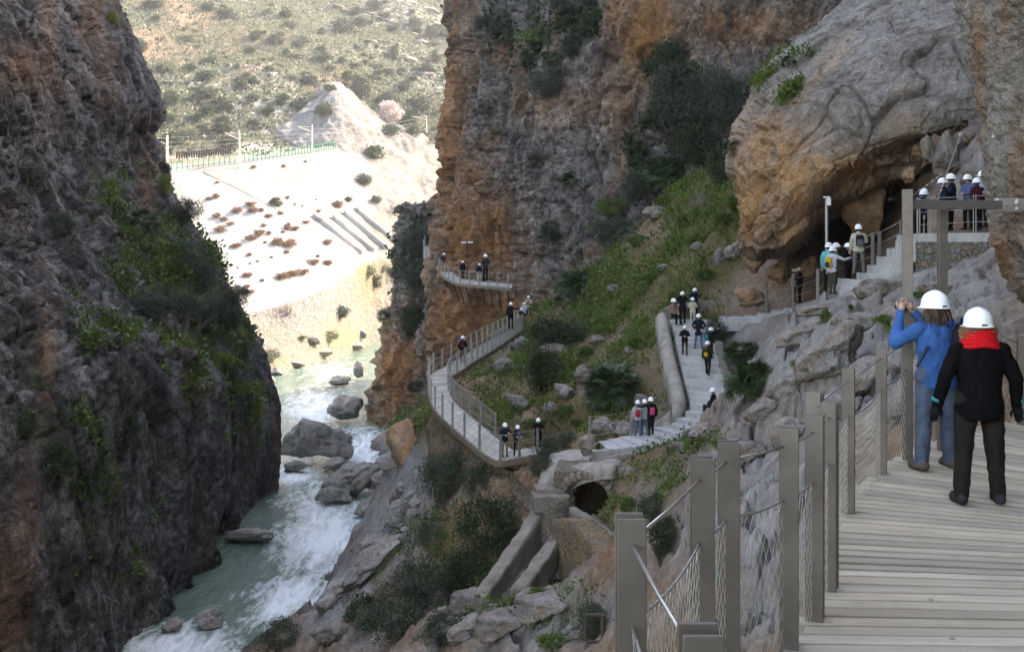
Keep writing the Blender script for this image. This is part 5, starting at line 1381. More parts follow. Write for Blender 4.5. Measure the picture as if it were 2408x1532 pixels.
# ---------------------------------------------------------------- foliage
def leaf_cloud(seed, n, nclump, leaf, wid, squash=.8, clump_r=.3, up=.3, base=.15, hollow=.55, color_noise=True, droop=0.0):
    rs_ = np.random.RandomState(seed)
    c = rs_.normal(size=(nclump, 3)); c /= np.linalg.norm(c, axis=1)[:, None]
    c *= (hollow + (1 - hollow) * rs_.rand(nclump, 1) ** .6) * (1 - clump_r * .7)
    c *= (.8 + .35 * rs_.rand(nclump, 1))
    k = rs_.randint(0, nclump, n)
    o = rs_.normal(size=(n, 3)); o /= np.linalg.norm(o, axis=1)[:, None]
    o *= rs_.rand(n, 1) ** .45 * clump_r * (.6 + .8 * rs_.rand(nclump, 1)[k])
    p_ = c[k] + o
    p_[:, 2] = p_[:, 2] * squash
    dirv = o / clump_r * .8 + c[k] * .6 + rs_.normal(size=(n, 3)) * .55; dirv[:, 2] += up
    dirv /= np.linalg.norm(dirv, axis=1)[:, None]
    side = np.cross(dirv, rs_.normal(size=(n, 3))); side /= np.linalg.norm(side, axis=1)[:, None] + 1e-9
    L = leaf * (.6 + .8 * rs_.rand(n, 1)); Wd = wid * (.6 + .8 * rs_.rand(n, 1))
    a_ = p_; t_ = p_ + dirv * L; m_ = p_ + dirv * L * .5
    V_ = np.stack([a_, m_ + side * Wd, t_, m_ - side * Wd], 1).reshape(-1, 3)
    V_[:, 2] += squash * (1 - base)
    Q_ = np.arange(4 * n).reshape(-1, 4)
    cr_ = rs_.rand(nclump)
    tn = np.repeat(.5 * cr_[k] + .5 * rs_.rand(n), 4)
    return V_, Q_, tn
def cloud_mesh(name, mat, *a, **k):
    V_, Q_, tn = leaf_cloud(*a, **k)
    me = np_mesh(name, V_, Q_, [mat], smooth=False); set_tint(me, np.stack([tn, tn, tn], -1)); return me
M['leaf_olive'] = leaf_mat('olive_leaf', (.018, .028, .014), (.09, .105, .065))
M['leaf_dark'] = leaf_mat('dark_leaf', (.014, .024, .010), (.055, .072, .03))
M['leaf_green'] = leaf_mat('green_leaf', (.028, .06, .010), (.12, .17, .025))
M['leaf_yellow'] = leaf_mat('yellow_green_leaf', (.09, .12, .015), (.20, .20, .03))
M['leaf_palm'] = leaf_mat('palm_leaf', (.018, .038, .012), (.055, .085, .03), .15, .4)
M['leaf_dry'] = leaf_mat('dry_leaf', (.10, .07, .04), (.22, .16, .09))
M['leaf_rust'] = leaf_mat('rust_tuft', (.12, .06, .04), (.24, .15, .10))
M['leaf_pale'] = leaf_mat('pale_scrub_leaf', (.11, .12, .075), (.22, .22, .15))
M['blossom'] = leaf_mat('almond_blossom', (.42, .33, .31), (.62, .54, .52))
M['bark'] = flat_mat('bark', (.11, .085, .065), .9, 0, .3, 6)
M['twig'] = flat_mat('pale_twig', (.26, .215, .18), .9, 0, .25, 6)
CL = {
    'olive': [cloud_mesh('foliage', M['leaf_olive'], 100 + k, 5200, 60, .085, .017, clump_r=.30) for k in range(3)],
    'dark': [cloud_mesh('foliage', M['leaf_dark'], 110 + k, 5200, 55, .085, .022, clump_r=.32) for k in range(3)],
    'green': [cloud_mesh('foliage', M['leaf_green'], 120 + k, 2600, 40, .12, .03, clump_r=.36, squash=.6) for k in range(3)],
    'yellow': [cloud_mesh('foliage', M['leaf_yellow'], 130 + k, 2200, 40, .12, .03, clump_r=.36, squash=.7) for k in range(2)],
    'hill': [cloud_mesh('foliage', M['leaf_olive'], 140 + k, 1500, 34, .16, .05, clump_r=.38, squash=.72) for k in range(3)],
    'hilld': [cloud_mesh('foliage', M['leaf_palm'], 150 + k, 1500, 34, .18, .05, clump_r=.38, squash=.7) for k in range(3)],
    'hillp': [cloud_mesh('foliage', M['leaf_pale'], 160 + k, 1300, 34, .16, .04, clump_r=.38, squash=.66) for k in range(3)],
    'rust': [cloud_mesh('foliage', M['leaf_rust'], 170 + k, 1000, 26, .16, .05, clump_r=.42, squash=.45) for k in range(3)],
    'dry': [cloud_mesh('foliage', M['leaf_dry'], 180 + k, 1800, 40, .13, .014, clump_r=.36) for k in range(2)],
    'blossom': [cloud_mesh('foliage', M['blossom'], 190, 2600, 50, .10, .05, clump_r=.3)],
}
def branch_mb(seed, depth, length, radius, spread, up, mat, nseg=3, kids=3, base_dir=(0, 0, 1), shrink=.68, sides=4):
    r_ = random.Random(seed); mb = MB()
    def grow(p_, d_, L, r0, lev):
        pts = [p_]; rs_ = [r0]; q = p_.copy(); dd = d_.copy()
        for s_ in range(nseg):
            dd = (dd + Vector((r_.gauss(0, .16), r_.gauss(0, .16), r_.gauss(0, .12) + up * .08))).normalized()
            q = q + dd * (L / nseg); pts.append(q.copy()); rs_.append(r0 * (1 - .45 * (s_ + 1) / nseg))
        mb.tube(pts, rs_, sides if lev < 2 else 3, caps=False)
        if lev < depth:
            for c_ in range(kids + (r_.random() < .5)):
                at_ = r_.randint(1, nseg); a_ = Vector((r_.gauss(0, 1), r_.gauss(0, 1), r_.gauss(0, .6))).normalized()
                nd = (dd * (1 - spread) + a_ * spread + Vector((0, 0, up * .35))).normalized()
                grow(pts[at_], nd, L * shrink * r_.uniform(.7, 1.15), rs_[at_] * .62, lev + 1)
    for k in range(1):
        grow(Vector((0, 0, -.1)), Vector(base_dir).normalized(), length, radius, 0)
    return mb
STEM = []
for k in range(2):
    mb = MB()
    for j in range(4):
        m2 = branch_mb(40 + k * 5 + j, 2, .62, .028, .5, .5, None, base_dir=(math.cos(j * 1.7 + k) * .5, math.sin(j * 1.7 + k) * .5, 1), kids=2)
        mb.add(m2.v, m2.f)
    STEM.append(mb.mesh('stem', M['bark']))
BARE = []
for k in range(2):
    mb = MB()
    for j in range(7):
        m2 = branch_mb(70 + k * 9 + j, 4, .55, .016, .55, .4, None, base_dir=(math.cos(j * .95 + k) * .7, math.sin(j * .95 + k) * .7, 1), kids=3, shrink=.72, nseg=3, sides=3)
        mb.add(m2.v, m2.f)
    BARE.append(mb.mesh('twig', M['twig']))
BAREF = []
for k in range(2):
    mb = MB()
    for j in range(7):
        m2 = branch_mb(90 + k * 9 + j, 3, .55, .03, .55, .4, None, base_dir=(math.cos(j * .95 + k) * .7, math.sin(j * .95 + k) * .7, 1), kids=3, shrink=.72, nseg=3, sides=3)
        mb.add(m2.v, m2.f)
    BAREF.append(mb.mesh('twig', M['twig']))
rp = random.Random(5)
ALLS = ['cliff_left', 'cliff_main', 'cliff_spur', 'overhanging_cliff', 'cliff_right', 'ground', 'embankment', 'hill', 'rock_cutting']
def shrub(label, x, y, wp, hp, kind, surf=None, group=None, d=None, stem=True, name='shrub', cat='shrub', zoff=0.0):
    """x, y: centre of the crown in the photograph"""
    yb = y + hp * .42
    if d is None:
        r_ = hit(x, yb, surf or ALLS)
        if r_ is None: return None
        q = r_[0]
    else: q = P(x, yb, d)
    s_ = px(wp, q.y) / 2
    t = tag(empty(name, q, rp.uniform(0, 6.28)), label, cat, group)
    f_ = add_obj('foliage', rp.choice(CL[kind]), t); hz = px(hp, q.y) / 2
    f_.scale = (s_ * 1.05, s_ * 1.05, hz * 1.25)
    if stem and wp > 45 and q.y < 120:
        st = add_obj('stem', rp.choice(STEM), t); st.scale = (s_, s_, hz * 1.3)
    return t
def bare(label, x, y, wp, hp, surf=None, d=None, name='bare_shrub', cat='shrub', group=None):
    yb = y + hp * .45
    r_ = hit(x, yb, surf or ALLS) if d is None else (P(x, yb, d),)
    if r_ is None: return
    q = r_[0]; t = tag(empty(name, q, rp.uniform(0, 6.28)), label, cat, group)
    b_ = add_obj('twig', rp.choice(BARE if q.y < 150 else BAREF), t); b_.scale = (px(wp, q.y) / 2.1, px(wp, q.y) / 2.1, px(hp, q.y) / 1.9)
# fan palms: every fan leaf a piece of its own
mb = MB(); mb.tube([(0, 0, 0), (0, .28, .04), (0, .5, .05)], .012, 3, caps=False)
for k in range(13):
    an = math.radians(-78 + 13 * k); L = .55 * (1 - .25 * abs(an) / 1.4)
    dx, dy = math.sin(an), math.cos(an); w_ = .032
    a_ = Vector((0, .5, .05)); t_ = a_ + Vector((dx * L, dy * L, -.10 - .1 * abs(dx))); m_ = a_ + Vector((dx * L * .45, dy * L * .45, .03)); s_ = Vector((dy, -dx, 0)) * w_
    mb.add([a_, m_ + s_, t_, m_ - s_], [(0, 1, 2, 3)])
FAN = mb.mesh('leaf', M['leaf_palm']); set_tint(FAN, np.repeat(np.random.RandomState(3).rand(len(FAN.vertices), 1), 3, 1))
mb = MB(); mb.tube([(0, 0, -.3), (0, 0, .15), (0, 0, .5)], [.16, .14, .1], 7); TRUNK = mb.mesh('trunk', M['bark'])
def palm(label, x, y, wp, hp, n=70, surf=None, d=None):
    yb = y + hp * .36
    r_ = hit(x, yb, surf or ALLS) if d is None else (P(x, yb, d),)
    if r_ is None: return
    q = r_[0]; t = tag(empty('fan_palm', q, rp.uniform(0, 6.28)), label, 'palm'); s_ = px(wp, q.y) / 2
    tr = add_obj('trunk', TRUNK, t); tr.scale = (s_ * .8, s_ * .8, s_ * .9)
    for k in range(n):
        el = math.asin(rp.uniform(-.55, 1)); az = rp.uniform(0, 6.283)
        l_ = add_obj('leaf', FAN, t)
        st = Vector((math.cos(az) * .12, math.sin(az) * .12, .45 + rp.uniform(-.1, .25))) * s_
        l_.location = st; l_.rotation_euler = (el, rp.uniform(-.7, .7), az - math.pi / 2)
        l_.scale = [s_ * rp.uniform(.75, 1.05)] * 3
palm('large dark fan palm on the slope above the three hikers', 1440, 895, 150, 160, 130)
palm('large dark fan palm beside the grey cliff, upper left of the green slope', 1358, 668, 115, 120, 100)
palm('fan palm growing on a ledge at the top of the green slope', 1565, 410, 110, 105, 90)
palm('small fan palm hanging on the big cliff face', 1345, 420, 58, 62, 50)
palm('fan palm beside the sitting man on the stepped footpath', 1765, 905, 140, 100, 100)
palm('fan palm right of the stepped footpath, above the sitting man', 1745, 830, 100, 100, 80)
palm('fan palm at the left edge of the overhanging rock', 1725, 335, 60, 80, 50)
palm('fan palm on the left cliff ledge, below the skyline', 335, 520, 84, 84, 70)
palm('small fan palm at the left shoulder of the overhanging rock', 1855, 145, 40, 36, 36)
# shrubs on the right bank
S = shrub
S('dense dark shrub below the large palm on the slope', 1310, 785, 155, 95, 'dark', ['ground'])
S('dark feathery shrub at the inside of the boardwalk bend', 1275, 870, 110, 120, 'dark', ['ground'])
S('round dark green shrub beside the stepped footpath', 1683, 782, 62, 76, 'dark', ['ground'])
S('large dark shrub on the big cliff, left of the overhanging rock', 1615, 235, 190, 210, 'olive')
S('dark shrub on the big cliff above the large one', 1580, 140, 130, 100, 'dark')
S('shrub hanging between the big cliff and the overhanging rock', 1690, 240, 120, 180, 'olive')
S('dark shrub on the big cliff above the ledge palm', 1640, 345, 150, 110, 'dark')
S('shrub filling the cleft at the foot of the overhanging rock', 1700, 395, 90, 110, 'dark')
S('green shrub high on the big cliff near the top edge', 1270, 80, 110, 66, 'green')
S('small dark shrub right of the high green one', 1348, 108, 60, 60, 'dark')
S('grey olive shrub on the upper middle of the big cliff', 1295, 195, 96, 80, 'olive')
S('shrub at the top edge of the big cliff', 1345, 8, 110, 60, 'dark')
S('shrub on the big cliff near its upper left crack', 1150, 55, 80, 50, 'olive')
S('low shrub at the foot of the big cliff', 1440, 545, 120, 80, 'olive')
S('small shrub hanging on the grey cliff left of the low shrubs', 1300, 545, 64, 64, 'dark')
S('green yellow shrub on the cliff ledge above the slope', 1440, 480, 80, 60, 'green')
S('dark shrub at the upper corner of the slope and cliff', 1500, 430, 90, 90, 'olive')
bare('grey leafless shrub on the big cliff', 1425, 420, 130, 130)
bare('leafless shrub at the top of the slope', 1650, 440, 110, 110)
GB = []
for i, (x, y, w_, h_) in enumerate([(1470, 720, 56, 36), (1590, 690, 50, 30), (1420, 770, 70, 30), (1500, 800, 60, 30), (1380, 820, 60, 30), (1330, 960, 50, 30), (1640, 560, 60, 36), (1700, 510, 60, 50), (1590, 560, 60, 30), (1530, 650, 60, 30), (1660, 640, 60, 40), (1480, 880, 50, 40), (1250, 990, 60, 24), (1360, 990, 40, 24), (1730, 470, 60, 60), (1560, 470, 50, 40), (1610, 510, 50, 26), (1500, 560, 60, 36)]):
    GB.append((x, y, w_, h_))
ORD = 'first second third fourth fifth sixth seventh eighth ninth tenth eleventh twelfth thirteenth fourteenth fifteenth sixteenth seventeenth eighteenth'.split()
for i, (x, y, w_, h_) in enumerate(sorted(GB)):
    S('%s low green bush from the left on the grassy slope' % ORD[i], x, y, w_, h_, 'green', ['ground'], 'green bushes on the slope', stem=False, name='bush')
S('oleander thicket in front of the man with a camera', 1310, 1052, 130, 84, 'olive', d=50.5)
S('oleander bush below the plank landing', 1272, 1095, 80, 66, 'olive', d=47.5)
S('green bush behind the standing boulder', 1408, 1050, 34, 40, 'green', d=45.5, stem=False)
S('tall olive shrub below the curved boardwalk wall', 1050, 1130, 140, 160, 'olive', d=54)
S('olive shrub right of the tall one under the wall', 1130, 1135, 100, 90, 'olive', d=52)
S('broad dark shrub left of the long buttress', 1150, 1235, 170, 150, 'dark', d=46)
S('olive shrub on the bank, above the dark rocks', 1030, 1265, 170, 130, 'olive', d=51)
S('wide shrub thicket on the lower bank', 1000, 1370, 200, 120, 'olive')
S('shrub thicket on the lower bank, right part', 1085, 1350, 150, 120, 'dark')
S('shrub at the bottom edge of the lower bank', 930, 1460, 180, 110, 'olive')
S('shrub at the bottom edge beside the pale flat rock', 860, 1440, 130, 90, 'dark')
S('twiggy shrub at the water edge, bottom of the river', 655, 1495, 130, 80, 'olive', ['ground', 'river'])
S('bottom shrub left of the pale grass rocks', 1040, 1480, 130, 80, 'olive')
S('dry rust coloured shrub on the lower bank', 905, 1390, 80, 70, 'dry')
S('bright green tuft in front of the right buttress', 1262, 1392, 64, 44, 'green', stem=False)
S('grey shrub behind the empty rusty frame', 1395, 1460, 100, 110, 'olive')
S('low green bush on the rocks at the bottom, centre', 1200, 1470, 50, 34, 'green', stem=False)
S('low green bush at the bottom by the railing', 1300, 1500, 90, 40, 'green', stem=False)
S('dark shrub behind the nearest railing post', 1530, 1190, 90, 80, 'olive')
S('shrub behind the second railing post', 1560, 1260, 80, 110, 'dark')
S('low shrub right of the tunnel mouth', 1480, 1180, 60, 50, 'green')
bare('leafless twigs standing in the river beside the dark rocks', 840, 1225, 90, 90, ['river', 'ground'])
bare('leafless twigs at the edge of the white water', 770, 1380, 80, 90, ['river', 'ground'])
bare('leafless twigs at the bottom of the bank', 720, 1470, 90, 80, ['river', 'ground'])
for (x, y, w_, h_, lb) in [(1942, 738, 30, 44, 'small tuft on the grey slabs, left'), (2085, 748, 66, 36, 'long grassy tuft on the grey slabs beside the tall frame'), (2030, 742, 34, 24, 'dry tuft left of the long grassy one'), (1880, 850, 40, 40, 'tuft in the crack of the slab above the railing'), (2000, 720, 14, 20, 'tiny tuft on the slab, centre'), (2160, 690, 40, 24, 'yellow green tuft between the two tall posts'), (2015, 890, 40, 40, 'tuft behind the railing net'), (1700, 1040, 60, 40, 'low shrub at the foot of the slabs')]:
    S(lb, x, y, w_, h_, 'green', ['ground'], stem=False, name='tuft', cat='plant')
# spur and far bank plants
S('round dark bush beside the high boardwalk, on the spur', 985, 650, 70, 76, 'dark', d=124)
S('dark bush on the spur under the lookout', 980, 565, 66, 76, 'olive', d=128)
S('dark bush low on the spur', 972, 755, 70, 84, 'dark')
S('small bush at the left edge of the spur', 905, 742, 44, 40, 'olive')
S('small bush on the orange face of the spur', 975, 908, 40, 34, 'dark')
S('low bush at the upper left of the spur', 935, 640, 50, 40, 'olive')
# left cliff plants
for (x, y, w_, h_, k_, lb) in [(530, 740, 90, 80, 'dark', 'dark bush on the edge of the left ledge'), (470, 660, 90, 70, 'olive', 'bush between the two trees of the left ledge'), (555, 905, 80, 64, 'green', 'green bush on the second lobe of the left cliff'), (600, 960, 44, 50, 'yellow', 'yellow green bush near the right edge of the left cliff'),
        (265, 42, 46, 36, 'yellow', 'bright bush on the sunlit top of the left cliff'), (388, 432, 44, 60, 'yellow', 'sunlit bush on the far edge of the left cliff'), (70, 410, 100, 60, 'olive', 'grey bush hanging at the left edge of the cliff'), (145, 525, 90, 60, 'olive', 'grey bush on the middle of the left cliff'), (520, 845, 60, 50, 'yellow', 'yellow bush above the second lobe'), (410, 700, 90, 60, 'green', 'green ivy bush beside the lower tree'),
        (120, 1080, 110, 90, 'dark', 'dark bush low on the left cliff'), (210, 1130, 80, 90, 'dark', 'dark ivy bush on the shaded left cliff'), (300, 540, 60, 40, 'green', 'small green bush left of the ledge palm'), (300, 1000, 60, 60, 'dark', 'dark bush on the steep left face'), (60, 1000, 60, 70, 'dark', 'dark bush at the left border, mid height'), (560, 820, 60, 60, 'dark', 'dark bush on the right slope of the left cliff'), (470, 800, 70, 50, 'green', 'ivy bush on the first lobe top')]:
    S(lb, x, y, w_, h_, k_, ['cliff_left'])
def tree(label, xb, yb, parts, surf=('cliff_left',), d=None):
    r_ = hit(xb, yb, list(surf)) if d is None else (P(xb, yb, d),)
    q = r_[0]; d = q.y - .6; q = P(xb, yb, d)
    t = tag(empty('tree', q), label, 'tree')
    c0 = P(parts[0][0], parts[0][1], d) - q
    mb = MB()
    for i, (x, y, w_, h_) in enumerate(parts):
        c_ = P(x, y, d) - q; mid = c_ * .45 + Vector((rp.uniform(-.2, .2), rp.uniform(-.2, .2), -.1))
        mb.tube([Vector((0, 0, -.3)), mid, c_ * .8, c_], [.16, .11, .07, .03], 6)
        for j in range(6):
            e = c_ + Vector((rp.uniform(-1, 1) * px(w_, d) * .4, rp.uniform(-.5, .5) * px(w_, d) * .4, rp.uniform(-.2, .8) * px(h_, d) * .4))
            mb.tube([mid.lerp(c_, rp.uniform(.2, .9)), c_.lerp(e, .5), e], [.05, .035, .012], 4)
    mb.build('trunk', M['bark'], t)
    for i, (x, y, w_, h_) in enumerate(parts):
        f_ = add_obj('crown', CL['olive'][i % 3], t, P(x, y, d) - q - Vector((0, 0, px(h_, d) * .42))); f_.scale = (px(w_, d) / 2 * 1.05, px(w_, d) / 2 * .9, px(h_, d) / 2 * 1.2); f_.rotation_euler = (0, 0, i * 2.1)
tree('slender olive tree with a dark trunk on the left cliff ledge', 445, 668, [(430, 600, 125, 90), (395, 630, 70, 60), (475, 640, 70, 50)])
tree('lower olive tree leaning over the edge of the left cliff', 428, 800, [(395, 705, 140, 80), (450, 720, 80, 60), (350, 715, 70, 50)])
tree('olive tree with an outstretched branch on the left cliff', 462, 770, [(525, 705, 120, 64), (560, 690, 70, 50), (480, 730, 70, 50)])
tree('small tree on the skyline of the left cliff', 425, 545, [(440, 490, 84, 60), (425, 515, 80, 50)])

# ivy and ground cover on the rocks: too fine to count
def cover(name, label, src, ch, thr, n, leaf, wid, mat, seed, off=.05, ymin=None):
    me = bpy.data.objects[src].data; N = len(me.vertices)
    co = np.zeros(N * 3, np.float32); me.vertices.foreach_get('co', co); co = co.reshape(-1, 3)
    no = np.zeros(N * 3, np.float32); me.vertices.foreach_get('normal', no); no = no.reshape(-1, 3)
    tc = np.zeros(N * 4, np.float32); me.attributes['tint'].data.foreach_get('color', tc); tc = tc.reshape(-1, 4)
    rs_ = np.random.RandomState(seed)
    x, y = pix(co); inn = (x > -40) & (x < 2450) & (y > -40) & (y < 1580)
    w_ = np.where(inn, np.clip(tc[:, ch] - thr, 0, 1) if ch is not None else 1.0, 0) * np.clip(.4 + no[:, 2], .1, 1) * sstep(-.1, .35, fbm(co * .55 + seed, 3) + .12)
    if src == 'ground': w_ = w_ * sstep(1.1, 1.6, PATHD) * np.where((co[:, 1] < 14), 0, 1)
    k = rs_.choice(N, n, p=w_ / w_.sum())
    d_ = co[k, 1:2]
    sz = np.clip(d_ / 55.0, .5, 2.4)
    if src == 'hill': sz = np.full_like(d_, 1.0)
    p_ = co[k] + rs_.normal(size=(n, 3)) * .18 * sz + no[k] * off * rs_.rand(n, 1) * 3
    dirv = no[k] * .5 + rs_.normal(size=(n, 3)) * .6 + np.array([0, 0, .5]); dirv /= np.linalg.norm(dirv, axis=1)[:, None]
    side = np.cross(dirv, rs_.normal(size=(n, 3))); side /= np.linalg.norm(side, axis=1)[:, None] + 1e-9
    L = leaf * sz * (.5 + rs_.rand(n, 1)); Wd = wid * sz * (.5 + rs_.rand(n, 1)); m_ = p_ + dirv * L * .5
    V_ = np.stack([p_, m_ + side * Wd, p_ + dirv * L, m_ - side * Wd], 1).reshape(-1, 3)
    me2 = np_mesh(name, V_, np.arange(4 * n).reshape(-1, 4), [M[mat]], smooth=False)
    cn = sstep(-.4, .4, fbm(p_ * .5 + 3, 2)); tn = np.repeat(.6 * cn + .4 * rs_.rand(n), 4)
    set_tint(me2, np.stack([tn, tn, tn], -1))
    tag(add_obj(name, me2), label, 'ground cover', kind='stuff')
cover('ground_cover', 'low green leaves and grass covering the slopes of the right bank', 'ground', 2, .10, 90000, .19, .05, 'leaf_green', 1)
cover('dry_grass', 'dry straw coloured grass among the green on the slopes', 'ground', 2, .05, 16000, .26, .018, 'leaf_dry', 5)
cover('ivy', 'ivy and grass clinging to the left cliff', 'cliff_left', 2, .12, 34000, .22, .07, 'leaf_green', 2)
cover('ivy', 'dark ivy clinging to the big cliff', 'cliff_main', 2, .12, 16000, .26, .08, 'leaf_dark', 3)
cover('ivy', 'ivy on the spur above the river', 'cliff_spur', 2, .2, 2500, .26, .08, 'leaf_dark', 4)
cover('moss', 'grass tufts in the cracks of the overhanging rock', 'overhanging_cliff', 2, .25, 3000, .22, .05, 'leaf_green', 6)
cover('scrub', 'grey green scrub and dry grass covering the far hillside', 'hill', None, 0, 30000, .9, .30, 'leaf_pale', 8)
cover('scrub', 'low dark scrub scattered over the far hillside', 'hill', None, 0, 22000, .8, .30, 'leaf_olive', 12)
# ---------------------------------------------------------------- people
_cm = {}
def cloth(col, rough=.85, var=.22, sc=9.0):
    k = (tuple(col), rough)
    if k not in _cm:
        b = NB('cloth_%d' % len(_cm)); p = b.pos(obj=True)
        n = b.noise(p, sc, 4, .6); n2 = b.noise(p, 180, 2, .5)
        c = b.mix(b.ramp(n, [(.3, 0), (.7, 1)]), tuple(q * (1 - var) for q in col), tuple(min(1, q * (1 + var)) for q in col))
        _cm[k] = b.bsdf(c, rough, 0, b.bump(b.math('MULTIPLY_ADD', n, 1.0, b.math('MULTIPLY', n2, .12)), .5, .02), .06)
    return _cm[k]
M['skin'] = flat_mat('skin', (.42, .26, .19), .6, 0, .1, 14)
M['hair'] = flat_mat('dark_hair', (.03, .02, .014), .6, 0, .4, 40)
M['eye'] = flat_mat('eye', (.02, .015, .012), .3)
M['lip'] = flat_mat('lip', (.30, .12, .10), .6)
b = NB('helmet_shell'); M['helmet'] = b.bsdf((.80, .80, .80), .28, 0, None, .5)
M['helmet_label'] = flat_mat('helmet_label', (.05, .05, .06), .5)
M['black'] = flat_mat('black_plastic', (.012, .012, .013), .4)

def cap_geo(mb, a, b_, ra, rb, mi, n=10):
    a, b_ = Vector(a), Vector(b_)
    d_ = b_ - a; L = d_.length
    if L < 1e-5: mb.ell(a, (ra, ra, ra), n, 6, mi=mi); return
    q = d_.to_track_quat('Z', 'Y').to_matrix()
    pts, rs_ = [], []
    for k in range(4): 
        an = -math.pi / 2 + (math.pi / 2) * k / 3; pts.append((math.sin(an) * ra, max(.001, math.cos(an) * ra)))
    for k in range(4):
        an = (math.pi / 2) * k / 3; pts.append((L + math.sin(an) * rb, max(.001, math.cos(an) * rb)))
    vs, fs = [], []
    for (z, r) in pts:
        for k in range(n):
            t = 2 * math.pi * k / n; vs.append(a + q @ Vector((r * math.cos(t), r * math.sin(t), z)))
    for j in range(len(pts) - 1):
        for k in range(n):
            k2 = (k + 1) % n; fs.append((j * n + k, j * n + k2, j * n + n + k2, j * n + n + k))
    fs.append(tuple(range(n - 1, -1, -1))); fs.append(tuple((len(pts) - 1) * n + k for k in range(n)))
    mb.add(vs, fs, mi)
ARMS = {'down': ((.25, -.03, 1.14), (.265, .05, .89)), 'pocket': ((.30, -.08, 1.15), (.19, .10, .97)), 'bent': ((.27, -.01, 1.15), (.08, .22, 1.12)),
        'camera': ((.29, .15, 1.24), (.07, .23, 1.50)), 'out': ((.38, .14, 1.27), (.50, .36, 1.33)), 'up': ((.30, .20, 1.42), (.22, .34, 1.66)), 'point': ((.30, .16, 1.25), (.10, .42, 1.28)),
        'behind': ((.27, -.12, 1.15), (.10, -.18, 1.02)), 'lap': ((.25, .05, 1.14), (.12, .26, 1.0)), 'rail': ((.28, .10, 1.16), (.16, .36, 1.12)), 'around': ((.40, .02, 1.30), (.62, .06, 1.30)), 'wide': ((.285, -.02, 1.12), (.345, .05, .88))}
def person_mesh(pose, jacket, trousers, shoes=(.03, .025, .022), bulk=1.0, voxel=.03, coat=.80, gloves=None, wrinkle=.0, lean=0.0, head_yaw=0.0, head_pitch=0.0, sleeve=True, hairc=None):
    armL, armR, legs = pose
    seg = []    # (a, b, ra, rb, mat)  mats: 0 jacket 1 trousers 2 skin 3 shoes 4 glove
    J, T, SK, SH, GL = 0, 1, 2, 3, 4
    sit = legs == 'sit'
    dzs = -.46 if sit else 0.0
    def up(v, k=1.0):
        x, y, z = v; z2 = z + dzs
        h = max(0, z - .92); y2 = y + lean * h
        return Vector((x, y2, z2 - abs(lean) * h * .15))
    hip = [Vector((-.095 * bulk, 0, .90 + dzs)), Vector((.095 * bulk, 0, .90 + dzs))]
    if legs == 'stand': kn, an = [(-.105, .02, .48), (.105, .02, .48)], [(-.11, 0, .08), (.11, 0, .08)]
    elif legs == 'wide': kn, an = [(-.13, .02, .48), (.14, .02, .48)], [(-.15, .02, .08), (.18, .05, .08)]
    elif legs == 'walk': kn, an = [(-.10, .16, .50), (.10, -.02, .47)], [(-.10, .22, .09), (.10, -.25, .13)]
    elif legs == 'close': kn, an = [(-.08, .02, .48), (.08, .02, .48)], [(-.075, 0, .08), (.075, .02, .08)]
    elif sit: kn, an = [(-.12, .42, .46), (.12, .40, .46)], [(-.12, .46, .07), (.13, .40, .07)]
    for s_ in (0, 1):
        k_, a_ = Vector(kn[s_]), Vector(an[s_])
        seg += [(hip[s_], k_, .095 * bulk, .068 * bulk, T), (k_, a_, .066 * bulk, .055 * bulk, T), (a_ + Vector((0, -.05, -.03)), a_ + Vector((0 + .02 * (s_ * 2 - 1), .13, -.035)), .045, .04, SH)]
    torso_ids = set(range(len(seg), len(seg) + 4))
    seg += [(up((0, 0, .93)), up((0, 0, 1.08)), .15 * bulk, .145 * bulk, J), (up((0, .005, 1.1)), up((0, 0, 1.30)), .15 * bulk, .165 * bulk, J), (up((-.12 * bulk, 0, 1.34)), up((.12 * bulk, 0, 1.34)), .10 * bulk, .10 * bulk, J),
            (up((-.075, 0, coat + .09)), up((.075, 0, coat + .09)), .125 * bulk, .125 * bulk, J), (up((0, 0, 1.40)), up((0, .02, 1.52)), .06, .052, SK)]
    if not sit and coat > .79: seg.append((hip[0], hip[1], .105 * bulk, .105 * bulk, T))
    hands = []
    for s_, arm in ((-1, armL), (1, armR)):
        e, w_ = ARMS[arm] if isinstance(arm, str) else arm
        kx = 1 + (bulk - 1) * .5; sh = up((s_ * .175 * kx, 0, 1.365)); e = up((s_ * e[0] * (kx if e[0] > .2 else 1), e[1], e[2])); w_ = up((s_ * w_[0], w_[1], w_[2]))
        d_ = (w_ - e).normalized(); hd = w_ + d_ * .09
        kb = 1 + (bulk - 1) * .6; seg += [(sh, e, .064 * kb, .054 * kb, J), (e, w_, .053 * kb, .043, J)]
        hands.append((w_, d_, s_))
    hc = up((0, .03, 1.575)); Ry = Matrix.Rotation(head_yaw, 3, 'Z') @ Matrix.Rotation(head_pitch, 3, 'X')
    hp = lambda v: hc + Ry @ Vector(v)
    seg += [(hp((0, -.015, .03)), hp((0, .01, .02)), .093, .09, SK), (hp((0, .03, -.05)), hp((0, .05, -.075)), .065, .045, SK), (hp((0, .098, -.005)), hp((0, .112, -.03)), .012, .017, SK), (hp((-.092, 0, -.02)), hp((-.094, -.008, .015)), .014, .016, SK), (hp((.092, 0, -.02)), hp((.094, -.008, .015)), .014, .016, SK)]
    hm = GL if gloves else SK
    fine = voxel < .015
    for (w_, d_, s_) in hands:
        side = d_.cross(Vector((0, 0, 1)) if abs(d_.z) < .8 else Vector((0, 1, 0))).normalized(); up_ = side.cross(d_)
        seg.append((w_, w_ + d_ * .085, .034, .04, hm))
    mb = MB()
    geo = [s_ for i_, s_ in enumerate(seg) if i_ not in torso_ids]
    for sgm in geo: cap_geo(mb, *sgm, n=14 if fine else 9)
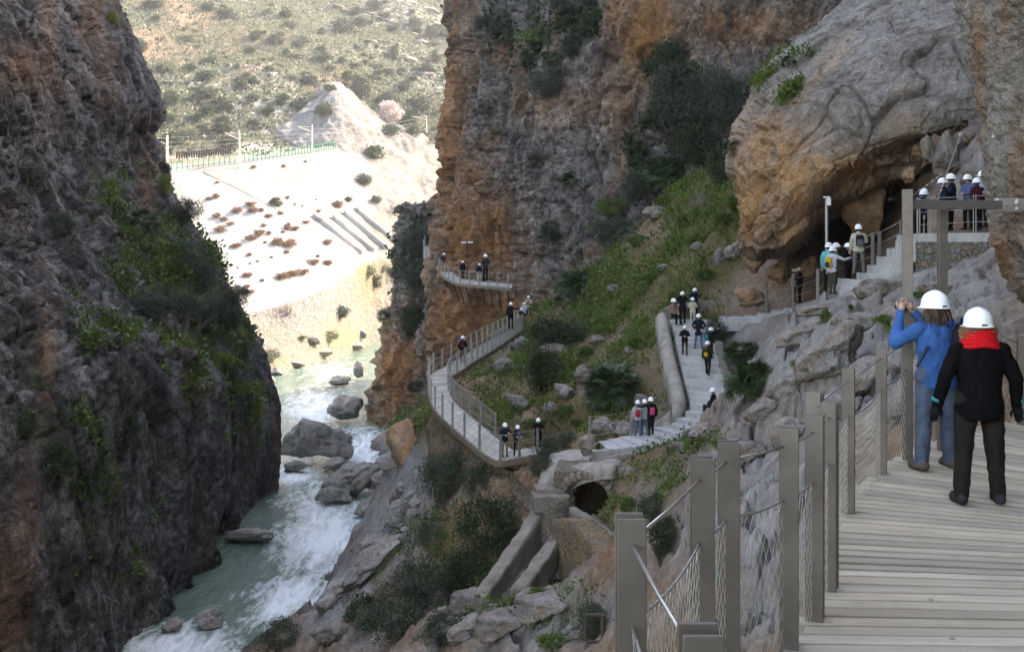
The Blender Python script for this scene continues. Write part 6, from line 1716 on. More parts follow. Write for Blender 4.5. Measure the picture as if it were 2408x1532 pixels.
    prof = [(coat, .178, .132), (coat + .06, .180, .136), (.98, .170, .132), (1.10, .168, .128), (1.22, .182, .130), (1.31, .190, .122), (1.37, .172, .104), (1.415, .128, .085), (1.45, .078, .07), (1.47, .05, .05)]
    nn_ = 18; vs_, fs_ = [], []
    for (z_, rx_, ry_) in prof:
        for k_ in range(nn_):
            t_ = 2 * math.pi * k_ / nn_; kb = bulk if z_ < 1.4 else 1.0
            vs_.append(up((math.cos(t_) * rx_ * kb, math.sin(t_) * ry_ * kb, z_)))
    for j_ in range(len(prof) - 1):
        for k_ in range(nn_):
            k2_ = (k_ + 1) % nn_; fs_.append((j_ * nn_ + k_, j_ * nn_ + k2_, j_ * nn_ + nn_ + k2_, j_ * nn_ + nn_ + k_))
    fs_.append(tuple(range(nn_ - 1, -1, -1))); fs_.append(tuple((len(prof) - 1) * nn_ + k_ for k_ in range(nn_)))
    mb.add(vs_, fs_, 0)
    me = mb.mesh('tmp', [])
    o = add_obj('tmp', me); md = o.modifiers.new('r', 'REMESH'); md.mode = 'VOXEL'; md.voxel_size = voxel; md.use_smooth_shade = True
    sm = o.modifiers.new('s', 'SMOOTH'); sm.iterations = 4 if fine else 2; sm.factor = .5
    bpy.context.view_layer.update()
    me2 = bpy.data.meshes.new_from_object(o.evaluated_get(bpy.context.evaluated_depsgraph_get()))
    bpy.data.objects.remove(o); bpy.data.meshes.remove(me)
    N = len(me2.vertices); co = np.zeros(N * 3, np.float32); me2.vertices.foreach_get('co', co); co = co.reshape(-1, 3).astype(float)
    nf = len(me2.polygons); fc = np.zeros(nf * 3, np.float32); me2.polygons.foreach_get('center', fc); fc = fc.reshape(-1, 3)
    best = np.full(nf, 9.0); mi = np.zeros(nf, int)
    for (a, b_, ra, rb, m_) in seg:
        A_, B_ = np.array(a), np.array(b_); ab = B_ - A_; t = np.clip(((fc - A_) @ ab) / max(1e-9, ab @ ab), 0, 1)
        dd = np.linalg.norm(fc - A_ - t[:, None] * ab, axis=1) - (ra + (rb - ra) * t)
        nw = dd < best; best = np.where(nw, dd, best); mi = np.where(nw, m_, mi)
    if wrinkle:
        no = np.zeros(N * 3, np.float32); me2.vertices.foreach_get('normal', no); no = no.reshape(-1, 3)
        wr = wrinkle * (ridged(co * np.array([9, 9, 6.]), 3) * .6 + .6 * fbm(co * 12, 2)) * np.where(co[:, 2] < .85, .9, 1.0) * (co[:, 2] < 1.42 + dzs)
        co = co + no * wr[:, None]; me2.vertices.foreach_set('co', co.astype(np.float32).ravel())
    # fingers, eyes and mouth
    ex = MB()
    for (w_, d_, s_) in hands:
        side = d_.cross(Vector((0, 0, 1)) if abs(d_.z) < .8 else Vector((0, 1, 0))).normalized(); up_ = side.cross(d_)
        for k, (o_, L) in enumerate(((-.028, .062), (-.010, .075), (.009, .07), (.027, .055))):
            b0 = w_ + d_ * .10 + side * o_; c1 = b0 + d_ * L * .5 - up_ * .012; c2 = c1 + d_ * L * .35 - up_ * .026
            ex.tube([b0, c1, c2], [.0105, .010, .008], 6, mi=hm)
        b0 = w_ + d_ * .04 - side * .035 * s_; ex.tube([b0, b0 + d_ * .035 - side * .025 * s_, b0 + d_ * .065 - side * .03 * s_ - up_ * .01], [.013, .012, .009], 6, mi=hm)
    for sx in (-.034, .034): ex.ell(hp((sx, .086, .012)), (.013, .008, .009), 8, 5, mi=5)
    ex.ell(hp((0, .092, -.058)), (.024, .010, .006), 8, 4, mi=6)
    bm = bmesh.new(); bm.from_mesh(me2)
    for f, m_ in zip(bm.faces, mi): f.material_index = int(m_); f.smooth = True
    vs = [bm.verts.new(v) for v in ex.v]
    for f, m_ in zip(ex.f, ex.m):
        nf_ = bm.faces.new([vs[i] for i in f]); nf_.material_index = m_; nf_.smooth = True
    out = bpy.data.meshes.new('body'); bm.to_mesh(out); bm.free(); bpy.data.meshes.remove(me2)
    for m_ in (cloth(jacket), cloth(trousers), M['skin'], cloth(shoes), cloth(gloves or (.02, .02, .02)), M['eye'], M['lip']): out.materials.append(m_)
    return out, hc, Ry
def helmet_mesh(fine=False):
    mb = MB(); n = 28 if fine else 14; rows = 10 if fine else 6
    vs, fs = [], []
    prof = []
    for j in range(rows + 1):
        ph = (math.pi / 2) * (1 - j / rows); prof.append((math.cos(ph) ** .9, math.sin(ph)))
    prof += [(1.02, -.12), (1.04, -.25), (1.14, -.30), (1.15, -.36), (1.03, -.34), (.96, -.25)]
    for (r, z) in prof:
        for k in range(n):
            t = 2 * math.pi * k / n
            bx, by = math.cos(t) * .118 * r, math.sin(t) * .145 * r
            if r > 1.1 and math.sin(t) > .3: by += .035 * math.sin(t)
            ridge = .006 * math.exp(-(math.cos(t) * r * 5) ** 2) if fine and z > .2 else 0
            vs.append(Vector((bx, by, z * .125 + ridge)))
    for j in range(len(prof) - 1):
        for k in range(n):
            k2 = (k + 1) % n; fs.append((j * n + k, j * n + n + k, j * n + n + k2, j * n + k2))
    mb.add(vs, fs); return mb.mesh('helmet', M['helmet'], True)
HEL = helmet_mesh(); HELF = helmet_mesh(True)
mb = MB(); mb.ell((0, -.02, .0), (.105, .115, .10), 12, 6, z0=-.95, z1=.4); HAIR = mb.mesh('hair', M['hair'], True)
WALK = ['deck', 'lower_deck', 'landing', 'upper_deck', 'path', 'path2', 'terrace', 'ground']
def person(label, x, yf, ytop, pose, jacket, trousers, yaw=0.0, surf=None, d=None, group=None, hair=True, fine=False, place=None, **kw):
    if place is not None: q = Vector(place)
    elif d is not None: q = P(x, yf, d)
    else:
        r_ = hit(x, yf, surf or WALK); q = r_[0] if r_ else P(x, yf, 60)
    me, hc, Ry = person_mesh(pose, jacket, trousers, voxel=.0095 if fine else .03, **kw)
    tall = hc.z + .145 if pose[2] != 'sit' else 1.26
    s_ = px(yf - ytop, q.y) / tall
    if not fine: s_ = max(.86, min(1.09, s_))
    t = tag(empty('person', q, math.radians(yaw)), label, 'person', group)
    t.scale = (s_, s_, s_)
    bo = add_obj('body', me, t)
    h_ = add_obj('helmet', HELF if fine else HEL, t, hc + Ry @ Vector((0, 0, .028))); h_.rotation_euler = Ry.to_euler()
    if hair:
        a_ = add_obj('hair', HAIR, t, hc); a_.rotation_euler = Ry.to_euler()
    return t, hc, Ry
def pack_mesh(fine=False):
    mb = MB()
    mb.box((0, 0, 0), (.28, .15, .42), bev=.06, mi=0); mb.box((0, -.09, -.08), (.22, .07, .22), bev=.03, mi=1)
    mb.tube([(-.09, .07, .2), (-.1, .2, .24), (-.1, .27, .08), (-.11, .16, -.16)], .018, 5, mi=1); mb.tube([(.09, .07, .2), (.1, .2, .24), (.1, .27, .08), (.11, .16, -.16)], .018, 5, mi=1)
    mb.tube([(-.04, -.01, .21), (0, -.01, .25), (.04, -.01, .21)], .01, 5, mi=1)
    return mb
def backpack(label, t, c1, c2, sc=1.0, z=1.2, y=-.25, x=0.0):
    mb = pack_mesh(); o = tag(empty('backpack', (0, 0, 0)), label, 'backpack')
    m_ = t.matrix_basis @ Matrix.Translation((x, y, z)) @ Matrix.Diagonal((sc, sc, sc, 1))
    o.matrix_basis = m_
    body = MB(); pk = MB()
    for f, mi in zip(mb.f, mb.m):
        tgt = body if mi == 0 else pk
        tgt.add([mb.v[i] for i in f], [tuple(range(len(f)))])
    def weld(b_, nm, c):
        me = b_.mesh(nm, cloth(c, .7)); bm = bmesh.new(); bm.from_mesh(me); bmesh.ops.remove_doubles(bm, verts=bm.verts, dist=1e-5); bm.to_mesh(me); bm.free(); add_obj(nm, me, o)
    weld(body, 'pack_body', c1); weld(pk, 'pocket', c2)
    return o
BK, NV_, GY, KH, JN, WH, BG, PU = (.008, .008, .009), (.012, .015, .028), (.10, .105, .11), (.22, .165, .11), (.07, .11, .19), (.50, .49, .50), (.42, .38, .30), (.03, .018, .04)
# foreground pair
t, hc, Ry = person('person in a blue fleece and jeans taking a photo, white helmet', 2203, 1104, 685, ((( .33, .16, 1.22), (.20, .30, 1.50)), ((.20, .26, 1.22), (-.02, .33, 1.50)), 'wide'), (.028, .095, .26), (.07, .092, .13), yaw=14, fine=True, surf=['deck'], shoes=(.10, .075, .055), bulk=1.1, wrinkle=.012, head_yaw=.1)
M['long_hair'] = flat_mat('brown_hair', (.06, .032, .018), .6, 0, .5, 60)
mb = MB(); rr = random.Random(3)
for k in range(170):
    an = rr.uniform(math.pi * .95, math.pi * 2.05); r_ = rr.uniform(.085, .105)
    p0 = hc + Vector((math.cos(an) * r_, math.sin(an) * r_ - .01, rr.uniform(-.01, .02))); pts = [p0]
    for j in range(5): pts.append(pts[-1] + Vector((rr.gauss(0, .012), rr.gauss(-.004, .010), -.036)))
    mb.tube(pts, [.008, .009, .009, .008, .006, .002], 4, caps=False)
mb.build('hair_locks', M['long_hair'], t)
def on(t, v): return t.matrix_basis @ Vector(v)
cm = tag(empty('handheld_camera', on(t, (-.10, .40, 1.56)), math.radians(14)), 'small black camera held up by the blue fleece person', 'camera')
mb = MB(); mb.box((0, 0, 0), (.13, .06, .085), bev=.012); mb.build('camera_body', M['black'], cm)
mb = MB(); mb.tube([(0, .03, 0), (0, .10, 0)], .034, 14); mb.build('lens', M['black'], cm)
backpack('black and royal blue backpack on the blue fleece person', t, (.014, .014, .018), (.02, .035, .14), 1.15, 1.18, -.26, .15)
mb = MB(); mb.tube([(-.17, -.10, 1.2), (-.26, -.16, 1.12), (-.33, -.16, 1.02)], .014, 5); mb.build('strap', M['black'], t)
mb = MB(); mb.box((0, -.155, -.022), (.05, .006, .016), bev=.002); mb.build('rim_label', M['helmet_label'], t, loc=hc + Vector((0, 0, .028)))
t, hc, Ry = person('person in a black jacket and red scarf seen from behind, white helmet', 2303, 1186, 725, ('wide', 'wide', 'wide'), (.0045, .0045, .005), (.018, .015, .013), yaw=-3, fine=True, surf=['deck'], shoes=(.03, .028, .03), bulk=1.10, wrinkle=.011, gloves=(.012, .012, .013), coat=.76, hair=False)
mb = MB()
for k, (z, r) in enumerate(((1.395, .150), (1.42, .140), (1.445, .128), (1.47, .120), (1.495, .115), (1.515, .108))):
    pts = [Vector((math.cos(a_) * r * 1.05, math.sin(a_) * r * .88 + .01, z + .010 * math.sin(a_ * 3 + k))) for a_ in [2 * math.pi * j / 28 for j in range(29)]]
    mb.tube(pts, .022, 8, caps=False)
mb.build('scarf', cloth((.55, .012, .016), .9, .15, 30), t, True)
M['curly_hair'] = flat_mat('curly_hair', (.20, .10, .05), .6, 0, .5, 60)
mb = MB(); rr = random.Random(9)
for k in range(420):
    an = rr.uniform(0, 2 * math.pi); sidew = abs(math.cos(an)) ** .7
    if math.sin(an) > .55: continue
    r_ = .095 + .045 * sidew * rr.random()
    c_ = hc + Vector((math.cos(an) * r_ * 1.12, math.sin(an) * r_ * .95 - .01, rr.uniform(-.10, .0)))
    pts = [c_ + Vector((math.cos(j * 1.5) * .016, math.sin(j * 1.5) * .016, -.007 * j + rr.uniform(-.004, .004))) for j in range(6)]
    mb.tube(pts, .0042, 3, caps=False)
mb.build('curly_hair', M['curly_hair'], t)
mb = MB(); mb.box((0, -.155, -.022), (.05, .006, .016), bev=.002); mb.build('rim_label', M['helmet_label'], t, loc=hc + Vector((0, 0, .028)))
for s_ in (-1, 1):
    mb = MB(); mb.tube([(s_ * .350, .040, .93), (s_ * .354, .047, .905)], [.047, .048], 12); mb.build('cuff', cloth((.02, .20, .22), .8), t, True)
# terrace
Pn = person
t, _, _ = Pn('hiker in black bending at the left end of the terrace', 2157, 572, 445, ('bent', 'down', 'stand'), BK, BK, yaw=-70, d=35.2, lean=.35)
t, _, _ = Pn('hiker in dark blue with a bright blue vest, left on the terrace', 2172, 558, 443, ('bent', 'bent', 'stand'), (.03, .11, .22), BK, yaw=-60, d=36.2)
backpack('blue backpack on the second hiker of the terrace', t, (.02, .05, .20), (.015, .03, .10), 1.0)
Pn('hiker in a navy jacket and pale trousers at the middle of the terrace', 2219, 548, 418, ('down', 'bent', 'stand'), NV_, (.28, .26, .24), yaw=70, d=35.2)
Pn('hiker in a dark hooded jacket just right of the terrace middle', 2238, 543, 408, ('bent', 'down', 'wide'), (.014, .016, .03), BK, yaw=60, d=35.9)
Pn('hiker in a blue plaid jacket near the right end of the terrace', 2277, 541, 410, ('bent', 'bent', 'stand'), (.08, .12, .22), BK, yaw=120, d=35.9)
Pn('hiker in a maroon jacket at the right end of the terrace', 2298, 542, 418, ('bent', 'down', 'stand'), (.055, .012, .022), BK, yaw=20, d=35.0, bulk=1.15)
Pn('hiker in pale blue nearest the rock wall on the terrace', 2312, 536, 402, ('camera', 'bent', 'stand'), (.35, .42, .55), NV_, yaw=110, d=36.0)
# cave path
t, _, _ = Pn('hiker in a beige jacket with a dark pack before the cave', 2019, 648, 527, ('down', 'bent', 'wide'), BG, (.12, .12, .11), yaw=-8, d=37.6)
backpack('dark grey backpack on the beige jacket before the cave', t, (.02, .018, .028), (.10, .10, .11), .9, 1.17)
t, _, _ = Pn('hiker in a pale lilac jacket reaching out an arm, yellow pack', 1957, 692, 579, ('down', ((.36, .22, 1.24), (.40, .48, 1.30)), 'close'), (.47, .44, .48), (.055, .05, .035), yaw=-50, d=38.7)
backpack('yellow backpack on the pale lilac jacket', t, (.55, .33, .02), (.04, .04, .04), .85, 1.14)
t, _, _ = Pn('hiker all in black facing the pale lilac jacket', 1995, 673, 571, ('bent', 'bent', 'close'), BK, BK, yaw=25, d=39.2)
backpack('dark purple backpack on the hiker in black', t, (.035, .012, .04), (.02, .02, .06), .9, 1.16)
Pn('hiker in a turquoise jacket hidden behind the pale lilac one', 1948, 686, 570, ('down', 'bent', 'stand'), (.09, .36, .40), BK, yaw=-40, d=40.4)
Pn('hiker with a raised face between the turquoise and black jackets', 1964, 682, 571, ('bent', 'bent', 'stand'), (.06, .20, .26), BK, yaw=-100, d=40.9, head_pitch=.3)
Pn('woman sized hiker in a white jacket, left of the hugging couple', 1867, 710, 631, ('up', 'bent', 'close'), (.50, .46, .47), BK, yaw=-110, d=53.2)
Pn('hiker in dark purple, right of the hugging couple', 1881, 713, 628, ('bent', 'bent', 'stand'), PU, BK, yaw=70, d=53, bulk=1.1)
# stepped footpath
Pn('hiker in a pinkish brown jacket sitting on the parapet', 1583, 762, 696, ('lap', 'lap', 'sit'), (.24, .15, .12), BK, yaw=-150, d=58.2)
Pn('hiker in black with a camera at the top of the footpath', 1605, 763, 685, ('camera', 'camera', 'stand'), BK, BK, yaw=170, d=58.4)
Pn('hiker in dark blue photographing, farthest at the top of the footpath', 1634, 748, 677, ('camera', 'camera', 'stand'), (.014, .016, .03), BK, yaw=165, d=60.4)
Pn('hiker in a cream hooded jacket seen from behind', 1629, 765, 699, ('bent', 'bent', 'stand'), (.50, .45, .33), (.40, .36, .28), yaw=10, d=58.6)
Pn('hiker in a navy coat and blue jeans walking down', 1643, 820, 737, ('pocket', 'pocket', 'wide'), NV_, (.08, .14, .26), yaw=165, coat=.66, surf=['path'])
Pn('hiker in black walking down the steps holding a camera', 1610, 836, 764, ('bent', 'bent', 'walk'), BK, (.035, .03, .028), yaw=175, surf=['path'])
t, _, _ = Pn('hiker in black photographing to the right, teal pack', 1671, 842, 769, (((.2, .3, 1.35), (.05, .42, 1.58)), ((.25, .28, 1.38), (.1, .42, 1.58)), 'stand'), BK, BK, yaw=-70, surf=['path'])
backpack('small teal backpack on the hiker photographing right', t, (.03, .20, .27), (.02, .1, .14), .8, 1.15)
t, _, _ = Pn('hiker in dark grey climbing the steps, yellow black pack', 1664, 884, 801, ('down', 'bent', 'walk'), (.022, .02, .018), BK, yaw=-25, surf=['path'])
backpack('black and yellow backpack on the hiker climbing the steps', t, (.02, .018, .015), (.50, .28, .02), .9, 1.16)
Pn('man in dark clothes sitting on the kerb of the footpath', 1678, 978, 911, ('lap', 'lap', 'sit'), BK, (.02, .02, .024), yaw=95, d=48.4)
# three hikers arm in arm
t, _, _ = Pn('left of three hikers arm in arm, grey jacket, red scarf', 1500, 1026, 940, ('down', 'around', 'stand'), (.36, .34, .35), JN, yaw=-8, surf=['path'])
backpack('red backpack on the left of the three hikers', t, (.36, .03, .03), (.25, .02, .03), .8, 1.12)
Pn('middle of three hikers arm in arm, pale jacket', 1516, 1023, 938, ('bent', 'down', 'stand'), (.32, .32, .33), (.09, .12, .17), yaw=0, surf=['path'])
t, _, _ = Pn('right of three hikers arm in arm, black jacket', 1531, 1024, 933, ('around', 'down', 'close'), BK, BK, yaw=8, surf=['path'])
backpack('pink backpack on the right of the three hikers', t, (.65, .07, .16), (.5, .05, .13), .75, 1.12)
# landing
Pn('hiker in navy and khaki trousers pointing on the landing', 1187, 1074, 993, ('point', 'bent', 'stand'), (.012, .014, .022), KH, yaw=-160, surf=['lower_deck', 'landing'])
Pn('hiker in navy leaning on the rail of the landing', 1216, 1071, 1001, ('rail', 'rail', 'wide'), (.014, .016, .028), BK, yaw=-165, surf=['landing', 'lower_deck'], lean=.12)
Pn('man in black photographing the viewer, behind the oleander', 1266, 1062, 982, ('camera', 'camera', 'stand'), BK, BK, yaw=175, d=53.2)
# lower boardwalk
t, _, _ = Pn('hiker with a red trimmed pack walking on the curved boardwalk', 1088, 853, 789, ('down', 'down', 'walk'), BK, (.12, .09, .075), yaw=0, surf=['lower_deck'])
backpack('black backpack with red trim on the boardwalk walker', t, (.015, .013, .014), (.16, .02, .025), .95, 1.18)
t, _, _ = Pn('hiker in black farther up the curved boardwalk', 1201, 774, 724, ('down', 'out', 'stand'), BK, BK, yaw=-15, surf=['lower_deck'])
backpack('black backpack on the hiker farther up the boardwalk', t, (.012, .012, .014), (.02, .02, .022), .95, 1.18)
Pn('tallest hiker of the group where the boardwalk meets the cliff', 1253, 735, 687, ('bent', 'bent', 'stand'), BK, BK, yaw=-20, d=94)
t, _, _ = Pn('hiker in white with an orange pack at the cliff corner', 1243, 745, 695, ('down', 'bent', 'stand'), WH, NV_, yaw=-10, d=93)
backpack('orange backpack on the hiker in white at the cliff corner', t, (.40, .17, .03), (.3, .12, .02), .95, 1.18)
Pn('hiker half hidden left of the orange pack', 1232, 758, 711, ('bent', 'bent', 'stand'), (.4, .4, .42), BK, yaw=-10, d=92)
Pn('lowest hiker in black of the group at the cliff corner', 1226, 770, 724, ('out', 'bent', 'stand'), BK, BK, yaw=20, d=91)
# high boardwalk
Pn('hiker in black at the far end of the high boardwalk', 1027, 603, 566, ('down', 'down', 'walk'), BK, BK, yaw=10, surf=['upper_deck'])
t, _, _ = Pn('second hiker on the high boardwalk, dark red pack', 1044, 637, 594, ('bent', 'down', 'walk'), (.02, .016, .018), (.09, .09, .095), yaw=20, surf=['upper_deck'])
backpack('dark red backpack on the second hiker of the high boardwalk', t, (.14, .02, .03), (.1, .015, .02), .95, 1.18)
Pn('hiker in black under the floodlight pole of the high boardwalk', 1088, 657, 613, ('down', 'down', 'close'), BK, (.03, .026, .024), yaw=0, surf=['upper_deck'])
Pn('hiker with white trousers on the high boardwalk', 1127, 662, 619, ('down', 'down', 'wide'), NV_, (.42, .39, .36), yaw=0, surf=['upper_deck'])
Pn('hiker in dark clothes beside the white trousers on the high boardwalk', 1142, 661, 620, ('bent', 'bent', 'stand'), (.03, .03, .035), BK, yaw=30, surf=['upper_deck'])
# ---------------------------------------------------------------- railway, far slope
c2 = lambda x, y, d: P((450 + x / 2.188) / 1.4377, (0 + y / 2.188) / 1.4377, d)
M['green_paint'] = flat_mat('green_fence_paint', (.03, .19, .11), .5, 0, .15, 2)
M['brown_fence'] = flat_mat('dark_brown_fence', (.035, .024, .02), .8, 0, .2, 3)
M['pole_paint'] = flat_mat('pale_pole', (.52, .46, .38), .7, 0, .2, 2)
M['brick'] = masonry_mat('far_stone_wall', (.42, .30, .21), (.30, .24, .19), 1.4)
M['hut'] = flat_mat('hut_plaster', (.45, .37, .29), .9, 0, .15, 1)
M['dark_hole'] = flat_mat('dark_opening', (.05, .035, .03), .9)
EMB = ['embankment', 'hill']
def onfar(x, y):
    r_ = hit(x, y, EMB); return r_[0] if r_ else P(x, y, 270)
# green trackside fence
line = [(365, 410), (400, 405), (440, 400), (500, 393), (560, 386), (600, 381), (640, 375), (690, 369), (740, 362), (790, 353)]
pts = [P(x, y - 3, np.interp(x, [365, 430, 580, 715, 830], [250.5, 254, 262, 277, 300])) for x, y in line]
pr_ = resample(pts, 46)
o = tag(empty('fence', pts[0]), 'long green trackside fence along the top of the white embankment', 'fence'); f0 = pts[0]
mbp = MB(); mbp.box((0, 0, 1.1), (.18, .18, 2.2)); post_me = mbp.mesh('post', M['green_paint'])
for q in pr_: add_obj('post', post_me, o, Vector(q) - f0)
for z in (.5, 1.9):
    mb = MB(); mb.tube([Vector(q) - f0 + Vector((0, 0, z)) for q in pr_], .07, 4); mb.build('rail', M['green_paint'], o)
# dark brown fences on the retaining walls
def brown(label, x0, y0, x1, y1, n, d0, d1, hpx):
    a_, b_ = P(x0, y0, d0), P(x1, y1, d1); o = tag(empty('fence', a_), label, 'fence')
    mbp = MB(); H = px(hpx, d0); mbp.box((0, 0, H / 2), (.42, .14, H)); me = mbp.mesh('post', M['brown_fence'])
    for k in range(n): add_obj('post', me, o, (b_ - a_) * (k / (n - 1)))
    for z in (.5, .85):
        mb = MB(); mb.tube([Vector((0, -.1, H * z)), b_ - a_ + Vector((0, -.1, H * z))], .12, 4); mb.build('rail', M['brown_fence'], o)
brown('dark brown picket fence above the stone wall, longer right run', 416, 373, 542, 363, 23, 262, 268, 16)
brown('dark brown picket fence above the stone wall, short left run', 352, 369, 402, 364, 9, 259, 262, 16)
for (x0, y0, x1, y1, d0, d1, h_, lb) in [(340, 372, 418, 366, 259, 263, 2.2, 'upper tan stone wall left of the railway'), (345, 388, 440, 382, 257, 261, 2.4, 'lower tan stone wall left of the railway'), (418, 378, 580, 362, 261, 271, 2.0, 'long tan stone wall under the dark picket fence')]:
    a_, b_ = P(x0, y0, d0), P(x1, y1, d1)
    o = wall_strip('stone_wall', [a_, b_], .5, min(a_.z, b_.z) - h_, M['brick'], rough=.1, res=1.2); tag(o, lb, 'wall')
# catenary masts
for (x, yt, yb, d_, lb) in [(393, 318, 404, 253, 'pale thick catenary mast nearest the left cliff'), (563, 307, 388, 259, 'white catenary mast beside the dark fence'), (734, 293, 362, 278, 'catenary mast at the middle of the green fence'), (1003, 272, 310, 345, 'far catenary mast near the big cliff edge')]:
    q = P(x, yb, d_); H = px(yb - yt, d_); o = tag(empty('catenary_mast', q), lb, 'mast')
    mb = MB(); mb.tube([(0, 0, -.5), (0, 0, H)], [.32, .24] if x < 400 else [.24, .16], 6); mb.build('mast', M['pole_paint'], o)
    mb = MB(); mb.tube([(0, 0, H * .74), (-px(32, d_), -1.0, H * .92)], .12, 5); mb.tube([(0, 0, H * .92), (-px(32, d_), -1.0, H * .92)], .05, 4); mb.build('bracket_arm', M['pole_paint'], o)
wpts = [P(300, 335, 250), P(362, 325, 252), P(530, 317, 258), P(702, 304, 277), P(860, 300, 305), P(980, 280, 344)]
o = tag(empty('overhead_wires', wpts[0]), 'thin overhead wires strung between the catenary masts', 'wires')
for dz_ in (0, 1.2, 2.2):
    mb = MB(); mb.tube([q - wpts[0] - Vector((0, 0, dz_)) for q in wpts], .035, 3); mb.build('wire', M['galv'], o)
# small trackside hut
q = P(880, 342, 312); o = tag(empty('trackside_hut', q), 'small plastered hut with a lean to beside the track', 'hut'); k_ = px(1, 312)
mb = MB(); mb.box((0, 0, 12 * k_), (26 * k_, 22 * k_, 26 * k_)); mb.build('wall', M['hut'], o)
mb = MB(); mb.box((0, 0, 26 * k_), (33 * k_, 27 * k_, 2.5 * k_)); mb.build('roof', M['hut'], o)
mb = MB(); mb.box((-18 * k_, -4 * k_, 7 * k_), (20 * k_, 18 * k_, 15 * k_)); mb.build('lean_to', M['hut'], o)
mb = MB(); mb.box((-2 * k_, -11.2 * k_, 14 * k_), (6 * k_, .5 * k_, 7 * k_)); mb.build('window', M['dark_hole'], o)
mb = MB(); mb.box((-18 * k_, -13.2 * k_, 7 * k_), (5 * k_, .5 * k_, 7 * k_)); mb.build('window', M['dark_hole'], o)
# concrete ribs at the foot of the embankment
c6b = lambda x, y: ((500 + x / 1.915) / 1.4377, (500 + y / 1.915) / 1.4377)
for i, (x0, y0, x1, y1) in enumerate([(1075, 450, 1390, 690), (1195, 460, 1465, 675), (1268, 430, 1545, 655), (1348, 405, 1605, 615)]):
    pp_ = []
    for t_ in np.linspace(0, 1, 24):
        q = onfar(*c6b(x0 + (x1 - x0) * t_, y0 + (y1 - y0) * t_)); pp_.append(q + Vector((0, 0, 1.1)))
    o = wall_strip('rib', pp_, .55, [p_.z - 3.0 for p_ in pp_], M['far_bank'], rough=.05, res=1.5)
    tag(o, ['leftmost', 'second', 'third', 'rightmost'][i] + ' of four concrete ribs at the foot of the white embankment', 'wall')
# expansion joint running down the slope
kx_ = np.linspace(365, 1385, 60); ky_ = np.interp(kx_, [365, 480, 560, 700, 860, 1080, 1390], [155, 215, 250, 325, 412, 540, 690])
pp_ = [onfar(*c6b(x, y)) + Vector((0, 0, .12)) for x, y in zip(kx_, ky_)]
o = wall_strip('kerb', pp_, .22, [p_.z - .8 for p_ in pp_], M['brick'], rough=.03, res=2.0); tag(o, 'long stone kerb running diagonally down the white embankment', 'kerb')
# tufts on the embankment
tu = [(450, 217, 36, 14), (395, 320, 44, 26), (440, 300, 50, 36), (575, 388, 80, 44), (670, 350, 80, 40), (680, 390, 90, 40), (735, 392, 40, 30), (785, 428, 60, 34), (445, 425, 60, 40), (490, 450, 60, 30), (535, 480, 56, 26), (468, 510, 84, 50), (750, 492, 44, 26), (720, 532, 90, 54), (785, 540, 36, 32), (668, 570, 86, 42), (760, 602, 30, 20), (835, 588, 80, 56), (915, 598, 108, 62), (875, 535, 30, 20), (905, 490, 50, 60), (945, 508, 80, 36), (575, 620, 70, 36), (655, 680, 38, 26), (710, 727, 24, 18), (660, 742, 20, 14), (898, 664, 40, 26), (1160, 597, 70, 40), (1070, 722, 90, 48), (1100, 692, 34, 24), (1160, 728, 76, 42), (640, 810, 80, 34), (640, 885, 50, 28), (645, 922, 100, 32), (740, 848, 36, 20), (905, 312, 34, 26), (1105, 400, 36, 26), (1110, 455, 66, 30), (1025, 472, 60, 26), (860, 412, 44, 26), (685, 116, 36, 24), (880, 108, 30, 26), (1020, 82, 24, 20), (800, 700, 26, 14), (540, 630, 26, 16), (580, 770, 20, 12), (950, 360, 20, 14), (1230, 350, 70, 60), (1000, 370, 16, 12), (1090, 330, 14, 12)]
for i, (x, y, w_, h_) in enumerate(tu):
    X, Y = c6b(x, y)
    shrub('low rust brown tuft on the white embankment', X, Y, w_ / 2.75, h_ / 2.75 * 1.6, 'rust', ['embankment', 'hill'], 'tufts on the embankment', stem=False, name='tuft', cat='plant')
# broad rust patch: three tufts side by side
for (x, y, lb) in [(870, 815, 'left'), (935, 800, 'middle'), (1000, 785, 'right')]:
    X, Y = c6b(x, y); shrub('%s part of the broad rust brown thicket above the berm' % lb, X, Y, 95 / 2.75, 80 / 2.75, 'rust', ['embankment'], stem=False, name='tuft', cat='plant')
X, Y = c6b(832, 348); shrub('round dark green bush on the upper embankment', X, Y, 82 / 2.75, 70 / 2.75, 'hilld', ['embankment'], stem=False)
shrub('round dark green bush at the end of the railway fence', 882, 358, 48, 40, 'hilld', EMB, stem=False)
for (x, y, w_, h_, k_, lb) in [(1245, 1060, 130, 90, 'hill', 'green scrub on the rocks at the river bend'), (1180, 1210, 130, 90, 'hillp', 'pale scrub above the far boulders'), (1430, 790, 110, 110, 'hillp', 'pale green bush beside the spur, upper'), (1470, 860, 100, 110, 'hill', 'pale green bush beside the spur, lower'), (1400, 200, 110, 100, 'hill', 'grey green bush at the edge of the rocky gully'), (1520, 780, 60, 60, 'hillp', 'small pale bush on the path to the spur'), (800, 1330, 130, 90, 'hillp', 'straw coloured scrub at the far shore'), (1000, 1220, 90, 30, 'green', 'bright grass strip on the far shore'), (1300, 330, 60, 40, 'hill', 'small bush on the rocky gully edge'), (1480, 330, 80, 60, 'hill', 'bush above the leafless gully tree')]:
    X, Y = c6b(x, y); shrub(lb, X, Y, w_ / 2.75, h_ / 2.75, k_, EMB, stem=False)
X, Y = c6b(900, 975); bare('leafless tree in front of the white berm', X, Y, 250 / 2.75, 230 / 2.75, EMB, name='bare_tree', cat='tree')
X, Y = c6b(1610, 330); bare('pale leafless tree in the shaded gully', X, Y, 230 / 2.75, 230 / 2.75, EMB, name='bare_tree', cat='tree')
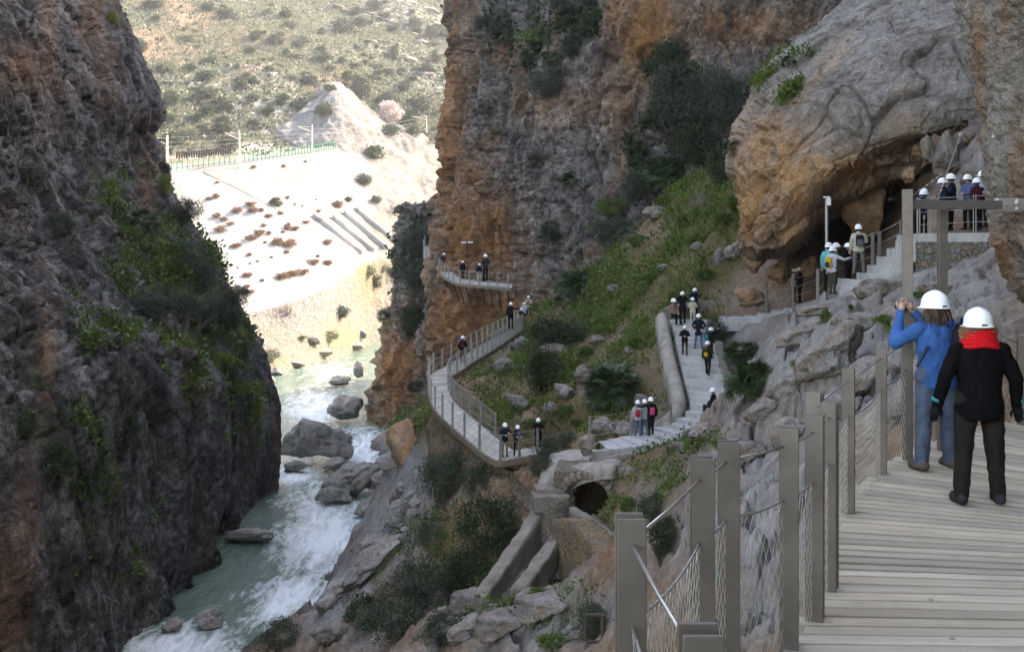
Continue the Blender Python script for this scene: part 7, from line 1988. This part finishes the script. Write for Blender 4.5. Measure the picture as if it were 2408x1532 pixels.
bare('grey leafless shrub behind the dark picket fence', 500, 340, 70, 50, EMB)
# boulders of the far shore
for (x, y, w_, h_, lb) in [(1130, 1345, 150, 50, 'broad pale slab on the sunlit far shore'), (1340, 1310, 120, 60, 'pale boulder at the foot of the spur, far shore'), (960, 1425, 150, 44, 'flat ledge rock at the sunlit shoreline'), (820, 1470, 110, 60, 'pale rock against the end of the left cliff'), (1380, 1240, 110, 70, 'rock at the river bend beside the spur'), (1060, 1270, 120, 60, 'pale rock under the far scrub'), (770, 1530, 110, 60, 'white rock in the water behind the left cliff')]:
    X, Y = c6b(x, y); r_ = hit(X, Y, ['embankment', 'river']); boulder(lb, X, Y, w_ / 2.75, h_ / 2.75, 'g', ('embankment', 'river'), rot=rb.uniform(-.3, .3))
# bushes of the hill
known = [(1060, 290, 150, 80, 'hill'), (1215, 330, 120, 60, 'hill'), (1270, 280, 100, 60, 'hillp'), (530, 555, 150, 80, 'hilld'), (425, 495, 110, 50, 'hilld'), (855, 372, 90, 50, 'hilld'), (900, 255, 110, 80, 'hill'), (520, 690, 200, 130, 'hill'), (650, 770, 200, 110, 'hill'), (280, 735, 150, 90, 'hilld'), (555, 810, 130, 80, 'hilld'), (470, 870, 110, 80, 'hilld'), (885, 905, 80, 50, 'hilld'), (660, 940, 190, 90, 'hill'), (1000, 820, 110, 70, 'hilld'), (1100, 730, 110, 90, 'hilld'), (240, 860, 150, 60, 'hilld'), (290, 1030, 190, 90, 'hilld'), (190, 920, 110, 60, 'hilld'), (690, 1050, 170, 100, 'hill'), (1690, 630, 190, 190, 'hill'), (1590, 560, 90, 80, 'hilld'), (1925, 375, 90, 110, 'hill'), (2000, 630, 110, 80, 'hill'), (1880, 730, 180, 110, 'hill'), (2140, 760, 130, 120, 'hill'), (2050, 860, 130, 120, 'hilld'), (1390, 365, 80, 50, 'hilld'), (1000, 75, 110, 70, 'hillp'), (690, 100, 150, 80, 'hill'), (560, 50, 120, 70, 'hill'), (1400, 420, 130, 80, 'hill'), (1230, 770, 150, 90, 'hill'), (1420, 810, 160, 110, 'hill'), (1300, 590, 160, 80, 'hill'), (1450, 650, 100, 60, 'hilld'), (1320, 700, 140, 80, 'hillp'), (800, 600, 130, 70, 'hill'), (890, 600, 100, 80, 'hill'), (410, 970, 160, 90, 'hillp'), (1560, 180, 180, 110, 'hill'), (1680, 160, 140, 80, 'hill'), (1640, 80, 100, 70, 'hill'), (1780, 40, 110, 80, 'hill'), (1920, 200, 120, 70, 'hill'), (2080, 170, 120, 90, 'hill'), (2210, 230, 120, 110, 'hill'), (2150, 500, 140, 70, 'hill'), (560, 450, 120, 50, 'hilld'), (410, 270, 130, 80, 'hillp'), (240, 480, 200, 110, 'hillp'), (60, 340, 90, 100, 'hill'), (150, 30, 200, 60, 'hill'), (1540, 440, 60, 50, 'hill'), (1200, 400, 120, 50, 'hillp'), (1800, 480, 160, 60, 'hillp'), (1900, 960, 150, 90, 'hill'), (2060, 950, 120, 90, 'hill')]
for i, (x, y, w_, h_, k_) in enumerate(known):
    X, Y = x / 2.188 / 1.4377 + 450 / 1.4377, y / 2.188 / 1.4377
    lb = {'hill': 'grey green bush on the far hillside', 'hilld': 'dark green rounded bush on the far hillside', 'hillp': 'pale dry bush on the far hillside'}[k_]
    shrub(lb, X, Y, w_ / 3.146, h_ / 3.146 * 1.15, k_, ['hill', 'rock_cutting'], {'hill': 'grey green bushes on the hill', 'hilld': 'dark bushes on the hill', 'hillp': 'pale bushes on the hill'}[k_], stem=False)
rh = random.Random(77)
for i in range(250):
    x, y = rh.uniform(240, 1045), rh.uniform(-5, 345)
    if 640 < x < 960 and 220 < y: continue
    if y > 330 - .02 * x and x < 900: continue
    r_ = hit(x, y)
    if r_ is None or r_[0].y < 230: continue
    k_ = rh.choice(['hill', 'hillp', 'hillp', 'hill', 'hilld'] if x < 800 else ['hill', 'hill', 'hilld'])
    w_ = rh.choice([10, 14, 18, 24, 34])
    lb = {'hill': 'grey green bush on the far hillside', 'hilld': 'dark green rounded bush on the far hillside', 'hillp': 'pale dry bush on the far hillside'}[k_]
    shrub(lb, x, y, w_, w_ * .6, k_, ['hill'], {'hill': 'grey green bushes on the hill', 'hilld': 'dark bushes on the hill', 'hillp': 'pale bushes on the hill'}[k_], stem=False)
X, Y = 1900 / 3.146 + 313, 830 / 3.146
shrub('almond tree in pale blossom above the rock cutting', X, Y, 60, 56, 'blossom', ['hill', 'rock_cutting'], stem=False, name='almond_tree', cat='tree')
# pale rock ledges high on the hill
for i, (x, y, w_, h_) in enumerate(sorted([(1520, 40, 120, 40), (1840, 130, 150, 40), (1920, 150, 80, 36), (2060, 240, 130, 30), (1500, 165, 90, 30), (2160, 540, 120, 60), (2060, 430, 110, 60), (2180, 420, 120, 60), (1770, 300, 90, 50), (2130, 300, 140, 50), (2200, 60, 130, 50), (1850, 300, 90, 24), (590, 20, 50, 20), (1160, 370, 50, 24), (1580, 75, 90, 24), (1750, 90, 100, 30)])):
    X, Y = x / 3.146 + 313, y / 3.146
    boulder('%s pale limestone outcrop from the left on the upper hillside' % ORD[i], X, Y + h_ / 6.3, w_ / 3.146, h_ / 3.146, 'g', ('hill',), tilt=.25, sink=.5, group='outcrops on the hill', name='outcrop', rot=rb.uniform(-.2, .2))
# lookout on the spur
q = P(968, 524, 146); o = tag(empty('lookout', q), 'round walled lookout with a railing on top of the spur', 'lookout'); R_ = px(26, 146)
mb = MB(); n_s = 20
mb.tube([(0, 0, -px(26, 146)), (0, 0, 0)], R_, n_s); mb.build('wall', M['hut'], o)
mb = MB(); mb.tube([(0, 0, 0), (0, 0, .25)], R_ * 1.04, n_s); mb.build('rim', M['parapet'], o)
for k in range(12):
    an = math.pi * (.6 + 1.3 * k / 11); add_obj('post', plate_mesh(.12, .12, 1.4, 'galv'), o, (math.cos(an) * R_, math.sin(an) * R_, .2))
mb = MB(); mb.tube([(math.cos(math.pi * (.6 + 1.3 * k / 22)) * R_, math.sin(math.pi * (.6 + 1.3 * k / 22)) * R_, 1.55) for k in range(23)], .05, 4); mb.build('handrail', M['galv'], o)
# ---------------------------------------------------------------- air
b = NB('haze_air'); v = b.n('VolumePrincipled', {'Color': (.93, .95, 1.0, 1), 'Density': .00022, 'Anisotropy': .35})
b.put(b.out.inputs['Volume'], v.outputs[0])
mb = MB(); mb.box((0, 600, 65), (2600, 1500, 260)); o = mb.build('haze', b.mat); tag(o, 'thin pale haze filling the valley', 'haze', kind='stuff')
